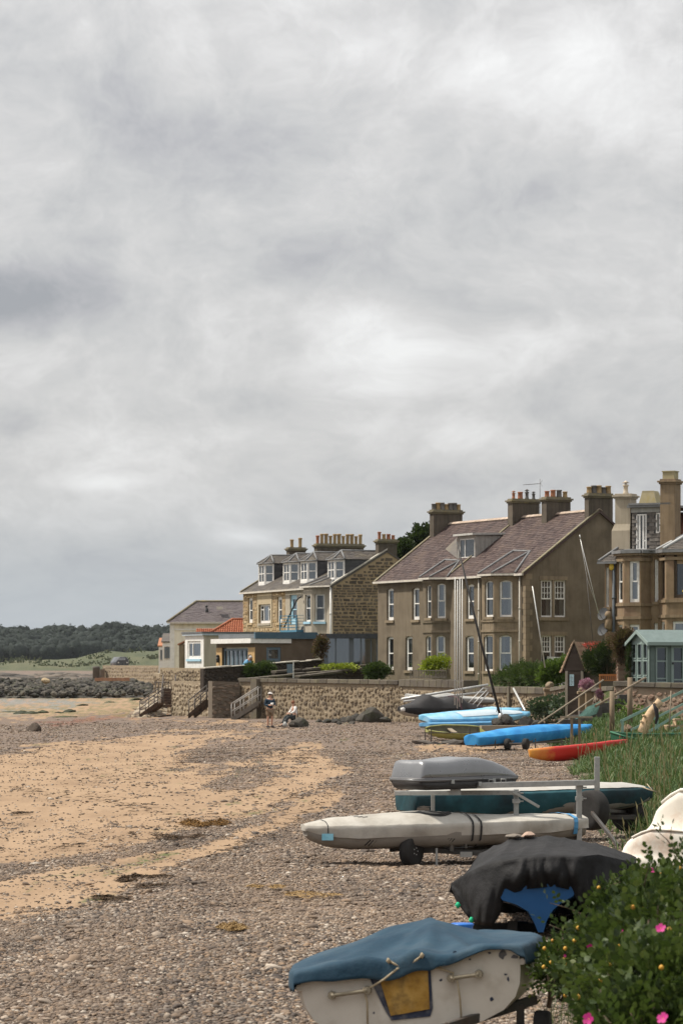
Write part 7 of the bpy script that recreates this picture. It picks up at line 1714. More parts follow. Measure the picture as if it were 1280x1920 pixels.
# double-rack trailer
gz = hz_(1.5, 46); tr = thing('boat_trailer', 'galvanised double-deck boat trailer carrying the grey dinghy and roof box', 'trailer', (1.6, 46, gz)); O_ = tr.location
def tbeam(par,O,a,b,w,h,mat,name):
 a,b = Vector(a) - O,Vector(b) - O; e = b - a; s_ = Vector((e.y,-e.x,0)); s_ = (s_.normalized() if s_.length > 1e-4 else Vector((1,0,0))) * w; u = s_.normalized().cross(e.normalized()) * h
 if u.z < -.1: u = -u
 g = MB(); g.fbox(a - s_ / 2 - u / 2,e,s_,u); return g.build(name,mat,par,bevel=.006)
tbeam(tr, O_, P(845, 1474, 45.6), P(1123, 1467, 45.6), .07, .085, galv, 'rack_beam')
tbeam(tr, O_, P(740, 1487, 46.4), P(965, 1486, 45.7), .06, .07, galv, 'rack_arm')
tbeam(tr, O_, P(838, 1476, 46.6), P(900, 1470, 45.5), .05, .07, galv, 'rack_arm')
tbeam(tr, O_, P(967, 1572, 45.8), P(967, 1480, 45.8), .075, .075, galv, 'upright'); tbeam(tr, O_, P(1085, 1582, 45.7), P(1085, 1466, 45.7), .08, .08, galv, 'upright')
tbeam(tr, O_, P(1118.5, 1482, 45.6), P(1118.5, 1419, 45.6), .08, .08, galv, 'upright'); tbeam(tr, O_, P(811, 1560, 46.6), P(811, 1486, 46.6), .06, .06, galv, 'upright')
tbeam(tr, O_, P(960, 1484, 45.6), P(1010, 1513, 45.7), .03, .04, galv, 'brace')
for a, b in (((967, 1545), (952, 1570)), ((967, 1545), (980, 1572))): tbeam(tr, O_, P(*a, 45.75), P(*b, 45.7), .03, .04, galv, 'brace')
for px_,py_ in ((967,1502),(1085,1497),(1085,1476),(967,1487)):
 g = MB(); q = P(px_,py_,45.75) - O_
 g.box(q.x - .055, q.x + .055, q.y - .07, q.y + .06, q.z - .03, q.z + .03); g.lathe([(.012, -.05), (.012, .05)], q.x + .06, q.y - .05, q.z, 6, axis='x'); g.build('clamp', galv, tr)
g = MB(); q = P(852, 1478, 45.5) - O_; g.box(q.x - .07, q.x + .09, q.y - .05, q.y + .04, q.z - .1, q.z + .06); g.lathe([(.03, -.04), (.03, .04)], q.x - .09, q.y, q.z + .05, 8, axis='y'); g.build('bracket', galv, tr)
for px_, py_ in ((920, 1468), (943, 1467)): g = MB(); q = P(px_, py_, 45.6) - O_; g.tube([q + Vector((-.035, 0, 0)), q + Vector((-.035, 0, .05)), q + Vector((.035, 0, .05)), q + Vector((.035, 0, 0))], .009, 5); g.build('u_bolt', galv, tr)
tbeam(tr, O_, P(736, 1590, 45.2), P(910, 1600, 45.2), .06, .08, trail_m, 'chassis_rail'); tbeam(tr, O_, P(780, 1585, 46.4), P(1010, 1588, 46.4), .06, .08, trail_m, 'chassis_rail'); tbeam(tr, O_, P(900, 1598, 45.3), P(1085, 1572, 45.8), .06, .08, trail_m, 'drawbar')
tbeam(tr, O_, P(775, 1597, 45.0), P(925, 1589, 46.9), .06, .06, trail_m, 'axle')
tbeam(tr, O_, P(736, 1580, 45.2), P(736, 1597, 45.2), .1, .05, trail_m, 'rail_end')
tbeam(tr, O_, P(818, 1632, 45.0), P(818, 1590, 45.0), .035, .035, galv, 'prop_stand')
g = MB(); q = [P(*k, 45.1) - O_ for k in ((846, 1596), (848, 1560), (853, 1541), (862, 1537), (872, 1543), (873, 1590))]; g.tube(q[:3], .035, 8); g.tube(q[2:], .022, 6); g.build('side_support', galv, tr)
tbeam(tr, O_, P(1087, 1560, 46.0), P(1062, 1590, 45.6), .05, .05, trail_m, 'foot_brace')
for (px_,py_,d_,r_) in ((771,1596,44.9,.235),(921,1580,46.8,.245)): wheel(tr,P(px_,py_,d_) - O_,(.82,-.57,0),r_,.17)
g = MB(); c = P(921,1580,46.7) - O_; pr = []
for k in range(9): a = math.pi * (.05 + .9 * k / 8); pr.append((math.cos(a) * .32,math.sin(a) * .32))
ax = Vector((.82, -.57, 0)).normalized(); tt_ = Vector((.57, .82, 0)).normalized(); g.loft([[c + tt_ * x + UP * z + ax * s_ for s_ in (-.12, .12)] for x, z in pr], closed=False, caps=False); g.build('mudguard', trail_m, tr)
g = MB(); q = P(925, 1551, 45.2) - O_; g.lathe([(.02, -.02), (.045, 0), (.02, .02)], q.x, q.y, q.z, 8, axis='y'); g.build('marker_lamp', mk('orange_lens', [(.7, .22, .02), (.8, .3, .03)], rough=.3, scale=4), tr)
g = MB(); q = P(872, 1602, 45.1) - O_; g.box(q.x - .08, q.x + .1, q.y - .04, q.y + .04, q.z - .04, q.z + .04); g.build('roller_block', galv, tr)
# roof box
silver = mk('silver_lid', [(.20, .205, .215), (.235, .24, .25)], rough=.32, metal=.45, spec=.5, scale=2, bump=.05, coat=.25); tray = mk('black_tray', [(.022, .02, .02), (.035, .032, .032)], rough=.5, scale=4, bump=.1)
bx = thing('roof_box', 'silver car roof box with a black tray resting on the trailer rack', 'roof box', P(760, 1481, 45.1), R(40)); Lb, Wb = 2.02, .76
hp = [(0,.02),(.012,.20),(.035,.355),(.06,.375),(.16,.365),(.28,.365),(.40,.405),(.52,.42),(.62,.405),(.74,.34),(.85,.24),(.94,.14),(.985,.07),(1,.02)]
wf = lambda t: np.interp(t,[0,.03,.12,.7,.9,1],[.90,.98,1,1,.93,.80]) * Wb
lid = []
for t,h in [(t_,np.interp(t_,[q[0] for q in hp],[q[1] for q in hp])) for t_ in sorted(set([q[0] for q in hp] + list(np.linspace(0,1,40))))]:
 w2 = wf(t) / 2; x = t * Lb; z0 = .17
 q = [(-1,0),(-.985,.28),(-.95,.62),(-.90,.86),(-.80,.97),(-.6,1.0),(-.3,.985),(0,.975),(.3,.985),(.6,1.0),(.80,.97),(.90,.86),(.95,.62),(.985,.28),(1,0)]
 lid.append([Vector((x + (.05 * (1 - t) if False else 0),a * w2,z0 + b * h * .74)) for a,b in q])
g = MB(); g.loft(lid, closed=True, caps=True); g.build('lid', silver, bx)
def slab_ring(z,k):
 pts = []
 for t in np.linspace(0,1,24): pts.append(Vector((t * Lb * k + Lb * (1 - k) / 2,-wf(t) / 2 * k,z)))
 for t in np.linspace(1,0,24): pts.append(Vector((t * Lb * k + Lb * (1 - k) / 2,wf(t) / 2 * k,z)))
 return pts
g = MB(); g.loft([slab_ring(.125, 1.015), slab_ring(.16, 1.02), slab_ring(.185, 1.012)]); g.build('rim_band', mk('grey_band', [(.10, .10, .105), (.14, .14, .145)], rough=.45, scale=3), bx)
g = MB(); g.loft([slab_ring(.145, 1.024), slab_ring(.157, 1.024)]); g.build('trim_line', silver, bx)
g = MB(); g.loft([slab_ring(0, .88), slab_ring(.03, .95), slab_ring(.124, 1.0)]); g.build('tray', tray, bx)
for t in (.3, .72): g = MB(); g.box(t * Lb - .03, t * Lb + .03, -Wb / 2 - .018, -Wb / 2 + .01, .09, .15); g.build('latch', galv, bx)
g = MB()
for k in range(4): g.box(.30 * Lb + k * .045,.30 * Lb + k * .045 + .03,-.368,-.360,.33,.35)
# teal covered boat on a second trailer
tealc = fabric('teal_cover', [(.012, .045, .058), (.02, .085, .105), (.035, .13, .155)], dirt=(.012, .02, .026), dscale=1.1, damt=.8, fold=0) if False else fabric('teal_cover', [(.010, .034, .044), (.015, .06, .075), (.025, .095, .115)], dirt=(.012, .018, .022), dscale=.8, damt=.9)
A,B = P(763,1491,51.5),P(1214,1479,53)
HBR = [(0,.74),(.05,.82),(.3,.97),(.55,1),(.8,.78),(.93,.5),(1,.18)]
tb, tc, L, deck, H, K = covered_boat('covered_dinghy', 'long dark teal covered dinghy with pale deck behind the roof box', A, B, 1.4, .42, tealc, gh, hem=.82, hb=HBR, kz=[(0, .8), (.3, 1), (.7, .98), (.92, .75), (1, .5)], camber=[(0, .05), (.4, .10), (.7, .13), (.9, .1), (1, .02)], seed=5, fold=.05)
pale_d = fabric('pale_deck_cover', [(.36, .35, .33), (.46, .45, .42)], dirt=(.3, .27, .22))
g = MB(); ts = np.linspace(.02, .97, 40); g.loft([[deck(t, s) + Vector((0, 0, .022)) for s in np.linspace(-.9, .9, 9)] for t in ts], closed=False, caps=False); g.build('deck_panel', pale_d, tb)
t2 = thing('boat_trailer', 'low trailer with one large exposed tyre under the teal covered dinghy', 'trailer', (PX(1100, 51), 51, hz_(PX(1100, 51), 51))); O_ = t2.location
wheel(t2,P(1109,1519,50.6) - O_,(-.80,-.60,0),.345,.26); wheel(t2,P(1175,1522,53) - O_,(-.80,-.60,0),.345,.26)
tbeam(t2, O_, P(1109, 1524, 50.4), P(1158, 1585, 48.6), .05, .06, trail_m, 'drawbar'); tbeam(t2, O_, P(800, 1535, 51.6), P(1190, 1532, 52.5), .06, .08, trail_m, 'chassis_rail'); tbeam(t2, O_, P(850, 1572, 51.6), P(850, 1530, 51.6), .05, .05, trail_m, 'prop_stand'); tbeam(t2, O_, P(1109, 1519, 50.6), P(1175, 1522, 53), .05, .05, trail_m, 'axle')
g = MB(); g.tube([P(1204, 1476, 52.6), P(1217, 1481, 52.4), P(1231, 1485, 52.4)], .012, 5); g.tube([P(1212, 1470, 52.6), P(1222, 1482, 52.4)], .010, 5); o = g.build('rope', rope_m); tag(o, 'rope tied to the right-hand tip of the teal covered dinghy', 'rope')
# red and yellow kayak
m = bpy.data.materials.new('kayak_plastic'); m.use_nodes = True; N = NT(m.node_tree); bs = N.n['Principled BSDF']
co = N.new('ShaderNodeTexCoord').outputs['Object']; sp = N.new('ShaderNodeSeparateXYZ'); N.put(sp.inputs[0], co)
f = N.math('ADD', N.math('MULTIPLY', sp.outputs[0], 1 / 3.5), N.math('MULTIPLY', N.math('SUBTRACT', N.noise(co, 5, 4), .5), .25))
N.put(bs.inputs['Base Color'], N.ramp(f, [(.03, (.60, .25, .035)), (.15, (.56, .15, .028)), (.22, (.52, .024, .016)), (1, (.48, .018, .014))])); bs.inputs['Roughness'].default_value = .42
A = G(993, 91.5) + Vector((0, 0, .20)); B = P(1178, 1404, 92.5); kk = thing('kayak', 'red sit-on-top kayak fading to yellow at its near end', 'kayak', A); orient(kk, A, B, R(-14)); L = (B - A).length
g = MB(); rings = []
for i in range(37):
 t = i / 36; h = .38 * min(1,math.sin(math.pi * min(max(t,.01),.99)) ** .62 * 1.05); rise = .16 * (abs(2 * t - 1) ** 3); x = t * L
 well = .10 * (1 if .22 < t < .40 or .5 < t < .72 else 0)
 q = [(-1,.16),(-.97,.10),(-.8,-.02),(-.45,-.1),(0,-.13),(.45,-.1),(.8,-.02),(.97,.10),(1,.16),(.8,.185),(.62,.17 - well),(.3,.17 - well),(0,.185 - well * .8),(-.3,.17 - well),(-.62,.17 - well),(-.8,.185)]
 rings.append([Vector((x,a * h,b * 1.35 * (.5 + .5 * min(1,h / .3)) + rise)) for a,b in q])
g.loft(rings); g.build('hull', m, kk)
for t in (.03, .97): g = MB(); g.tube([Vector((t * L - .05, -.03, .33)), Vector((t * L, 0, .37)), Vector((t * L + .05, .03, .33))], .012, 5); g.build('carry_handle', blk, kk)
# bright blue covered dinghy on a launching trolley
bluec = fabric('blue_cover', [(.018, .16, .42), (.03, .23, .52), (.06, .31, .60)], dirt=(.02, .12, .3), dscale=1.4, damt=.4)
A,B = P(885,1383,108),P(1106,1361,112); HBB = [(0,.62),(.04,.78),(.3,.97),(.55,1),(.8,.74),(.94,.4),(1,.12)]; KZB = [(0,.8),(.3,1),(.7,.98),(.92,.7),(1,.4)]
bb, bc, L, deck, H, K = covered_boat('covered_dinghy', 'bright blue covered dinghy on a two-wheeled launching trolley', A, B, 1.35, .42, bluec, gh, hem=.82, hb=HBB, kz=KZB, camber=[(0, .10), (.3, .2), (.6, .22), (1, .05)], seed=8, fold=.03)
tl = thing('launching_trolley', 'launching trolley with two fat black wheels under the bright blue dinghy', 'trolley', (PX(968, 107), 107, hz_(PX(968, 107), 107))); O_ = tl.location
for px_,d_ in ((951,108.2),(985,106.6)): wheel(tl,P(px_,1395,d_) - O_,(.9,-.43,0),.20,.17,rimmat=trail_m)
tbeam(tl, O_, P(890, 1397, 107.8), P(1075, 1390, 109.5), .05, .05, trail_m, 'frame_rail'); tbeam(tl, O_, P(951, 1394, 108.2), P(985, 1394, 106.6), .05, .05, trail_m, 'axle')
for px_ in (928, 1003, 1052): tbeam(tl, O_, P(px_, 1403, 108), P(px_, 1385, 108), .04, .04, trail_m, 'prop_stand')
# stack of pale blue covered dinghies
skyc = fabric('sky_cover', [(.11, .33, .52), (.18, .43, .62), (.26, .50, .67)], dirt=(.4, .47, .52), dscale=1.2, damt=.5)
A,B = P(797,1345,123),P(990,1337,126)
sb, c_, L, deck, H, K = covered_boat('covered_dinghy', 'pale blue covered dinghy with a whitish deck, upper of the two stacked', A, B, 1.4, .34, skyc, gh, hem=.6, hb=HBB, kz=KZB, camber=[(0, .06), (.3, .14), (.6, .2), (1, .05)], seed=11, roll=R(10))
g = MB(); g.loft([[deck(t, s) + Vector((0, 0, .03)) for s in np.linspace(-.85, .1, 6)] for t in np.linspace(.28, .9, 20)], closed=False, caps=False); g.build('deck_panel', mk('pale_blue_panel', [(.38, .46, .52), (.48, .55, .6)], scale=2), sb)
A,B = P(797,1357,122),P(925,1354,124)
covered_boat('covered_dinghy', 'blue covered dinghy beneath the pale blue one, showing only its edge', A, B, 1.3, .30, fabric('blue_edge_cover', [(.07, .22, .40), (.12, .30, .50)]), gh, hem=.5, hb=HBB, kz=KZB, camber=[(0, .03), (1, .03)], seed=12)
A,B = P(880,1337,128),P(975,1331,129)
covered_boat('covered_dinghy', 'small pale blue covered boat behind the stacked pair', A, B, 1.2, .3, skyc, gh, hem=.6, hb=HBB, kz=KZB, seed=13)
# mast leaning up from the stack
t = thing('mast', 'long dark mast leaning up and left from the pale blue dinghies', 'mast', P(938, 1346, 122)); O_ = t.location
g = MB(); g.tube([Vector((0, 0, 0)), P(898, 1193, 122) - O_, P(856, 1016, 122) - O_], [.055, .05, .028], 8); g.build('spar', mk('dark_spar', [(.025, .023, .023), (.045, .042, .04)], rough=.45, scale=5), t)
g = MB(); g.tube([P(930, 1335, 121.8) - O_, P(936, 1310, 121.8) - O_, P(940, 1342, 121.8) - O_], .014, 5); g.build('halyard', blk, t)
g = MB(); g.lathe([(.10, -.05), (.12, .05), (.07, .2)], 0, 0, 0, 8); g.build('mast_foot', stick, t)
# yellow-green open dinghy on stands
yg = mk('yellow_green_gel', [(.30, .30, .09), (.40, .40, .15)], rough=.45, scale=3, dirt=(.15, .14, .08), dscale=2)
A, B = P(800, 1368, 117), P(906, 1369, 118); od = thing('open_dinghy', 'small yellow-green open dinghy on stands below the pale blue boats', 'boat', A); orient(od, A, B, R(16)); L = (B - A).length
rings,inn = [],[]
for i in range(25):
 t = i / 24; h = .58 * np.interp(t,[0,.1,.4,.8,1],[.25,.6,1,.95,.7]); k = -.36 * np.interp(t,[0,.15,.5,1],[.4,.8,1,.75])
 rings.append([Vector((t * L,a * h,b * k)) for a,b in [(-1,0),(-.95,.4),(-.75,.8),(0,1),(.75,.8),(.95,.4),(1,0)]])
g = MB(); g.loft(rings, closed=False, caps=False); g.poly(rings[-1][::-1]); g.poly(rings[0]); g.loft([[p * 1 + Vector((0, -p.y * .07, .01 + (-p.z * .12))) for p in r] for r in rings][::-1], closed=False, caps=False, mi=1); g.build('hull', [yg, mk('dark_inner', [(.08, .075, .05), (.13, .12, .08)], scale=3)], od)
g = MB(); g.tube([r[0] + UP * .02 for r in rings], .03, 6); g.tube([r[-1] + UP * .02 for r in rings], .03, 6); g.build('gunwale', yg, od)
g = MB(); g.box(L * .45, L * .53, -.5, .5, -.12, -.08); g.build('thwart', rail_w, od)
st_ = thing('boat_stand', 'thin dark steel stand holding the yellow-green dinghy', 'stand', G(808, 116)); O_ = st_.location
for px_, d_ in ((808, 116), (797, 118), (880, 116), (894, 118)): tbeam(st_, O_, P(px_, 1398, d_), P(px_, 1362, d_), .04, .04, trail_m, 'leg')
tbeam(st_, O_, P(790, 1374, 116.5), P(900, 1374, 116.5), .04, .04, trail_m, 'crossbar')
for k,(px_,py_,r_,w_) in enumerate([(792,1387,.18,.5),(815,1390,.15,.4),(850,1388,.2,.55),(872,1391,.16,.45),(934,1350,.25,.3),(960,1352,.22,.3),(985,1349,.3,.4),(1003,1352,.25,.35),(950,1343,.32,.28)]):
 d_ = 116 if k < 4 else 121; boulder(px_, d_, r_, ['flat grey stone under the left end of the yellow-green dinghy', 'flat stone second from the left under the yellow-green dinghy', 'broad flat stone under the middle of the yellow-green dinghy', 'flat stone under the right end of the yellow-green dinghy', 'dark stone at the foot of the leaning mast', 'dark stone just right of the leaning mast foot', 'large dark stone under the tip of the pale blue dinghy', 'dark stone right of the pale blue dinghy tip', 'upright rounded dark stone against the pale blue dinghy'][k], mesh=rnd.choice(GROCKS if k < 4 else ROCKS), rx=w_, z=PZ(py_ + 6, d_))
g = MB(); g.box(-.1, 1.9, -.25, .25, 0, .25); t = thing('timber_baulk', 'weathered timber baulk lying behind the bright blue dinghy', 'timber', P(905, 1372, 119), R(8)); g.build('beam', rail_w, t)
# black covered dinghy with the cluster of masts
blackc = fabric('black_cover', [(.012, .011, .012), (.022, .021, .022), (.034, .032, .033)], rough=.6)
A,B = P(750,1327,132),P(932,1329,135); HBC = [(0,.2),(.06,.55),(.3,.95),(.6,1),(.85,.8),(1,.6)]
cb, c_, L, deck, H, K = covered_boat('covered_dinghy', 'black covered dinghy with slack peaked cover and four masts beside it', A, B, 1.7, .42, blackc, fabric('pale_hull', [(.33, .31, .28), (.42, .40, .36)]), hem=.8, hb=HBC, camber=[(0, .05), (.12, .20), (.25, .60), (.40, .36), (.55, .58), (.62, .30), (.8, .12), (1, .05)], seed=15, fold=.04)
for t_ in (.50, .74): band(cb, 'strap', mk('maroon_strap', [(.06, .03, .04), (.1, .05, .06)], scale=5), L, H, K, deck, t_, .10, .55)
g = MB(); q = Vector((.015 * L, -.12, -.06)); g.lathe([(.02, -.05), (.13, -.04), (.14, .1), (.04, .16)], q.x, q.y, q.z - .05, 8); g.build('bow_fitting', white_paint, cb)
A,B = P(762,1305,137),P(915,1312,139)
covered_boat('covered_dinghy', 'pale grey covered boat behind the black one, under two long spars', A, B, 1.5, .3, fabric('ash_cover', [(.30, .30, .29), (.40, .40, .38)]), gh, hem=.5, camber=[(0, .1), (.2, .05), (.4, .25), (.7, .1), (1, .1)], seed=16)
for k,(px_,yt_,yb_) in enumerate([(852.5,1082,1322),(857,1088,1328),(861.5,1084,1325),(866,1086,1318)]):
 t = simple_tube('mast', ['leftmost of the four pale upright masts by the black dinghy', 'second from left of the four pale upright masts', 'third from left of the four pale upright masts', 'rightmost of the four pale upright masts'][k], 'mast', [P(px_ - .5, yb_, 132 + k * .3), P(px_, yt_, 132 + k * .3)], [.026, .018], mk('pale_mast', [(.62, .61, .58), (.72, .71, .68)], rough=.5, scale=5), 'spar')
for k, (a, b) in enumerate([((752, 1311), (914, 1284)), ((756, 1315), (906, 1298))]): simple_tube('spar', ['upper of two long pale spars laid across the boats', 'lower of two long pale spars laid across the boats'][k], 'spar', [P(*a, 134), P(*b, 136)], .055, stick, 'spar')
g = MB()
for a,b in (((885,1322),(914,1292)),((893,1326),(915,1298)),((878,1318),(905,1290)),((905,1290),(914,1292))): g.tube([P(*a,133.5),P(*b,134)],.025,6)
o_ = g.build('trolley_handles', stick); tag(o_, 'pale tubular frame sticking up at the right end of the black dinghy', 'trolley frame')
g = MB(); g.tube([P(962, 1291, 140), P(984, 1333, 132)], .05, 6); tag(g.build('spar', stick), 'short pale spar propped against the low garden wall', 'spar')
for k,(a,b,d_,r_) in enumerate([((997.5,1099),(1021,1252),142,.032),((1087,1010),(1121,1150),146,.018),((1099,1085),(1113,1225),143,.022)]):
 t = simple_tube('mast', ['slim white mast leaning in front of the brown gable', 'thin tall pole slanting across the gable towards the dishes', 'thin dark pole crossing the right side of the gable'][k], 'mast', [P(*b, d_), P(*a, d_)], [r_, r_ * .7], stick if k < 2 else trail_m, 'spar')
 if k == 1: g = MB(); g.tube([P(1087, 1010, d_) - t.location, P(1100, 1085, d_) - t.location, P(1126, 1160, d_) - t.location], .008, 4); g.tube([P(1087, 1010, d_) - t.location, P(1086, 1003, d_) - t.location], .03, 6); g.build('shroud', stick, t)
# dark green open boat in the grass
gr_m = mk('green_gel', [(.012, .07, .035), (.02, .10, .05)], rough=.4, scale=3, dirt=(.02, .045, .025), dscale=2); A, B = P(1158, 1384, 94), P(1300, 1386, 96); go_ = thing('open_dinghy', 'dark green open dinghy with a white seat lying in the long grass', 'boat', A); orient(go_, A, B, R(11)); L = (B - A).length
rings = []
for i in range(25):
 t = i / 24; h = .62 * np.interp(t,[0,.12,.45,.8,1],[.62,.85,1,.9,.55]); k = -.45 * np.interp(t,[0,.15,.5,1],[.65,.9,1,.6]); sh_ = .10 * (2 * t - 1) ** 2
 rings.append([Vector((t * L,a * h,b * k + sh_)) for a,b in [(-1,0),(-.96,.35),(-.82,.75),(-.4,.97),(0,1),(.4,.97),(.82,.75),(.96,.35),(1,0)]])
g = MB(); g.loft(rings, closed=False, caps=False); g.poly(rings[-1][::-1]); g.poly(rings[0]); inn = [[Vector((p.x * .97 + L * .015, p.y * .94, p.z * .90 + .012)) for p in r] for r in rings]; g.loft(inn[::-1], closed=False, caps=False); g.poly(inn[0][::-1]); g.poly(inn[-1]); g.build('hull', gr_m, go_)
g = MB(); loop = [r[0] + UP * .015 for r in rings] + [r[-1] + UP * .015 for r in rings[::-1]]; g.tube(loop + [loop[0]], .035, 6); g.build('gunwale', mk('green_rim', [(.025, .11, .06), (.04, .15, .085)], rough=.5, scale=4), go_)
for t_, m_, n_ in ((.28, white_paint, 'seat'), (.72, gr_m, 'thwart')): g = MB(); g.box(t_ * L - .22, t_ * L + .22, -.54, .54, -.13, -.08); g.build(n_, m_, go_)
# ------------------------------------------------------------------ white dinghy with the blue cover, nearest the camera
chip = (.03,.035,.05)
white_gel = mk('worn_white_paint', [(.50, .46, .40), (.58, .54, .475), (.62, .585, .52)], rough=.5, scale=2.5, bump=.12, bscale=20, dirt=(.33, .28, .21), dscale=3.5, damt=.5)
navy = mk('navy_paint', [(.018, .025, .05), (.04, .05, .085)], rough=.6, scale=8, dirt=(.3, .28, .25), dscale=9, damt=.5)
ochre = mk('ochre_panel', [(.20, .105, .02), (.36, .20, .035), (.46, .28, .07), (.30, .17, .04)], rough=.6, scale=7, bump=.4, bscale=25, dirt=(.07, .05, .025), dscale=6, damt=.75)
bluetarp = fabric('slate_blue_tarp', [(.009, .03, .055), (.015, .046, .076), (.026, .066, .10)], dirt=(.055, .08, .10), dscale=2.2, damt=.5, bump=.5, bscale=5, bdist=.03)
C0 = P(765,1798,18.7)
nd = thing('dinghy', 'white paint-chipped dinghy with slate blue tarpaulin and ochre transom panel, nearest the camera', 'boat', C0, 0, None, (R(-2.6), R(-7.2), R(-4)))
Ln = 2.6
def nh(t): return np.interp(t,[0,.15,.4,.6,.8,.93,1],[.69,.755,.80,.74,.52,.25,.05])
SEC = [(1.0,0),(1.0,-.08),(.995,-.18),(.975,-.28),(.92,-.38),(.80,-.47),(.60,-.535),(.34,-.565),(.12,-.575),(0,-.60)]
rings = []
for i in range(31):
 t = i / 30; h = nh(t); sh = .02 * t ** 2; kr = 1 - .45 * max(0,t - .6) ** 1.5 / .25
 r = [Vector((-a * h,t * Ln,.82 * z * kr + sh)) for a,z in SEC] + [Vector((a * h,t * Ln,.82 * z * kr + sh)) for a,z in SEC[-2::-1]]
 rings.append(r)
g = MB(); g.loft(rings, closed=False, caps=False); g.poly(rings[0][::-1] if False else rings[0]); g.build('hull', white_gel, nd, fixn=True)
g = MB()      # rubbing band along each side below the sheer
for k in (0,-1): g.tube([r[k] + Vector((-.012 if k == 0 else .012,0,-.10)) for r in rings],.022,6)
g.build('rubbing_strake', white_gel, nd)
tp_ = lambda px,py: (lambda q: Vector((q.x,-.012,q.z)))(nd_inv @ P(px,py,18.66))
nd_inv = (Matrix.Translation(C0) @ nd.rotation_euler.to_matrix().to_4x4()).inverted()
def plate(par,name,pts,mat,d0,th=.008):
 g = MB(); g.prism([Vector((p.x,d0,p.z)) for p in pts],(0,-th,0)); return g.build(name,mat,par)
outer = [tp_(*q) for q in ((692,1822),(812,1816),(812,1888),(812,1901),(722,1916))]
plate(nd, 'panel_border', [tp_(*q) for q in ((684, 1820), (806, 1811), (811, 1890), (806, 1906), (733, 1914), (722, 1897))], navy, -.002, .006)
plate(nd, 'ochre_panel', [tp_(*q) for q in ((706, 1821), (801, 1814), (805, 1892), (732, 1905))], ochre, -.009, .010)
# flaked navy patches where the paint has chipped
for k,(cx,cy,w,h) in enumerate([(822,1805,16,7),(838,1797,10,8),(941,1790,9,11),(917,1787,4,3),(826,1838,4,3),(952,1835,2.5,6),(921,1873,5,5),(947,1827,5,2.5),(965,1794,10,5),(697,1826,11,7),(852,1786,6,4),(880,1799,3,2),(700,1900,2.5,2.5)]):
 rr = random.Random(k); pts = [tp_(cx + math.cos(a) * w * rr.uniform(.5, 1), cy + math.sin(a) * h * rr.uniform(.5, 1)) for a in [i * 2 * math.pi / 9 for i in range(9)]]; plate(nd, 'paint_chip', pts, navy, -.0015, .002)
rustf = mk('weathered_metal', [(.20, .17, .12), (.30, .26, .19)], rough=.7, scale=15, bump=.3)
for a,b in (((621,1867),(688,1857)),((845,1834),(897,1826))):
 g = MB(); A_,B_ = tp_(*a) + Vector((0,-.05,0)),tp_(*b) + Vector((0,-.05,0)); g.tube([A_,A_.lerp(B_,.1),A_.lerp(B_,.9),B_],[.020,.013,.013,.020],8)
 for q in (A_,B_): g.tube([q + Vector((0,.05,0)),q + Vector((0,-.012,0))],[.028,.024],8)
 g.build('grab_handle', rustf, nd)
g = MB(); pts = [(685,1856),(700,1848),(720,1836),(745,1816),(765,1808),(785,1805),(820,1814),(850,1824),(848,1836)]; g.tube([tp_(*q) + Vector((0,-.035 - .02 * math.sin(i * .8),0)) for i,q in enumerate(pts)],.0075,6)
g.tube([tp_(728,1801) + Vector((0,-.04,0)),tp_(752,1814) + Vector((0,-.045,0))],.0075,6); g.tube([tp_(770,1808) + Vector((0,-.045,0)),tp_(791,1791) + Vector((0,-.05,0))],.0075,6)
g.tube([tp_(683,1856) + Vector((0,-.05,0)),tp_(688,1880) + Vector((0,-.03,0)),tp_(689,1940) + Vector((0,-.02,0))],.007,6); g.tube([tp_(857,1836) + Vector((0,-.05,0)),tp_(862,1870) + Vector((0,-.03,0)),tp_(867,1940) + Vector((0,-.02,0))],.007,6)
for q in ((683,1856),(850,1834),(791,1791),(728,1801)):
 p_ = tp_(*q) + Vector((0,-.05,0)); g.lathe([(.004,-.018),(.016,0),(.004,.018)],p_.x,p_.y,p_.z,7)
g.build('rope', rope_m, nd)
# tarpaulin: skirt, gunwale edge and crown with folds
nY,nX = 60,41; rows = []
for i in range(nY + 1):
 t = i / nY; y = -.045 + (Ln + .06) * t; h = nh(max(0,min(1,t))) + .03; sh = .02 * t ** 2; row = []
 skirt = .115 + .03 * mnoise.noise(Vector((t * 5,1,0))) + .02 * mnoise.noise(Vector((t * 17,4,0)))
 for k,q in enumerate((1.0,.66,.33)): row.append(Vector((-h - .012 - .02 * mnoise.noise(Vector((t * 12,q * 2,1))),y,sh - skirt * q)))
 for k in range(nX):
  s_ = -1 + 2 * k / (nX - 1)
  crown = .02 * (1 - s_ * s_) + .15 * math.exp(-((t - .55) / .30) ** 2) * max(0,1 - abs(s_ - .12) / (1.12 if s_ < .12 else .5)) ** 1.15
  sag = -.05 * math.exp(-((t - .25) / .18) ** 2) * (1 - s_ * s_)
  an_ = math.atan2(s_ - .12,(t - .55) * 2.2); rd_ = math.hypot(s_ - .12,(t - .55) * 2.2)
  z = sh + crown + sag + .022 * (1 - 3.2 * abs(mnoise.noise(Vector((math.cos(an_) * 2.6,math.sin(an_) * 2.6,rd_ * .7))))) * min(1,rd_ * 2.5) * (1 - abs(s_) ** 6) + .012 * mnoise.noise(Vector((s_ * 3 + t * 2,t * 9,0))) + .018 * (1 - abs(mnoise.noise(Vector((s_ * 2.2 - t * 3,t * 3.5,7))) * 2)) * (1 - s_ * s_)
  row.append(Vector((h * s_,y,z + .006)))
 for k,q in enumerate((.33,.66,1.0)): row.append(Vector((h + .012 + .02 * mnoise.noise(Vector((t * 12,-q * 2,1))),y,sh - skirt * q)))
 rows.append(row)
fr = rows[0]; n_ = len(fr); front = []
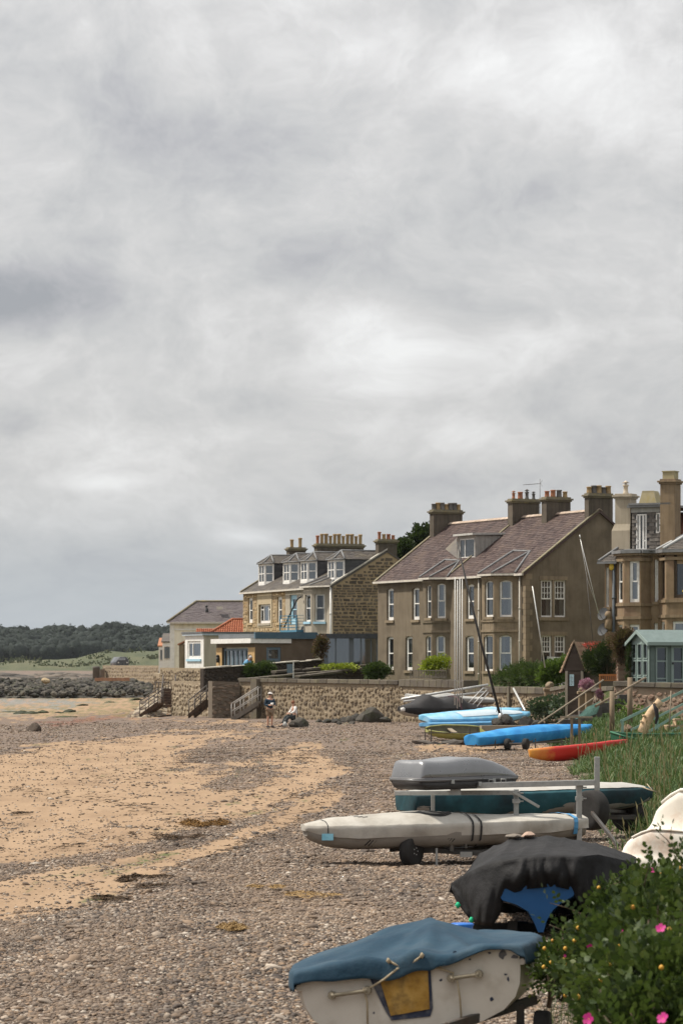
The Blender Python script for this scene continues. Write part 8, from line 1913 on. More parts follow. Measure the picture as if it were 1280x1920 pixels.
for q in (1.0,.66,.33):
 fo = []
 for k,p_ in enumerate(fr):
  s_ = max(-1,min(1,-1 + 2 * (k - 3) / (nX - 1)))
  dp_ = .105 + .035 * math.cos(s_ * 3.1 + .6) + .025 * mnoise.noise(Vector((s_ * 4,2,2))) - (.035 if .2 < s_ < .9 else 0)
  fo.append(Vector((p_.x,p_.y - .012 - .014 * q - .012 * mnoise.noise(Vector((s_ * 9,q,5))),(p_.z - dp_ * q) if 3 <= k < n_ - 3 else min(p_.z,-dp_ * q))))
 front.append(fo)
g = MB(); g.loft(front + rows,closed=False,caps=False)
cv_ = g.build('tarpaulin', bluetarp, nd, sub=1); sm_ = cv_.modifiers.new('cloth', 'SOLIDIFY'); sm_.thickness = .006; sm_.offset = -1
# its launching trolley
tw_ = thing('launching_trolley', 'dark launching trolley under the white dinghy with one black wheel showing', 'trolley', (C0.x, 18.9, hz_(C0.x, 18.9))); O_ = tw_.location
tbeam(tw_, O_, P(838, 1926, 18.5), P(1003, 1874, 19.0), .045, .06, trail_m, 'cross_beam'); tbeam(tw_, O_, P(975, 1925, 18.9), P(975, 1882, 18.9), .05, .05, trail_m, 'upright'); tbeam(tw_, O_, P(700, 1965, 18.6), P(840, 1926, 18.5), .045, .06, trail_m, 'cross_beam')
wheel(tw_, P(1016, 1931, 18.8) - O_, (.98, -.15, 0), .125, .10, rimmat=trail_m); wheel(tw_, P(560, 1965, 18.6) - O_, (.98, -.15, 0), .125, .10, rimmat=trail_m); tbeam(tw_, O_, P(560, 1965, 18.6), P(1016, 1931, 18.8), .04, .04, trail_m, 'axle')
# ------------------------------------------------------------------ black covered boat with the blue stern
tarp = fabric('black_tarp', [(.007, .007, .008), (.011, .011, .012), (.017, .0165, .018)], rough=.75, bump=.6, bscale=6, bdist=.04, dirt=(.035, .034, .035), dscale=1.6, damt=.35)
D0 = 29.6; OB = P(1015, 1690, D0); bo = thing('covered_boat', 'boat under a draped black tarpaulin with its blue stern showing below', 'boat', OB)
foldl = [(846,1656),(862,1644),(900,1625),(940,1615),(980,1609),(1030,1606),(1080,1607),(1120,1602),(1165,1612),(1192,1618)]
heml = [(846,1672),(856,1692),(872,1714),(892,1733),(922,1738),(938,1712),(946,1680),(985,1667),(1040,1662),(1066,1668),(1082,1690),(1100,1722),(1150,1745),(1192,1745)]
ridge = [(900,1600),(955,1573),(1005,1567),(1060,1573),(1120,1584),(1190,1607)]
I = lambda x,l: float(np.interp(x,[q[0] for q in l],[q[1] for q in l]))
cols_ = np.linspace(846,1192,130); rows = []
offB = Vector((4.2,1.1,0))
def bp(px,py,D): return P(px,py,D) - OB
for q in np.linspace(1, 0, 12):          # hem (1) up to the fold (0)
 r = []
 for x in cols_:
  u = (x - 846) / 346; f,h = I(x,foldl),I(x,heml); y = f + (h - f) * q
  pl = (1 - 3 * abs(mnoise.noise(Vector((u * 8 + .9 * q * (u - .5),q * .7,0)) + offB))) * .11 + (1 - 3 * abs(mnoise.noise(Vector((u * 19 + q * (u - .5),q * 1.1,3)) + offB))) * .05
  dd = D0 + .10 * math.sin(q * 2.6) * -1 + pl * q ** .7 + .9 * abs(2 * u - 1) ** 3 * (1 if u < .5 else .6)
  r.append(bp(x,y,dd))
 rows.append(r)
for q, dd_ in ((.33, .35), (.66, .8), (1.0, 1.35)):     # fold to ridge
 r = []
 for x in cols_:
  u = (x - 846) / 346; f = I(x,foldl); xr = 900 + (x - 846) * 290 / 346; rd_ = I(xr,ridge)
  xx = x + (xr - x) * q; y = f + (rd_ - f) * q
  dd = D0 + dd_ + .9 * abs(2 * u - 1) ** 3 * (1 - q) + .03 * mnoise.noise(Vector((u * 6 - q * 2,q * 2,9)) + offB)
  w_ = bp(xx,y,dd); w_.z += (.016 * (1 - 3 * abs(mnoise.noise(Vector((u * 9 + q * 4,q * .8,5)) + offB))) - .05 * math.sin(q * math.pi)); r.append(w_)
 rows.append(r)
top_row = rows[-1]
for q in (.5,1.0,1.6,2.2):
 r = []
 for k,p_ in enumerate(top_row):
  u = k / 129; r.append(Vector((p_.x * (1 - .10 * q) + .10 * q,p_.y + q * 1.0,p_.z - .10 * q - .10 * q * q * .6 - (0.25 * abs(2 * u - 1) ** 2) * q * .3)))
 rows.append(r)
rows.append([Vector((p_.x,p_.y + .1,p_.z - .7)) for p_ in rows[-1]])
g = MB(); g.loft(rows,closed=False,caps=False)
for k in (0, 129):    # side curtains
 edge = [r[k] for r in rows[11:]]; low = [Vector((p_.x + (-.02 if k == 0 else .02),p_.y,min(p_.z,rows[0][k].z) - (.05 if i else 0))) for i,p_ in enumerate(edge)]
 g.loft([edge,low] if k else [low,edge],closed=False,caps=False)
tpo = g.build('tarpaulin', tarp, bo); sm_ = tpo.modifiers.new('cloth', 'SOLIDIFY'); sm_.thickness = .008; sm_.offset = -1
blue_g = mk('deep_blue_gel', [(.010, .075, .22), (.016, .10, .27)], rough=.45, scale=2, bump=.05, dirt=(.01, .05, .14), dscale=2, damt=.5)
out = [(934,1678),(942,1668),(985,1655),(1040,1650),(1068,1656),(1078,1668),(1074,1680),(1052,1692),(1036,1706),(1024,1726),(1018,1748),(1008,1748),(1000,1728),(990,1709),(968,1696),(942,1688)]
secs = []
for j,(dd,k) in enumerate([(0,1),(.06,1.03),(.9,1.25),(2.0,1.15),(3.0,.5)]):
 c = bp(1008,1690,D0 + .06 + dd); secs.append([c + Vector(((bp(x,y,D0 + .06).x - bp(1008,1690,D0 + .06).x) * k,0,(bp(x,y,D0 + .06).z - bp(1008,1690,D0 + .06).z) * (1 if k > 1 else k))) for x,y in out])
g = MB(); g.loft(secs); g.build('blue_stern', blue_g, bo, fixn=True)
g = MB(); q = bp(858, 1697, D0 + .5); g.lathe([(.01, -.03), (.032, 0), (.01, .03)], q.x, q.y, q.z, 8); q = bp(883, 1725, D0 + .3); g.lathe([(.01, -.03), (.028, 0), (.01, .03)], q.x, q.y, q.z, 8); g.build('green_toggle', mk('green_plastic', [(.02, .40, .20), (.03, .5, .26)], scale=4), bo)
stp = mk('trolley_shadow_steel', [(.03, .028, .026), (.06, .055, .05)], scale=5)
tb_ = thing('boat_cradle', 'low dark cradle under the black tarpaulined boat', 'cradle', (OB.x, D0 + 1, hz_(OB.x, D0 + 1))); O_ = tb_.location
tbeam(tb_, O_, P(880, 1742, D0 + .8), P(1150, 1742, D0 + .8), .10, .12, stp, 'cross_beam'); tbeam(tb_, O_, P(960, 1738, D0 + .4), P(985, 1738, D0 + 2.6), .10, .12, stp, 'rail'); wheel(tb_, P(905, 1738, D0 + 1.1) - O_, (1, 0, 0), .16, .12, rimmat=trail_m); wheel(tb_, P(1120, 1738, D0 + 1.1) - O_, (1, 0, 0), .16, .12, rimmat=trail_m)
pt_m = mk('pinkish_stone', [(.30, .21, .16), (.42, .30, .235)], scale=4, rough=.8); gt_m = mk('grey_brown_stone', [(.14, .12, .10), (.22, .19, .16)], scale=4)
for k, (px_, py_, w, m_, lab) in enumerate([(963, 1566, .085, gt_m, 'grey-brown stone holding down the black tarpaulin'), (990, 1563, .10, pt_m, 'long pinkish stone holding down the black tarpaulin'), (974, 1566, .05, gt_m, 'smallest stone on the black tarpaulin, between the two larger ones')]):
 q = P(px_, py_ + 2, D0 + 1.3); tag(mobj('stone', rock_mesh('stone', 140 + k, m_, sub=2, flat=.55, jag=.2), None, q, (0, 0, k), (w * 1.15, w * .7, w * .62)), lab, 'stone')
t = thing('bucket_lid', 'flat blue plastic tub showing beside the black tarpaulined boat', 'tub', P(866, 1733, 27.6)); g = MB(); g.lathe([(.08, -.25), (.10, -.02), (.11, 0), (.10, .01), (.0, .012)], n=16); g.build('tub', mk('blue_tub', [(.012, .10, .42), (.02, .15, .5)], rough=.4, scale=3), t)
# ------------------------------------------------------------------ upturned white boat at the right edge
O3 = P(1163, 1602, 36.0); wb = thing('upturned_boat', 'white upturned boat hull with rust-brown stains at the right edge', 'boat', O3)
sv,cv3 = Vector((.80,-.52,-.05)).normalized(),Vector((.62,.62,.50)).normalized(); nv = sv.cross(cv3).normalized()
if nv.z < 0: nv = -nv
def lobes(s_,c):
 v = 0
 for c0,w_,a_ in ((.12,.11,.30),(.80,.14,.42),(1.48,.11,.30)):
  r_ = math.sqrt(max(0,min(1,(s_ + .02) / .42))); v += a_ * r_ * math.exp(-((c - c0) / (w_ * (.6 + .4 * r_))) ** 2)
 return v + .06 * min(1,max(0,(s_ - .12) / .5)) * (1 - ((c - .8) / 1.0) ** 2)
rows = []
for i in range(34):
 s_ = 3.0 * (i / 33) ** 1.3; r = []
 for d_ in (.62,.45,.28,.10): r.append(O3 * 0 + sv * s_ + cv3 * (-.12 - .02 * d_) + nv * (-d_ + (.05 if d_ > .4 else 0)) * min(1,.25 + s_ * 1.2))
 for c in np.linspace(-.10,1.7,40): r.append(sv * s_ + cv3 * float(c) + nv * lobes(s_,float(c)))
 for d_ in (.1,.6): r.append(sv * s_ + cv3 * 1.73 + nv * -d_)
 rows.append(r)
nose = [sv * -.05 + cv3 * float((p_).dot(cv3)) + nv * -.12 for p_ in rows[0]]
g = MB(); g.loft([nose] + rows,closed=False,caps=False)
m3 = mk('stained_white_gel', [(.66, .62, .55), (.74, .71, .64)], rough=.5, scale=1.5, bump=.15, bscale=14, dirt=(.42, .20, .09), dscale=2.6, damt=.55)
g.build('hull', m3, wb, fixn=True)
g = MB(); g.tube([sv * s_ + cv3 * -.14 + nv * -.30 * min(1, .25 + s_ * 1.2) for s_ in np.linspace(.05, 3, 16)], .03, 6); g.build('rubbing_strip', white_paint, wb); g = MB(); g.tube([sv * s_ + cv3 * .80 + nv * (lobes(s_, .80) + .012) for s_ in np.linspace(.12, 3, 20)], .022, 6); g.tube([sv * s_ + cv3 * .12 + nv * (lobes(s_, .12) + .008) for s_ in np.linspace(.12, 3, 20)], .016, 6); g.build('keel_strip', m3, wb); g = MB(); q = sv * .5 + cv3 * -.13 + nv * -.12; g.lathe([(.05, -.02), (.06, 0), (.03, .02)], q.x, q.y - .03, q.z, 10, axis='y'); g.build('drain_fitting', MATS['weathered_metal'], wb)
# ------------------------------------------------------------------ leaves: roses, hedges, climbers
def sprig(g,p,d,n,s_,mi=0):
 """a pinnate spray of leaflets"""
 d = d.normalized(); a = d.orthogonal().normalized(); a = Matrix.Rotation(rnd.uniform(0,6.28),3,d) @ a; b = d.cross(a)
 for k in range(n):
  t = (k // 2 + 1) / (n / 2); side = (1 if k % 2 else -1) if k < n - 1 else 0
  base = p + d * (s_ * 2.6 * t); ld = (a * side * .9 + d * (.5 if side else 1.2) + b * rnd.uniform(-.3,.5)).normalized(); wv = ld.cross(b + a * rnd.uniform(-.4,.4)).normalized() * s_ * .36; l = ld * s_ * rnd.uniform(.8,1.2); bend = b * s_ * rnd.uniform(-.25,.1)
  g.add([base,base + l * .35 + wv,base + l * .75 + wv * .8 + bend * .5,base + l + bend,base + l * .75 - wv * .8 + bend * .5,base + l * .35 - wv],[(0,1,2,3),(0,3,4,5)],mi)
def blobs_pts(blobs,n,shell=.55,off=0.0):
 """positions and outward directions through lumpy crown volumes"""
 wts = [b[1] * b[2] * b[3] for b in blobs]; tot = sum(wts); out = []
 for b,w in zip(blobs,wts):
  c = Vector(b[0])
  for k in range(max(6,int(n * w / tot))):
   v = Vector((rnd.gauss(0,1),rnd.gauss(0,1),rnd.gauss(0,1))).normalized(); r = shell + (1 - shell) * rnd.random() if rnd.random() < .8 else rnd.random()
   r *= 1 + .48 * mnoise.noise(v * 2.2 + c * 1.7) + .16 * mnoise.noise(v * 5 + c)
   p = c + Vector((v.x * b[1],v.y * b[2],v.z * b[3])) * r
   out.append((p,(v + Vector((0,-.1,.45))).normalized()))
 return out
def bush(name, label, cat, blobs, n, s_, mat, leaflets=5, stems=6, group=None, woody=None, base_z=None, part='foliage', kind2=None):
 sh_ = lambda r: max(.4 * r,r - 1.7 * s_)
 bl = [(P(px,py,D),sh_(rx),sh_(ry),sh_(rz)) for px,py,D,rx,ry,rz in blobs]; c = bl[0][0]
 zb = min(b[0].z - b[3] for b in bl) if base_z is None else base_z
 o = thing(name,label,cat,(c.x,c.y,zb),0,group); O = o.location
 g = MB()
 for p,d in blobs_pts(bl,n): sprig(g,p - O,d,leaflets,s_)
 g.build(part, mat, o, kind='stuff')
 g = MB()
 for b in bl:
  for k in range(stems):
   a = Vector((b[0].x + rnd.uniform(-.3,.3) * b[1],b[0].y + rnd.uniform(-.3,.3) * b[2],zb - .1)) - O; e = b[0] - O + Vector((rnd.uniform(-.7,.7) * b[1],rnd.uniform(-.7,.7) * b[2],rnd.uniform(0,.75) * b[3]))
   g.tube([a,a.lerp(e,.5) + Vector((rnd.uniform(-.1,.1) * b[1],0,.1 * b[3])),e],[s_ * .16,s_ * .12,s_ * .06],5)
 g.build('stem', woody or mk('woody_stem', [(.06, .045, .03), (.12, .09, .06)], scale=8), o)
 return o
rose_l = leaf_mat('rose_leaf', [(.014, .024, .009), (.028, .048, .014), (.05, .08, .02), (.085, .12, .03), (.17, .175, .05)], trans=.25, rough=.5)
rb = [bush('rose_bush', 'leafy rose bush in front of the black tarpaulined boat, tallest at back', 'rose bush', [(1178, 1722, 18.5, .28, .4, .24), (1215, 1690, 18.8, .22, .35, .20), (1122, 1772, 18.2, .20, .35, .22), (1175, 1795, 17.8, .32, .4, .28)], 800, .042, rose_l, 7, 8),
  bush('rose_bush', 'small dark rose bush touching the right side of the white dinghy', 'rose bush', [(1055, 1812, 19.0, .16, .3, .18), (1030, 1830, 18.6, .12, .25, .12), (1085, 1825, 18.4, .16, .3, .14)], 380, .036, rose_l, 7, 6),
  bush('rose_bush', 'large soft-focus rose bush filling the bottom right corner', 'rose bush', [(1245, 1745, 15.2, .26, .35, .30), (1180, 1850, 14.8, .30, .4, .24), (1270, 1870, 14.2, .34, .4, .34), (1150, 1880, 15.2, .16, .3, .16), (1210, 1940, 14.0, .4, .4, .24)], 850, .047, rose_l, 7, 8),
  bush('rose_bush', 'bright rose bush at the right edge above the large one', 'rose bush', [(1275, 1668, 17.2, .14, .3, .20), (1300, 1710, 16.6, .22, .3, .3)], 240, .040, rose_l, 7, 6)]
for bo_ in rb:      # long arching shoots that break the outline
 vs_ = [c for c in bo_.children if c.name.startswith('foliage')][0].data.vertices; g = MB(); g2 = MB(); zmax = max(v.co.z for v in vs_)
 for k in range(16):
  v = vs_[rnd.randrange(len(vs_))].co
  if v.z < zmax * .5: continue
  d = Vector((rnd.uniform(-.7,.7),rnd.uniform(-.5,.2),rnd.uniform(.5,1))).normalized(); L_ = rnd.uniform(.10,.26); pts = [v + d * L_ * t + Vector((d.x,d.y,-.4)) * (.10 * t * t) for t in (0,.33,.66,1)]
  g2.tube(pts,[.004,.0035,.003,.002],4)
  for t in (.3,.55,.8,1): sprig(g,v + d * L_ * t + Vector((d.x,d.y,-.4)) * (.10 * t * t),(d + Vector((rnd.uniform(-1,1),rnd.uniform(-1,.3),rnd.uniform(-.2,.8)))).normalized(),5,.034)
 if g.v: g.build('shoot_leaves', rose_l, bo_, kind='stuff'); g2.build('shoot', MATS['woody_stem'], bo_)
magenta = mk('magenta_petal', [(.30, .008, .11), (.46, .022, .20)], rough=.6, rand='object', scale=9, bump=.1); pinkp = mk('pink_petal', [(.55, .16, .30), (.65, .25, .4)], rough=.6, scale=9, bump=.1); yel = mk('yellow_stamens', [(.6, .42, .05), (.7, .5, .1)], scale=9)
def rose(par,p,r,mat,face):
 g = MB(); f = Vector(face).normalized(); a = f.orthogonal().normalized(); b = f.cross(a)
 for k in range(5):
  th = k * 2 * math.pi / 5 + rnd.uniform(-.1,.1); d = a * math.cos(th) + b * math.sin(th); w = f.cross(d)
  q = [Vector((0,0,0)),d * r * .45 + w * r * .42 + f * r * .12,d * r * .95 + w * r * .38 + f * r * rnd.uniform(.2,.4),d * r * 1.05 + f * r * .25,d * r * .95 - w * r * .38 + f * r * rnd.uniform(.2,.4),d * r * .45 - w * r * .42 + f * r * .12]; g.add([p + v for v in q],[(0,1,2,3),(0,3,4,5)],0,True)
 g.lathe([(r * .04, -.002), (r * .13, r * .1), (r * .04, r * .14)], p.x, p.y, p.z, 7, 1); return g.build('flower', [mat, yel], par)
for i,px_,py_,d_,r_,m_ in [(2,1238,1741,14.6,.034,magenta),(1,1106,1777,17.6,.030,magenta),(2,1103,1911,14.6,.042,magenta),(2,1242,1910,13.6,.038,magenta),(0,1222,1632,18.3,.024,magenta),(0,1215,1628,18.4,.022,pinkp),(0,1163,1745,17.2,.018,magenta),(0,1188,1790,17.3,.016,magenta),(3,1270,1492,19.5,.022,magenta),(1,1058,1792,18.3,.013,magenta)]:
 if py_ < 1500: continue
 rose(rb[i],P(px_,py_,d_ - 1.0) - rb[i].location,r_ * .68,m_,(rnd.uniform(-.7,.5),-.8,rnd.uniform(.1,.9)))
hipm = mk('rose_hip', [(.52, .26, .03), (.62, .36, .06), (.45, .14, .03)], rand='island', scale=9, rough=.4, bump=0)
for i,bo_ in enumerate(rb):
 g = MB()
 for k in range(26):
  ch = [c for c in bo_.children if c.name.startswith('foliage')][0].data; v = ch.vertices[rnd.randrange(len(ch.vertices))].co
  g.lathe([(.003,-.012),(.012,-.004),(.012,.006),(.004,.014)],v.x,v.y - .02,v.z,6)
 g.build('rose_hips', hipm, bo_, kind='stuff')
g = MB(); n = 0    # loose grass stems among the roses
while n < 420:
 px_ = rnd.uniform(985,1250); d_ = rnd.uniform(19,30); x = PX(px_,d_)
 if x < interp(d_,BANK) - .15: continue
 blade(g,(x,d_,hz_(x,d_) - .02),rnd.uniform(.25,.7),rnd.uniform(.1,.5),.003); n += 1
g.build('loose_grass', gleaf, kind='stuff')
hedge_l = leaf_mat('hedge_leaf', [(.02, .035, .012), (.04, .065, .018), (.065, .10, .025), (.09, .13, .035)]); bright_l = leaf_mat('bright_leaf', [(.06, .10, .02), (.10, .16, .03), (.15, .21, .045)]); lime_l = leaf_mat('lime_leaf', [(.20, .26, .02), (.30, .36, .035), (.38, .42, .06)]); dark_l = leaf_mat('dark_leaf', [(.012, .022, .010), (.022, .036, .014), (.04, .055, .02)]); russet_l = leaf_mat('russet_leaf', [(.05, .04, .02), (.09, .06, .03), (.14, .07, .05), (.07, .08, .03)])
bush('hedge', 'bushy green hedge in front of the large brown house, right half', 'hedge', [(955, 1270, 159, .9, .8, .55), (985, 1266, 157, 1.0, .8, .75), (1008, 1268, 156, .8, .8, .7), (936, 1276, 160, .5, .6, .35)], 1800, .085, hedge_l, 5, 4)
bush('fern_clump', 'bright green ferns beside the white porch', 'ferns', [(1040, 1262, 152, .65, .5, .55), (1055, 1252, 152, .3, .4, .5), (1022, 1268, 152, .4, .5, .35)], 800, .13, bright_l, 7, 2)
bush('shrub', 'lime yellow-green shrub in front of the left bay window', 'shrub', [(812, 1248, 176, .5, .4, .28), (828, 1243, 176, .35, .4, .28), (800, 1253, 176, .3, .4, .2)], 330, .13, lime_l, 5, 3)
bush('shrub', 'dark green shrub behind the dark garden wall below the garden room', 'shrub', [(472, 1259, 186, .55, .5, .4), (498, 1256, 186, .55, .5, .45), (486, 1264, 186, .5, .4, .3)], 800, .11, hedge_l, 5, 3)
bush('shrub', 'rounded green shrub at the left foot of the large brown house', 'shrub', [(706, 1258, 184, .65, .5, .4), (694, 1262, 184, .35, .4, .3), (722, 1260, 184, .35, .4, .3)], 800, .11, hedge_l, 5, 3)
bush('shrub', 'spiky small tree beside the grey conservatory', 'shrub', [(603, 1208, 189, .28, .3, .42), (599, 1222, 189, .2, .3, .4)], 300, .13, russet_l, 5, 5)
bush('shrub', 'low bright ground cover on the terrace below the conservatory', 'shrub', [(625, 1254, 187, 1.0, .4, .10), (650, 1253, 187, .7, .4, .10)], 380, .10, lime_l, 4, 2)
bush('climbing_rose', 'dark climbing rose with red blooms sprawling over the shed roof', 'climber', [(1120, 1240, 131, .65, .5, .55), (1142, 1224, 130, .6, .5, .5), (1112, 1222, 131.5, .35, .4, .3), (1132, 1248, 130.5, .6, .4, .4)], 2400, .075, dark_l, 5, 6)
bush('climbing_rose', 'russet climbing rose rising above the stone pillar', 'climber', [(1166, 1206, 126.5, .45, .4, .5), (1172, 1192, 126.5, .4, .4, .28), (1160, 1232, 126.5, .28, .3, .3), (1150, 1205, 127, .3, .3, .3)], 1200, .075, russet_l, 5, 5)
bush('ivy_column', 'narrow dark evergreen between the pillar and the summerhouse', 'climber', [(1181, 1225, 125.6, .10, .2, .5), (1180, 1258, 125.6, .10, .2, .6)], 400, .06, dark_l, 5, 4)
fl_p = leaf_mat('pink_bloom', [(.22, .06, .12), (.40, .15, .25), (.58, .36, .46), (.06, .08, .03)]); fl_r = leaf_mat('red_bloom', [(.45, .03, .03), (.55, .06, .05), (.6, .3, .28)])
for px_, py_, r_, lab in ((1099, 1284, .27, 'larger mound of pink flowers beside the shed door'), (1127, 1301, .2, 'smaller basket of purple-pink flowers below the bench')):
 bush('flower_basket', lab, 'flowers', [(px_, py_, 127.5, r_, .25, r_ * .75)], 420, .05, fl_p, 5, 3, part='blooms')
bush('red_roses', 'small cluster of red roses on top of the shed climber', 'flowers', [(1108, 1211, 130.3, .42, .2, .06), (1124, 1208, 130.3, .1, .2, .05)], 60, .05, fl_r, 5, 2, part='blooms')
bush('tall_grass_clump', 'blue-green tall plants at the foot of the garden wall by the steps', 'plants', [(1030, 1332, 138, 1.0, .5, .35), (1060, 1326, 136, .6, .5, .35), (1010, 1340, 138, .5, .4, .25)], 700, .14, leaf_mat('blue_green_leaf', [(.035, .055, .035), (.06, .09, .055), (.10, .13, .08)]), 3, 3)
bush('tall_grass_clump', 'yellow-green weeds at the foot of the pink garden wall', 'plants', [(1160, 1335, 119, .3, .3, .32), (1190, 1345, 118, .5, .3, .25)], 260, .10, bright_l, 3, 3)
for k, (bl, lab) in enumerate([([(792, 1010, 232, 1.0, 1, .9), (780, 1030, 232, 1.2, 1, .9), (806, 1000, 232, .6, 1, .6)], 'dark leafy tree top showing between the two big houses'), ([(757, 1035, 230, .6, 1, .8), (752, 1048, 230, .5, 1, .6)], 'smaller tree top showing left of the large brown house roof')]):
 t = bush('tree', lab, 'tree', bl, 900, .20, dark_l, 5, 4, part='crown', base_z=6); g = MB(); g.tube([Vector((0, 0, -4)), Vector((0, 0, 1.5)), Vector((.1, 0, 5))], [.3, .25, .1], 8); g.build('trunk', MATS['woody_stem'], t)
t = thing('chimney_stack', 'distant chimney with two pale pots between the houses', 'chimney', P(770, 1040, 236)); g = MB(); g.box(-.5, .5, 0, .8, -3, .35); g.build('stack', stack_m, t)
for x in (-.25, .25): mobj('chimney_pot', pot_mesh('squat', pot_a), t, (x, .4, .35), None, (1.2, 1.2, 1.6))
# iron railing, A-board, net
rl = thing('railing', 'dark iron garden railing in front of the left bay window', 'railing', (PX(768, 174), 174, PZ(1272, 174)), math.atan2(-.75, .62)); wl = 3.2
for k in range(24): g = MB(); g.box(k * wl / 23 - .015, k * wl / 23 + .015, -.015, .015, 0, .5); g.build('bar', iron, rl)
for z in (.06, .44): g = MB(); g.box(0, wl, -.02, .02, z, z + .04); g.build('rail', iron, rl)
t = thing('notice_board', 'dark teal notice board on a pale post behind the garden walls', 'notice board', P(538, 1262, 183)); g = MB(); g.box(0, .34, -.03, .03, .0, .55); g.build('board', slate_blue, t); g = MB(); g.box(.36, .42, -.03, .03, -.4, .68); g.build('post', white_paint, t)
t = thing('netting', 'green fishing net hung from the timber handrail beside the steps', 'net', P(1085, 1345, 110)); O_ = t.location; g = MB()
cn = [P(1078,1348,110) - O_,P(1118,1338,108) - O_,P(1124,1315,108) - O_,P(1100,1326,110) - O_]
for k in range(15):
 f = k / 14; g.tube([cn[0].lerp(cn[1],f),cn[0].lerp(cn[1],f).lerp(cn[3].lerp(cn[2],f),.5) + Vector((0,-.05,-.04)),cn[3].lerp(cn[2],f)],.010,4); g.tube([cn[0].lerp(cn[3],f),cn[0].lerp(cn[3],f).lerp(cn[1].lerp(cn[2],f),.5) + Vector((0,-.05,-.04)),cn[1].lerp(cn[2],f)],.010,4)
g.build('mesh', mk('net_green', [(.06, .14, .12), (.10, .20, .17)], scale=5), t)
# ------------------------------------------------------------------ people
skin_m = mk('skin', [(.42, .24, .17), (.50, .30, .22)], rough=.6, scale=6, bump=.05)
def figure(par,name,verts,edges,mat,sub=1):
 """continuous body or garment grown over a posed skeleton: verts are (x, y, z, radius)"""
 me = bpy.data.meshes.new(name); me.from_pydata([v[:3] for v in verts],edges,[]); o = mobj(name,me,par); me.materials.append(mat)
 sk = o.modifiers.new('skin', 'SKIN'); sk.use_smooth_shade = True
 for v,sv_ in zip(verts,me.skin_vertices[0].data): r = v[3]; sv_.radius = (r,r) if not isinstance(r,tuple) else r
 me.skin_vertices[0].data[0].use_root = True
 if sub: ss_ = o.modifiers.new('sub', 'SUBSURF'); ss_.levels = sub; ss_.render_levels = sub
 return o
def hand_bits(V,E,wi,d,palm,s_=1.0):
 """five separate bent fingers added to a skeleton at the wrist index"""
 w = Vector(V[wi][:3]); d = Vector(d).normalized(); pl = Vector(palm).normalized(); side = d.cross(pl)
 V.append((*(w + d * .05),.028)); b = len(V) - 1; E.append((wi,b))
 for k,(off,ln) in enumerate([(-.03,.06),(-.01,.075),(.01,.07),(.03,.055)]):
  r = w + d * .085 + side * off; m1 = r + d * ln * .5 + pl * .012; tip = r + d * ln * .75 + pl * .04; i = len(V); V.extend([(*r,.010),(*m1,.009),(*tip,.008)]); E.extend([(b,i),(i,i + 1),(i + 1,i + 2)])
 r = w + d * .045 + side * -.04; i = len(V); V.extend([(*r,.012),(*(r + d * .035 + side * -.012 + pl * .02),.010)]); E.extend([(b,i),(i,i + 1)])
def head_parts(par,c,face,hair_mat,capmat=None):
 f = Vector((face[0],face[1],0)).normalized(); s_ = Vector((-f.y,f.x,0)); c = Vector(c)
 for sg in (-1,1):
  g = MB(); q = c + f * .093 + s_ * sg * .034 + UP * .015; g.lathe([(.002, -.009), (.012, 0), (.002, .009)], q.x, q.y, q.z, 6); g.build('eye', MATS['dark_pipe'] if 'dark_pipe' in MATS else blk, par)
  g = MB(); q = c + s_ * sg * .092; g.lathe([(.005, -.03), (.018, -.005), (.02, .015), (.006, .032)], q.x, q.y, q.z, 7); g.build('ear', skin_m, par)
 g = MB(); q = c + f * .10; g.loft([[q + s_ * .006 + UP * .03, q - s_ * .006 + UP * .03, q + f * -.01 + UP * .03], [q + s_ * .018 - UP * .02 + f * .005, q - s_ * .018 - UP * .02 + f * .005, q + f * .026 - UP * .018]]); g.build('nose', skin_m, par)
 g = MB(); q = c + f * .092 - UP * .05; g.fbox(q - s_ * .025, s_ * .05, f * .008, UP * .008); g.build('mouth', mk('lip', [(.30, .11, .09), (.35, .14, .11)], scale=6), par)
 g = MB(); rings = []
 for k in range(6):
  ph = k / 5 * 1.75; rings.append([c - f * .012 + UP * (.02 + .118 * math.cos(ph)) + (f * math.cos(a) + s_ * math.sin(a)) * (.108 * math.sin(ph) + .002) * (1 if not (abs(math.atan2(math.sin(a),math.cos(a))) < 1.0 and k > 3) else .9) for a in [i * 2 * math.pi / 12 for i in range(12)]])
 g.loft(rings, caps=False); g.build('hair', hair_mat, par)
 if capmat:
  g = MB(); rings = []
  for k in range(5):
   ph = k / 4 * 1.45; rings.append([c + UP * (.045 + .10 * math.cos(ph)) + (f * math.cos(a) + s_ * math.sin(a)) * (.122 * math.sin(ph) + .002) for a in [i * 2 * math.pi / 12 for i in range(12)]])
  g.loft(rings, caps=False); q = c + UP * .06 + f * .10; g.prism([q + s_ * .08, q + s_ * .06 + f * .09 - UP * .015, q - s_ * .06 + f * .09 - UP * .015, q - s_ * .08], UP * .012); g.build('cap', capmat, par)
gd = 150.5; pe = thing('person', 'standing person in navy jacket, khaki shorts and pale cap holding something white', 'person', (PX(506, gd), gd, hz_(PX(506, gd), gd)), R(25))
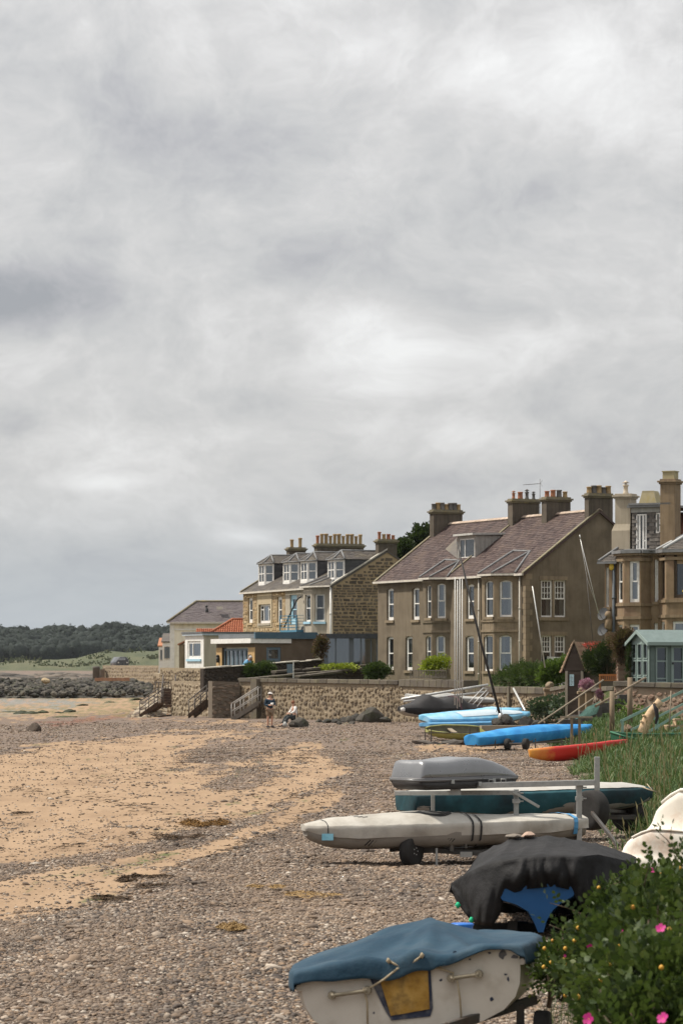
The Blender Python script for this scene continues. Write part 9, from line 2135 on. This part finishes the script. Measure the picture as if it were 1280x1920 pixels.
V = [(0,0,.92,.15),(0,0,1.12,.14),(0,-.01,1.30,.16),(0,-.01,1.42,.12),(0,-.02,1.50,.055),(0,-.035,1.60,.085),(0,-.04,1.665,.088),
  (.10,0,.86,.105),(.115,-.01,.50,.062),(.115,.02,.28,.058),(.12,.03,.08,.04),(-.10,0,.86,.105),(-.115,-.03,.50,.062),(-.115,.0,.28,.058),(-.12,.01,.08,.04),
  (.19,0,1.40,.062),(.25,.0,1.12,.047),(.15,-.25,1.10,.036),(-.19,0,1.40,.062),(-.25,.02,1.12,.047),(-.12,-.24,1.14,.036),(.12,-.08,.035,.038),(-.12,-.10,.035,.038),(.125,-.16,.03,.03),(-.125,-.18,.03,.03)]
E = [(0,1),(1,2),(2,3),(3,4),(4,5),(5,6),(0,7),(7,8),(8,9),(9,10),(0,11),(11,12),(12,13),(13,14),(3,15),(15,16),(16,17),(3,18),(18,19),(19,20),(10,21),(14,22),(21,23),(22,24)]
hand_bits(V,E,17,(-.3,-.9,.1),(-.6,0,-.4)); hand_bits(V,E,20,(.3,-.9,.1),(.6,0,-.4))
figure(pe, 'body', V, E, skin_m)
jk = fabric('navy_jacket', [(.014, .032, .055), (.022, .05, .08)]); kh = fabric('khaki_shorts', [(.20, .145, .095), (.27, .20, .14)])
figure(pe, 'jacket', [(0, 0, .90, .185), (0, 0, 1.12, .175), (0, -.01, 1.30, .185), (0, -.01, 1.43, .12), (.195, 0, 1.40, .088), (.26, .0, 1.13, .072), (.17, -.22, 1.11, .056), (-.195, 0, 1.40, .088), (-.26, .02, 1.13, .072), (-.14, -.20, 1.14, .056)], [(0, 1), (1, 2), (2, 3), (3, 4), (4, 5), (5, 6), (3, 7), (7, 8), (8, 9)], jk)
figure(pe, 'shorts', [(0, 0, .92, .165), (.10, 0, .84, .125), (.118, -.01, .55, .105), (-.10, 0, .84, .125), (-.118, -.02, .55, .105)], [(0, 1), (1, 2), (0, 3), (3, 4)], kh)
for sx, yy in ((.12, -.03), (-.12, -.05)): g = MB(); g.loft([[(sx - .05, yy + .09, 0), (sx + .05, yy + .09, 0), (sx + .05, yy + .09, .09), (sx - .05, yy + .09, .09)], [(sx - .055, yy, 0), (sx + .055, yy, 0), (sx + .045, yy, .11), (sx - .045, yy, .11)], [(sx - .05, yy - .16, 0), (sx + .05, yy - .16, 0), (sx + .04, yy - .16, .05), (sx - .04, yy - .16, .05)]]); g.build('shoe', MATS['dark_cloth'], pe)
head_parts(pe, (0, -.04, 1.655), (0, -1), MATS['dark_cloth'], mk('pale_cap', [(.50, .47, .45), (.58, .55, .53)], scale=5))
t = thing('paper_bag', 'small white packet held by the standing person', 'packet', pe.matrix_world @ Vector((0, 0, 0)) if False else (PX(506, gd) + .12, gd - .30, hz_(PX(506, gd), gd) + 1.12)); g = MB(); g.loft([[(-.06, -.04, 0), (.06, -.04, 0), (.06, .04, 0), (-.06, .04, 0)], [(-.08, -.05, .12), (.08, -.05, .12), (.08, .05, .14), (-.08, .05, .13)]]); g.build('packet', white_paint, t)
sd = 152.5; sx0 = PX(553,sd); zg = hz_(sx0,sd)
sr = tag(mobj('boulder', ROCKS[2], None, (PX(561, sd + .3), sd + .5, zg + .12), (0, 0, .5), (.62, .45, .42)), 'low dark boulder the seated person sits on', 'boulder')
pw_ = thing('person', 'seated person in white top and dark trousers on a boulder by the sea wall', 'person', (sx0, sd, zg), R(-62))
V = [(0,0,.52,.15),(0,-.02,.72,.13),(0,-.04,.90,.14),(0,-.05,1.0,.10),(0,-.08,1.08,.05),(0,-.11,1.17,.08),(0,-.12,1.23,.084),(.10,-.12,.50,.095),(.12,-.48,.50,.07),(.12,-.62,.12,.045),(-.10,-.12,.50,.095),(-.12,-.46,.54,.07),(-.12,-.66,.14,.045),(.18,-.04,.98,.058),(.22,-.16,.76,.044),(.12,-.38,.68,.034),(-.18,-.04,.98,.058),(-.22,-.16,.76,.044),(-.08,-.36,.70,.034),(.12,-.74,.05,.036),(-.12,-.78,.06,.036)]
E = [(0,1),(1,2),(2,3),(3,4),(4,5),(5,6),(0,7),(7,8),(8,9),(0,10),(10,11),(11,12),(3,13),(13,14),(14,15),(3,16),(16,17),(17,18),(9,19),(12,20)]
hand_bits(V, E, 15, (-.3, -.9, 0), (-.5, 0, -.5)); hand_bits(V, E, 18, (.3, -.9, 0), (.5, 0, -.5)); figure(pw_, 'body', V, E, skin_m)
figure(pw_, 'top', [(0, 0, .56, .17), (0, -.02, .74, .155), (0, -.04, .90, .16), (0, -.05, 1.0, .105), (.185, -.04, .98, .08), (.23, -.16, .77, .066), (.14, -.34, .69, .05), (-.185, -.04, .98, .08), (-.23, -.16, .77, .066), (-.10, -.32, .71, .05)], [(0, 1), (1, 2), (2, 3), (3, 4), (4, 5), (5, 6), (3, 7), (7, 8), (8, 9)], fabric('white_top', [(.60, .59, .57), (.70, .69, .67)]))
figure(pw_, 'trousers', [(0, 0, .50, .175), (.10, -.12, .50, .12), (.12, -.48, .50, .095), (.12, -.62, .14, .07), (-.10, -.12, .50, .12), (-.12, -.46, .54, .095), (-.12, -.66, .16, .07)], [(0, 1), (1, 2), (2, 3), (0, 4), (4, 5), (5, 6)], fabric('dark_trousers', [(.02, .026, .03), (.035, .042, .045)]))
for sx, yy in ((.12, -.66), (-.12, -.70)): g = MB(); g.loft([[(sx - .045, yy + .07, 0), (sx + .045, yy + .07, 0), (sx + .045, yy + .07, .1), (sx - .045, yy + .07, .1)], [(sx - .04, yy - .16, 0), (sx + .04, yy - .16, 0), (sx + .035, yy - .16, .06), (sx - .035, yy - .16, .06)]]); g.build('shoe', MATS['dark_cloth'], pw_)
head_parts(pw_, (0, -.12, 1.22), (0, -1), mk('auburn_hair', [(.14, .05, .022), (.2, .08, .035)], rough=.6, scale=9))
t = thing('small_bag', 'little pale bag on the stones in front of the seated person', 'bag', (PX(534, sd - .4), sd - .4, zg)); g = MB(); g.loft([[(-.10, -.1, 0), (.10, -.1, 0), (.1, .1, 0), (-.1, .1, 0)], [(-.12, -.12, .14), (.12, -.12, .14), (.12, .12, .14), (-.12, .12, .14)], [(-.05, -.05, .28), (.05, -.05, .28), (.05, .05, .28), (-.05, .05, .28)]]); g.tube([(-.05, 0, .27), (0, 0, .42), (.05, 0, .27)], .015, 5); g.build('bag', MATS['ash_cover'], t)
bd_ = 187; pb2 = thing('person', 'person in a pale blue top bending behind the dark garden wall', 'person', (PX(458, bd_), bd_, PZ(1247, bd_) - 1.02), R(60))
V = [(0,0,.92,.15),(0,-.10,1.10,.14),(0,-.22,1.24,.15),(0,-.30,1.32,.10),(0,-.37,1.38,.05),(0,-.44,1.44,.08),(0,-.48,1.48,.084),(.1,0,.86,.1),(.11,0,.48,.065),(.11,.02,.05,.045),(-.1,0,.86,.1),(-.11,0,.48,.065),(-.11,.02,.05,.045),(.18,-.28,1.28,.06),(.22,-.36,1.04,.045),(.16,-.50,.90,.035),(-.18,-.28,1.28,.06),(-.22,-.36,1.04,.045),(-.16,-.50,.90,.035)]
E = [(0,1),(1,2),(2,3),(3,4),(4,5),(5,6),(0,7),(7,8),(8,9),(0,10),(10,11),(11,12),(3,13),(13,14),(14,15),(3,16),(16,17),(17,18)]
hand_bits(V, E, 15, (0, -.6, -.8), (-1, 0, 0)); hand_bits(V, E, 18, (0, -.6, -.8), (1, 0, 0)); figure(pb2, 'body', V, E, skin_m)
figure(pb2, 'top', [(0, 0, .88, .18), (0, -.10, 1.10, .17), (0, -.22, 1.24, .175), (0, -.30, 1.32, .105), (.185, -.28, 1.28, .08), (.23, -.36, 1.06, .065), (-.185, -.28, 1.28, .08), (-.23, -.36, 1.06, .065)], [(0, 1), (1, 2), (2, 3), (3, 4), (4, 5), (3, 6), (6, 7)], fabric('blue_top', [(.12, .32, .52), (.18, .40, .6)]))
figure(pb2, 'trousers', [(0, 0, .90, .17), (.1, 0, .84, .12), (.11, 0, .48, .09), (.11, .02, .1, .07), (-.1, 0, .84, .12), (-.11, 0, .48, .09), (-.11, .02, .1, .07)], [(0, 1), (1, 2), (2, 3), (0, 4), (4, 5), (5, 6)], MATS['dark_trousers'])
head_parts(pb2, (0, -.48, 1.48), (0, -1), MATS['pale_cap'])
# ------------------------------------------------------------------ thin sea air
hm = bpy.data.materials.new('sea_air'); hm.use_nodes = True; N = NT(hm.node_tree)
for n_ in list(N.n):
 if n_.type == 'BSDF_PRINCIPLED': N.n.remove(n_)
pv = N.new('ShaderNodeVolumePrincipled'); pv.inputs['Color'].default_value = (.86, .92, 1, 1); pv.inputs['Density'].default_value = .00003; pv.inputs['Anisotropy'].default_value = .2
N.l.new(pv.outputs[0], [n_ for n_ in N.n if n_.type == 'OUTPUT_MATERIAL'][0].inputs['Volume'])
MB().box(-9000, 9000, -64, 5200, -6, 330).build('haze', hm, kind='stuff')
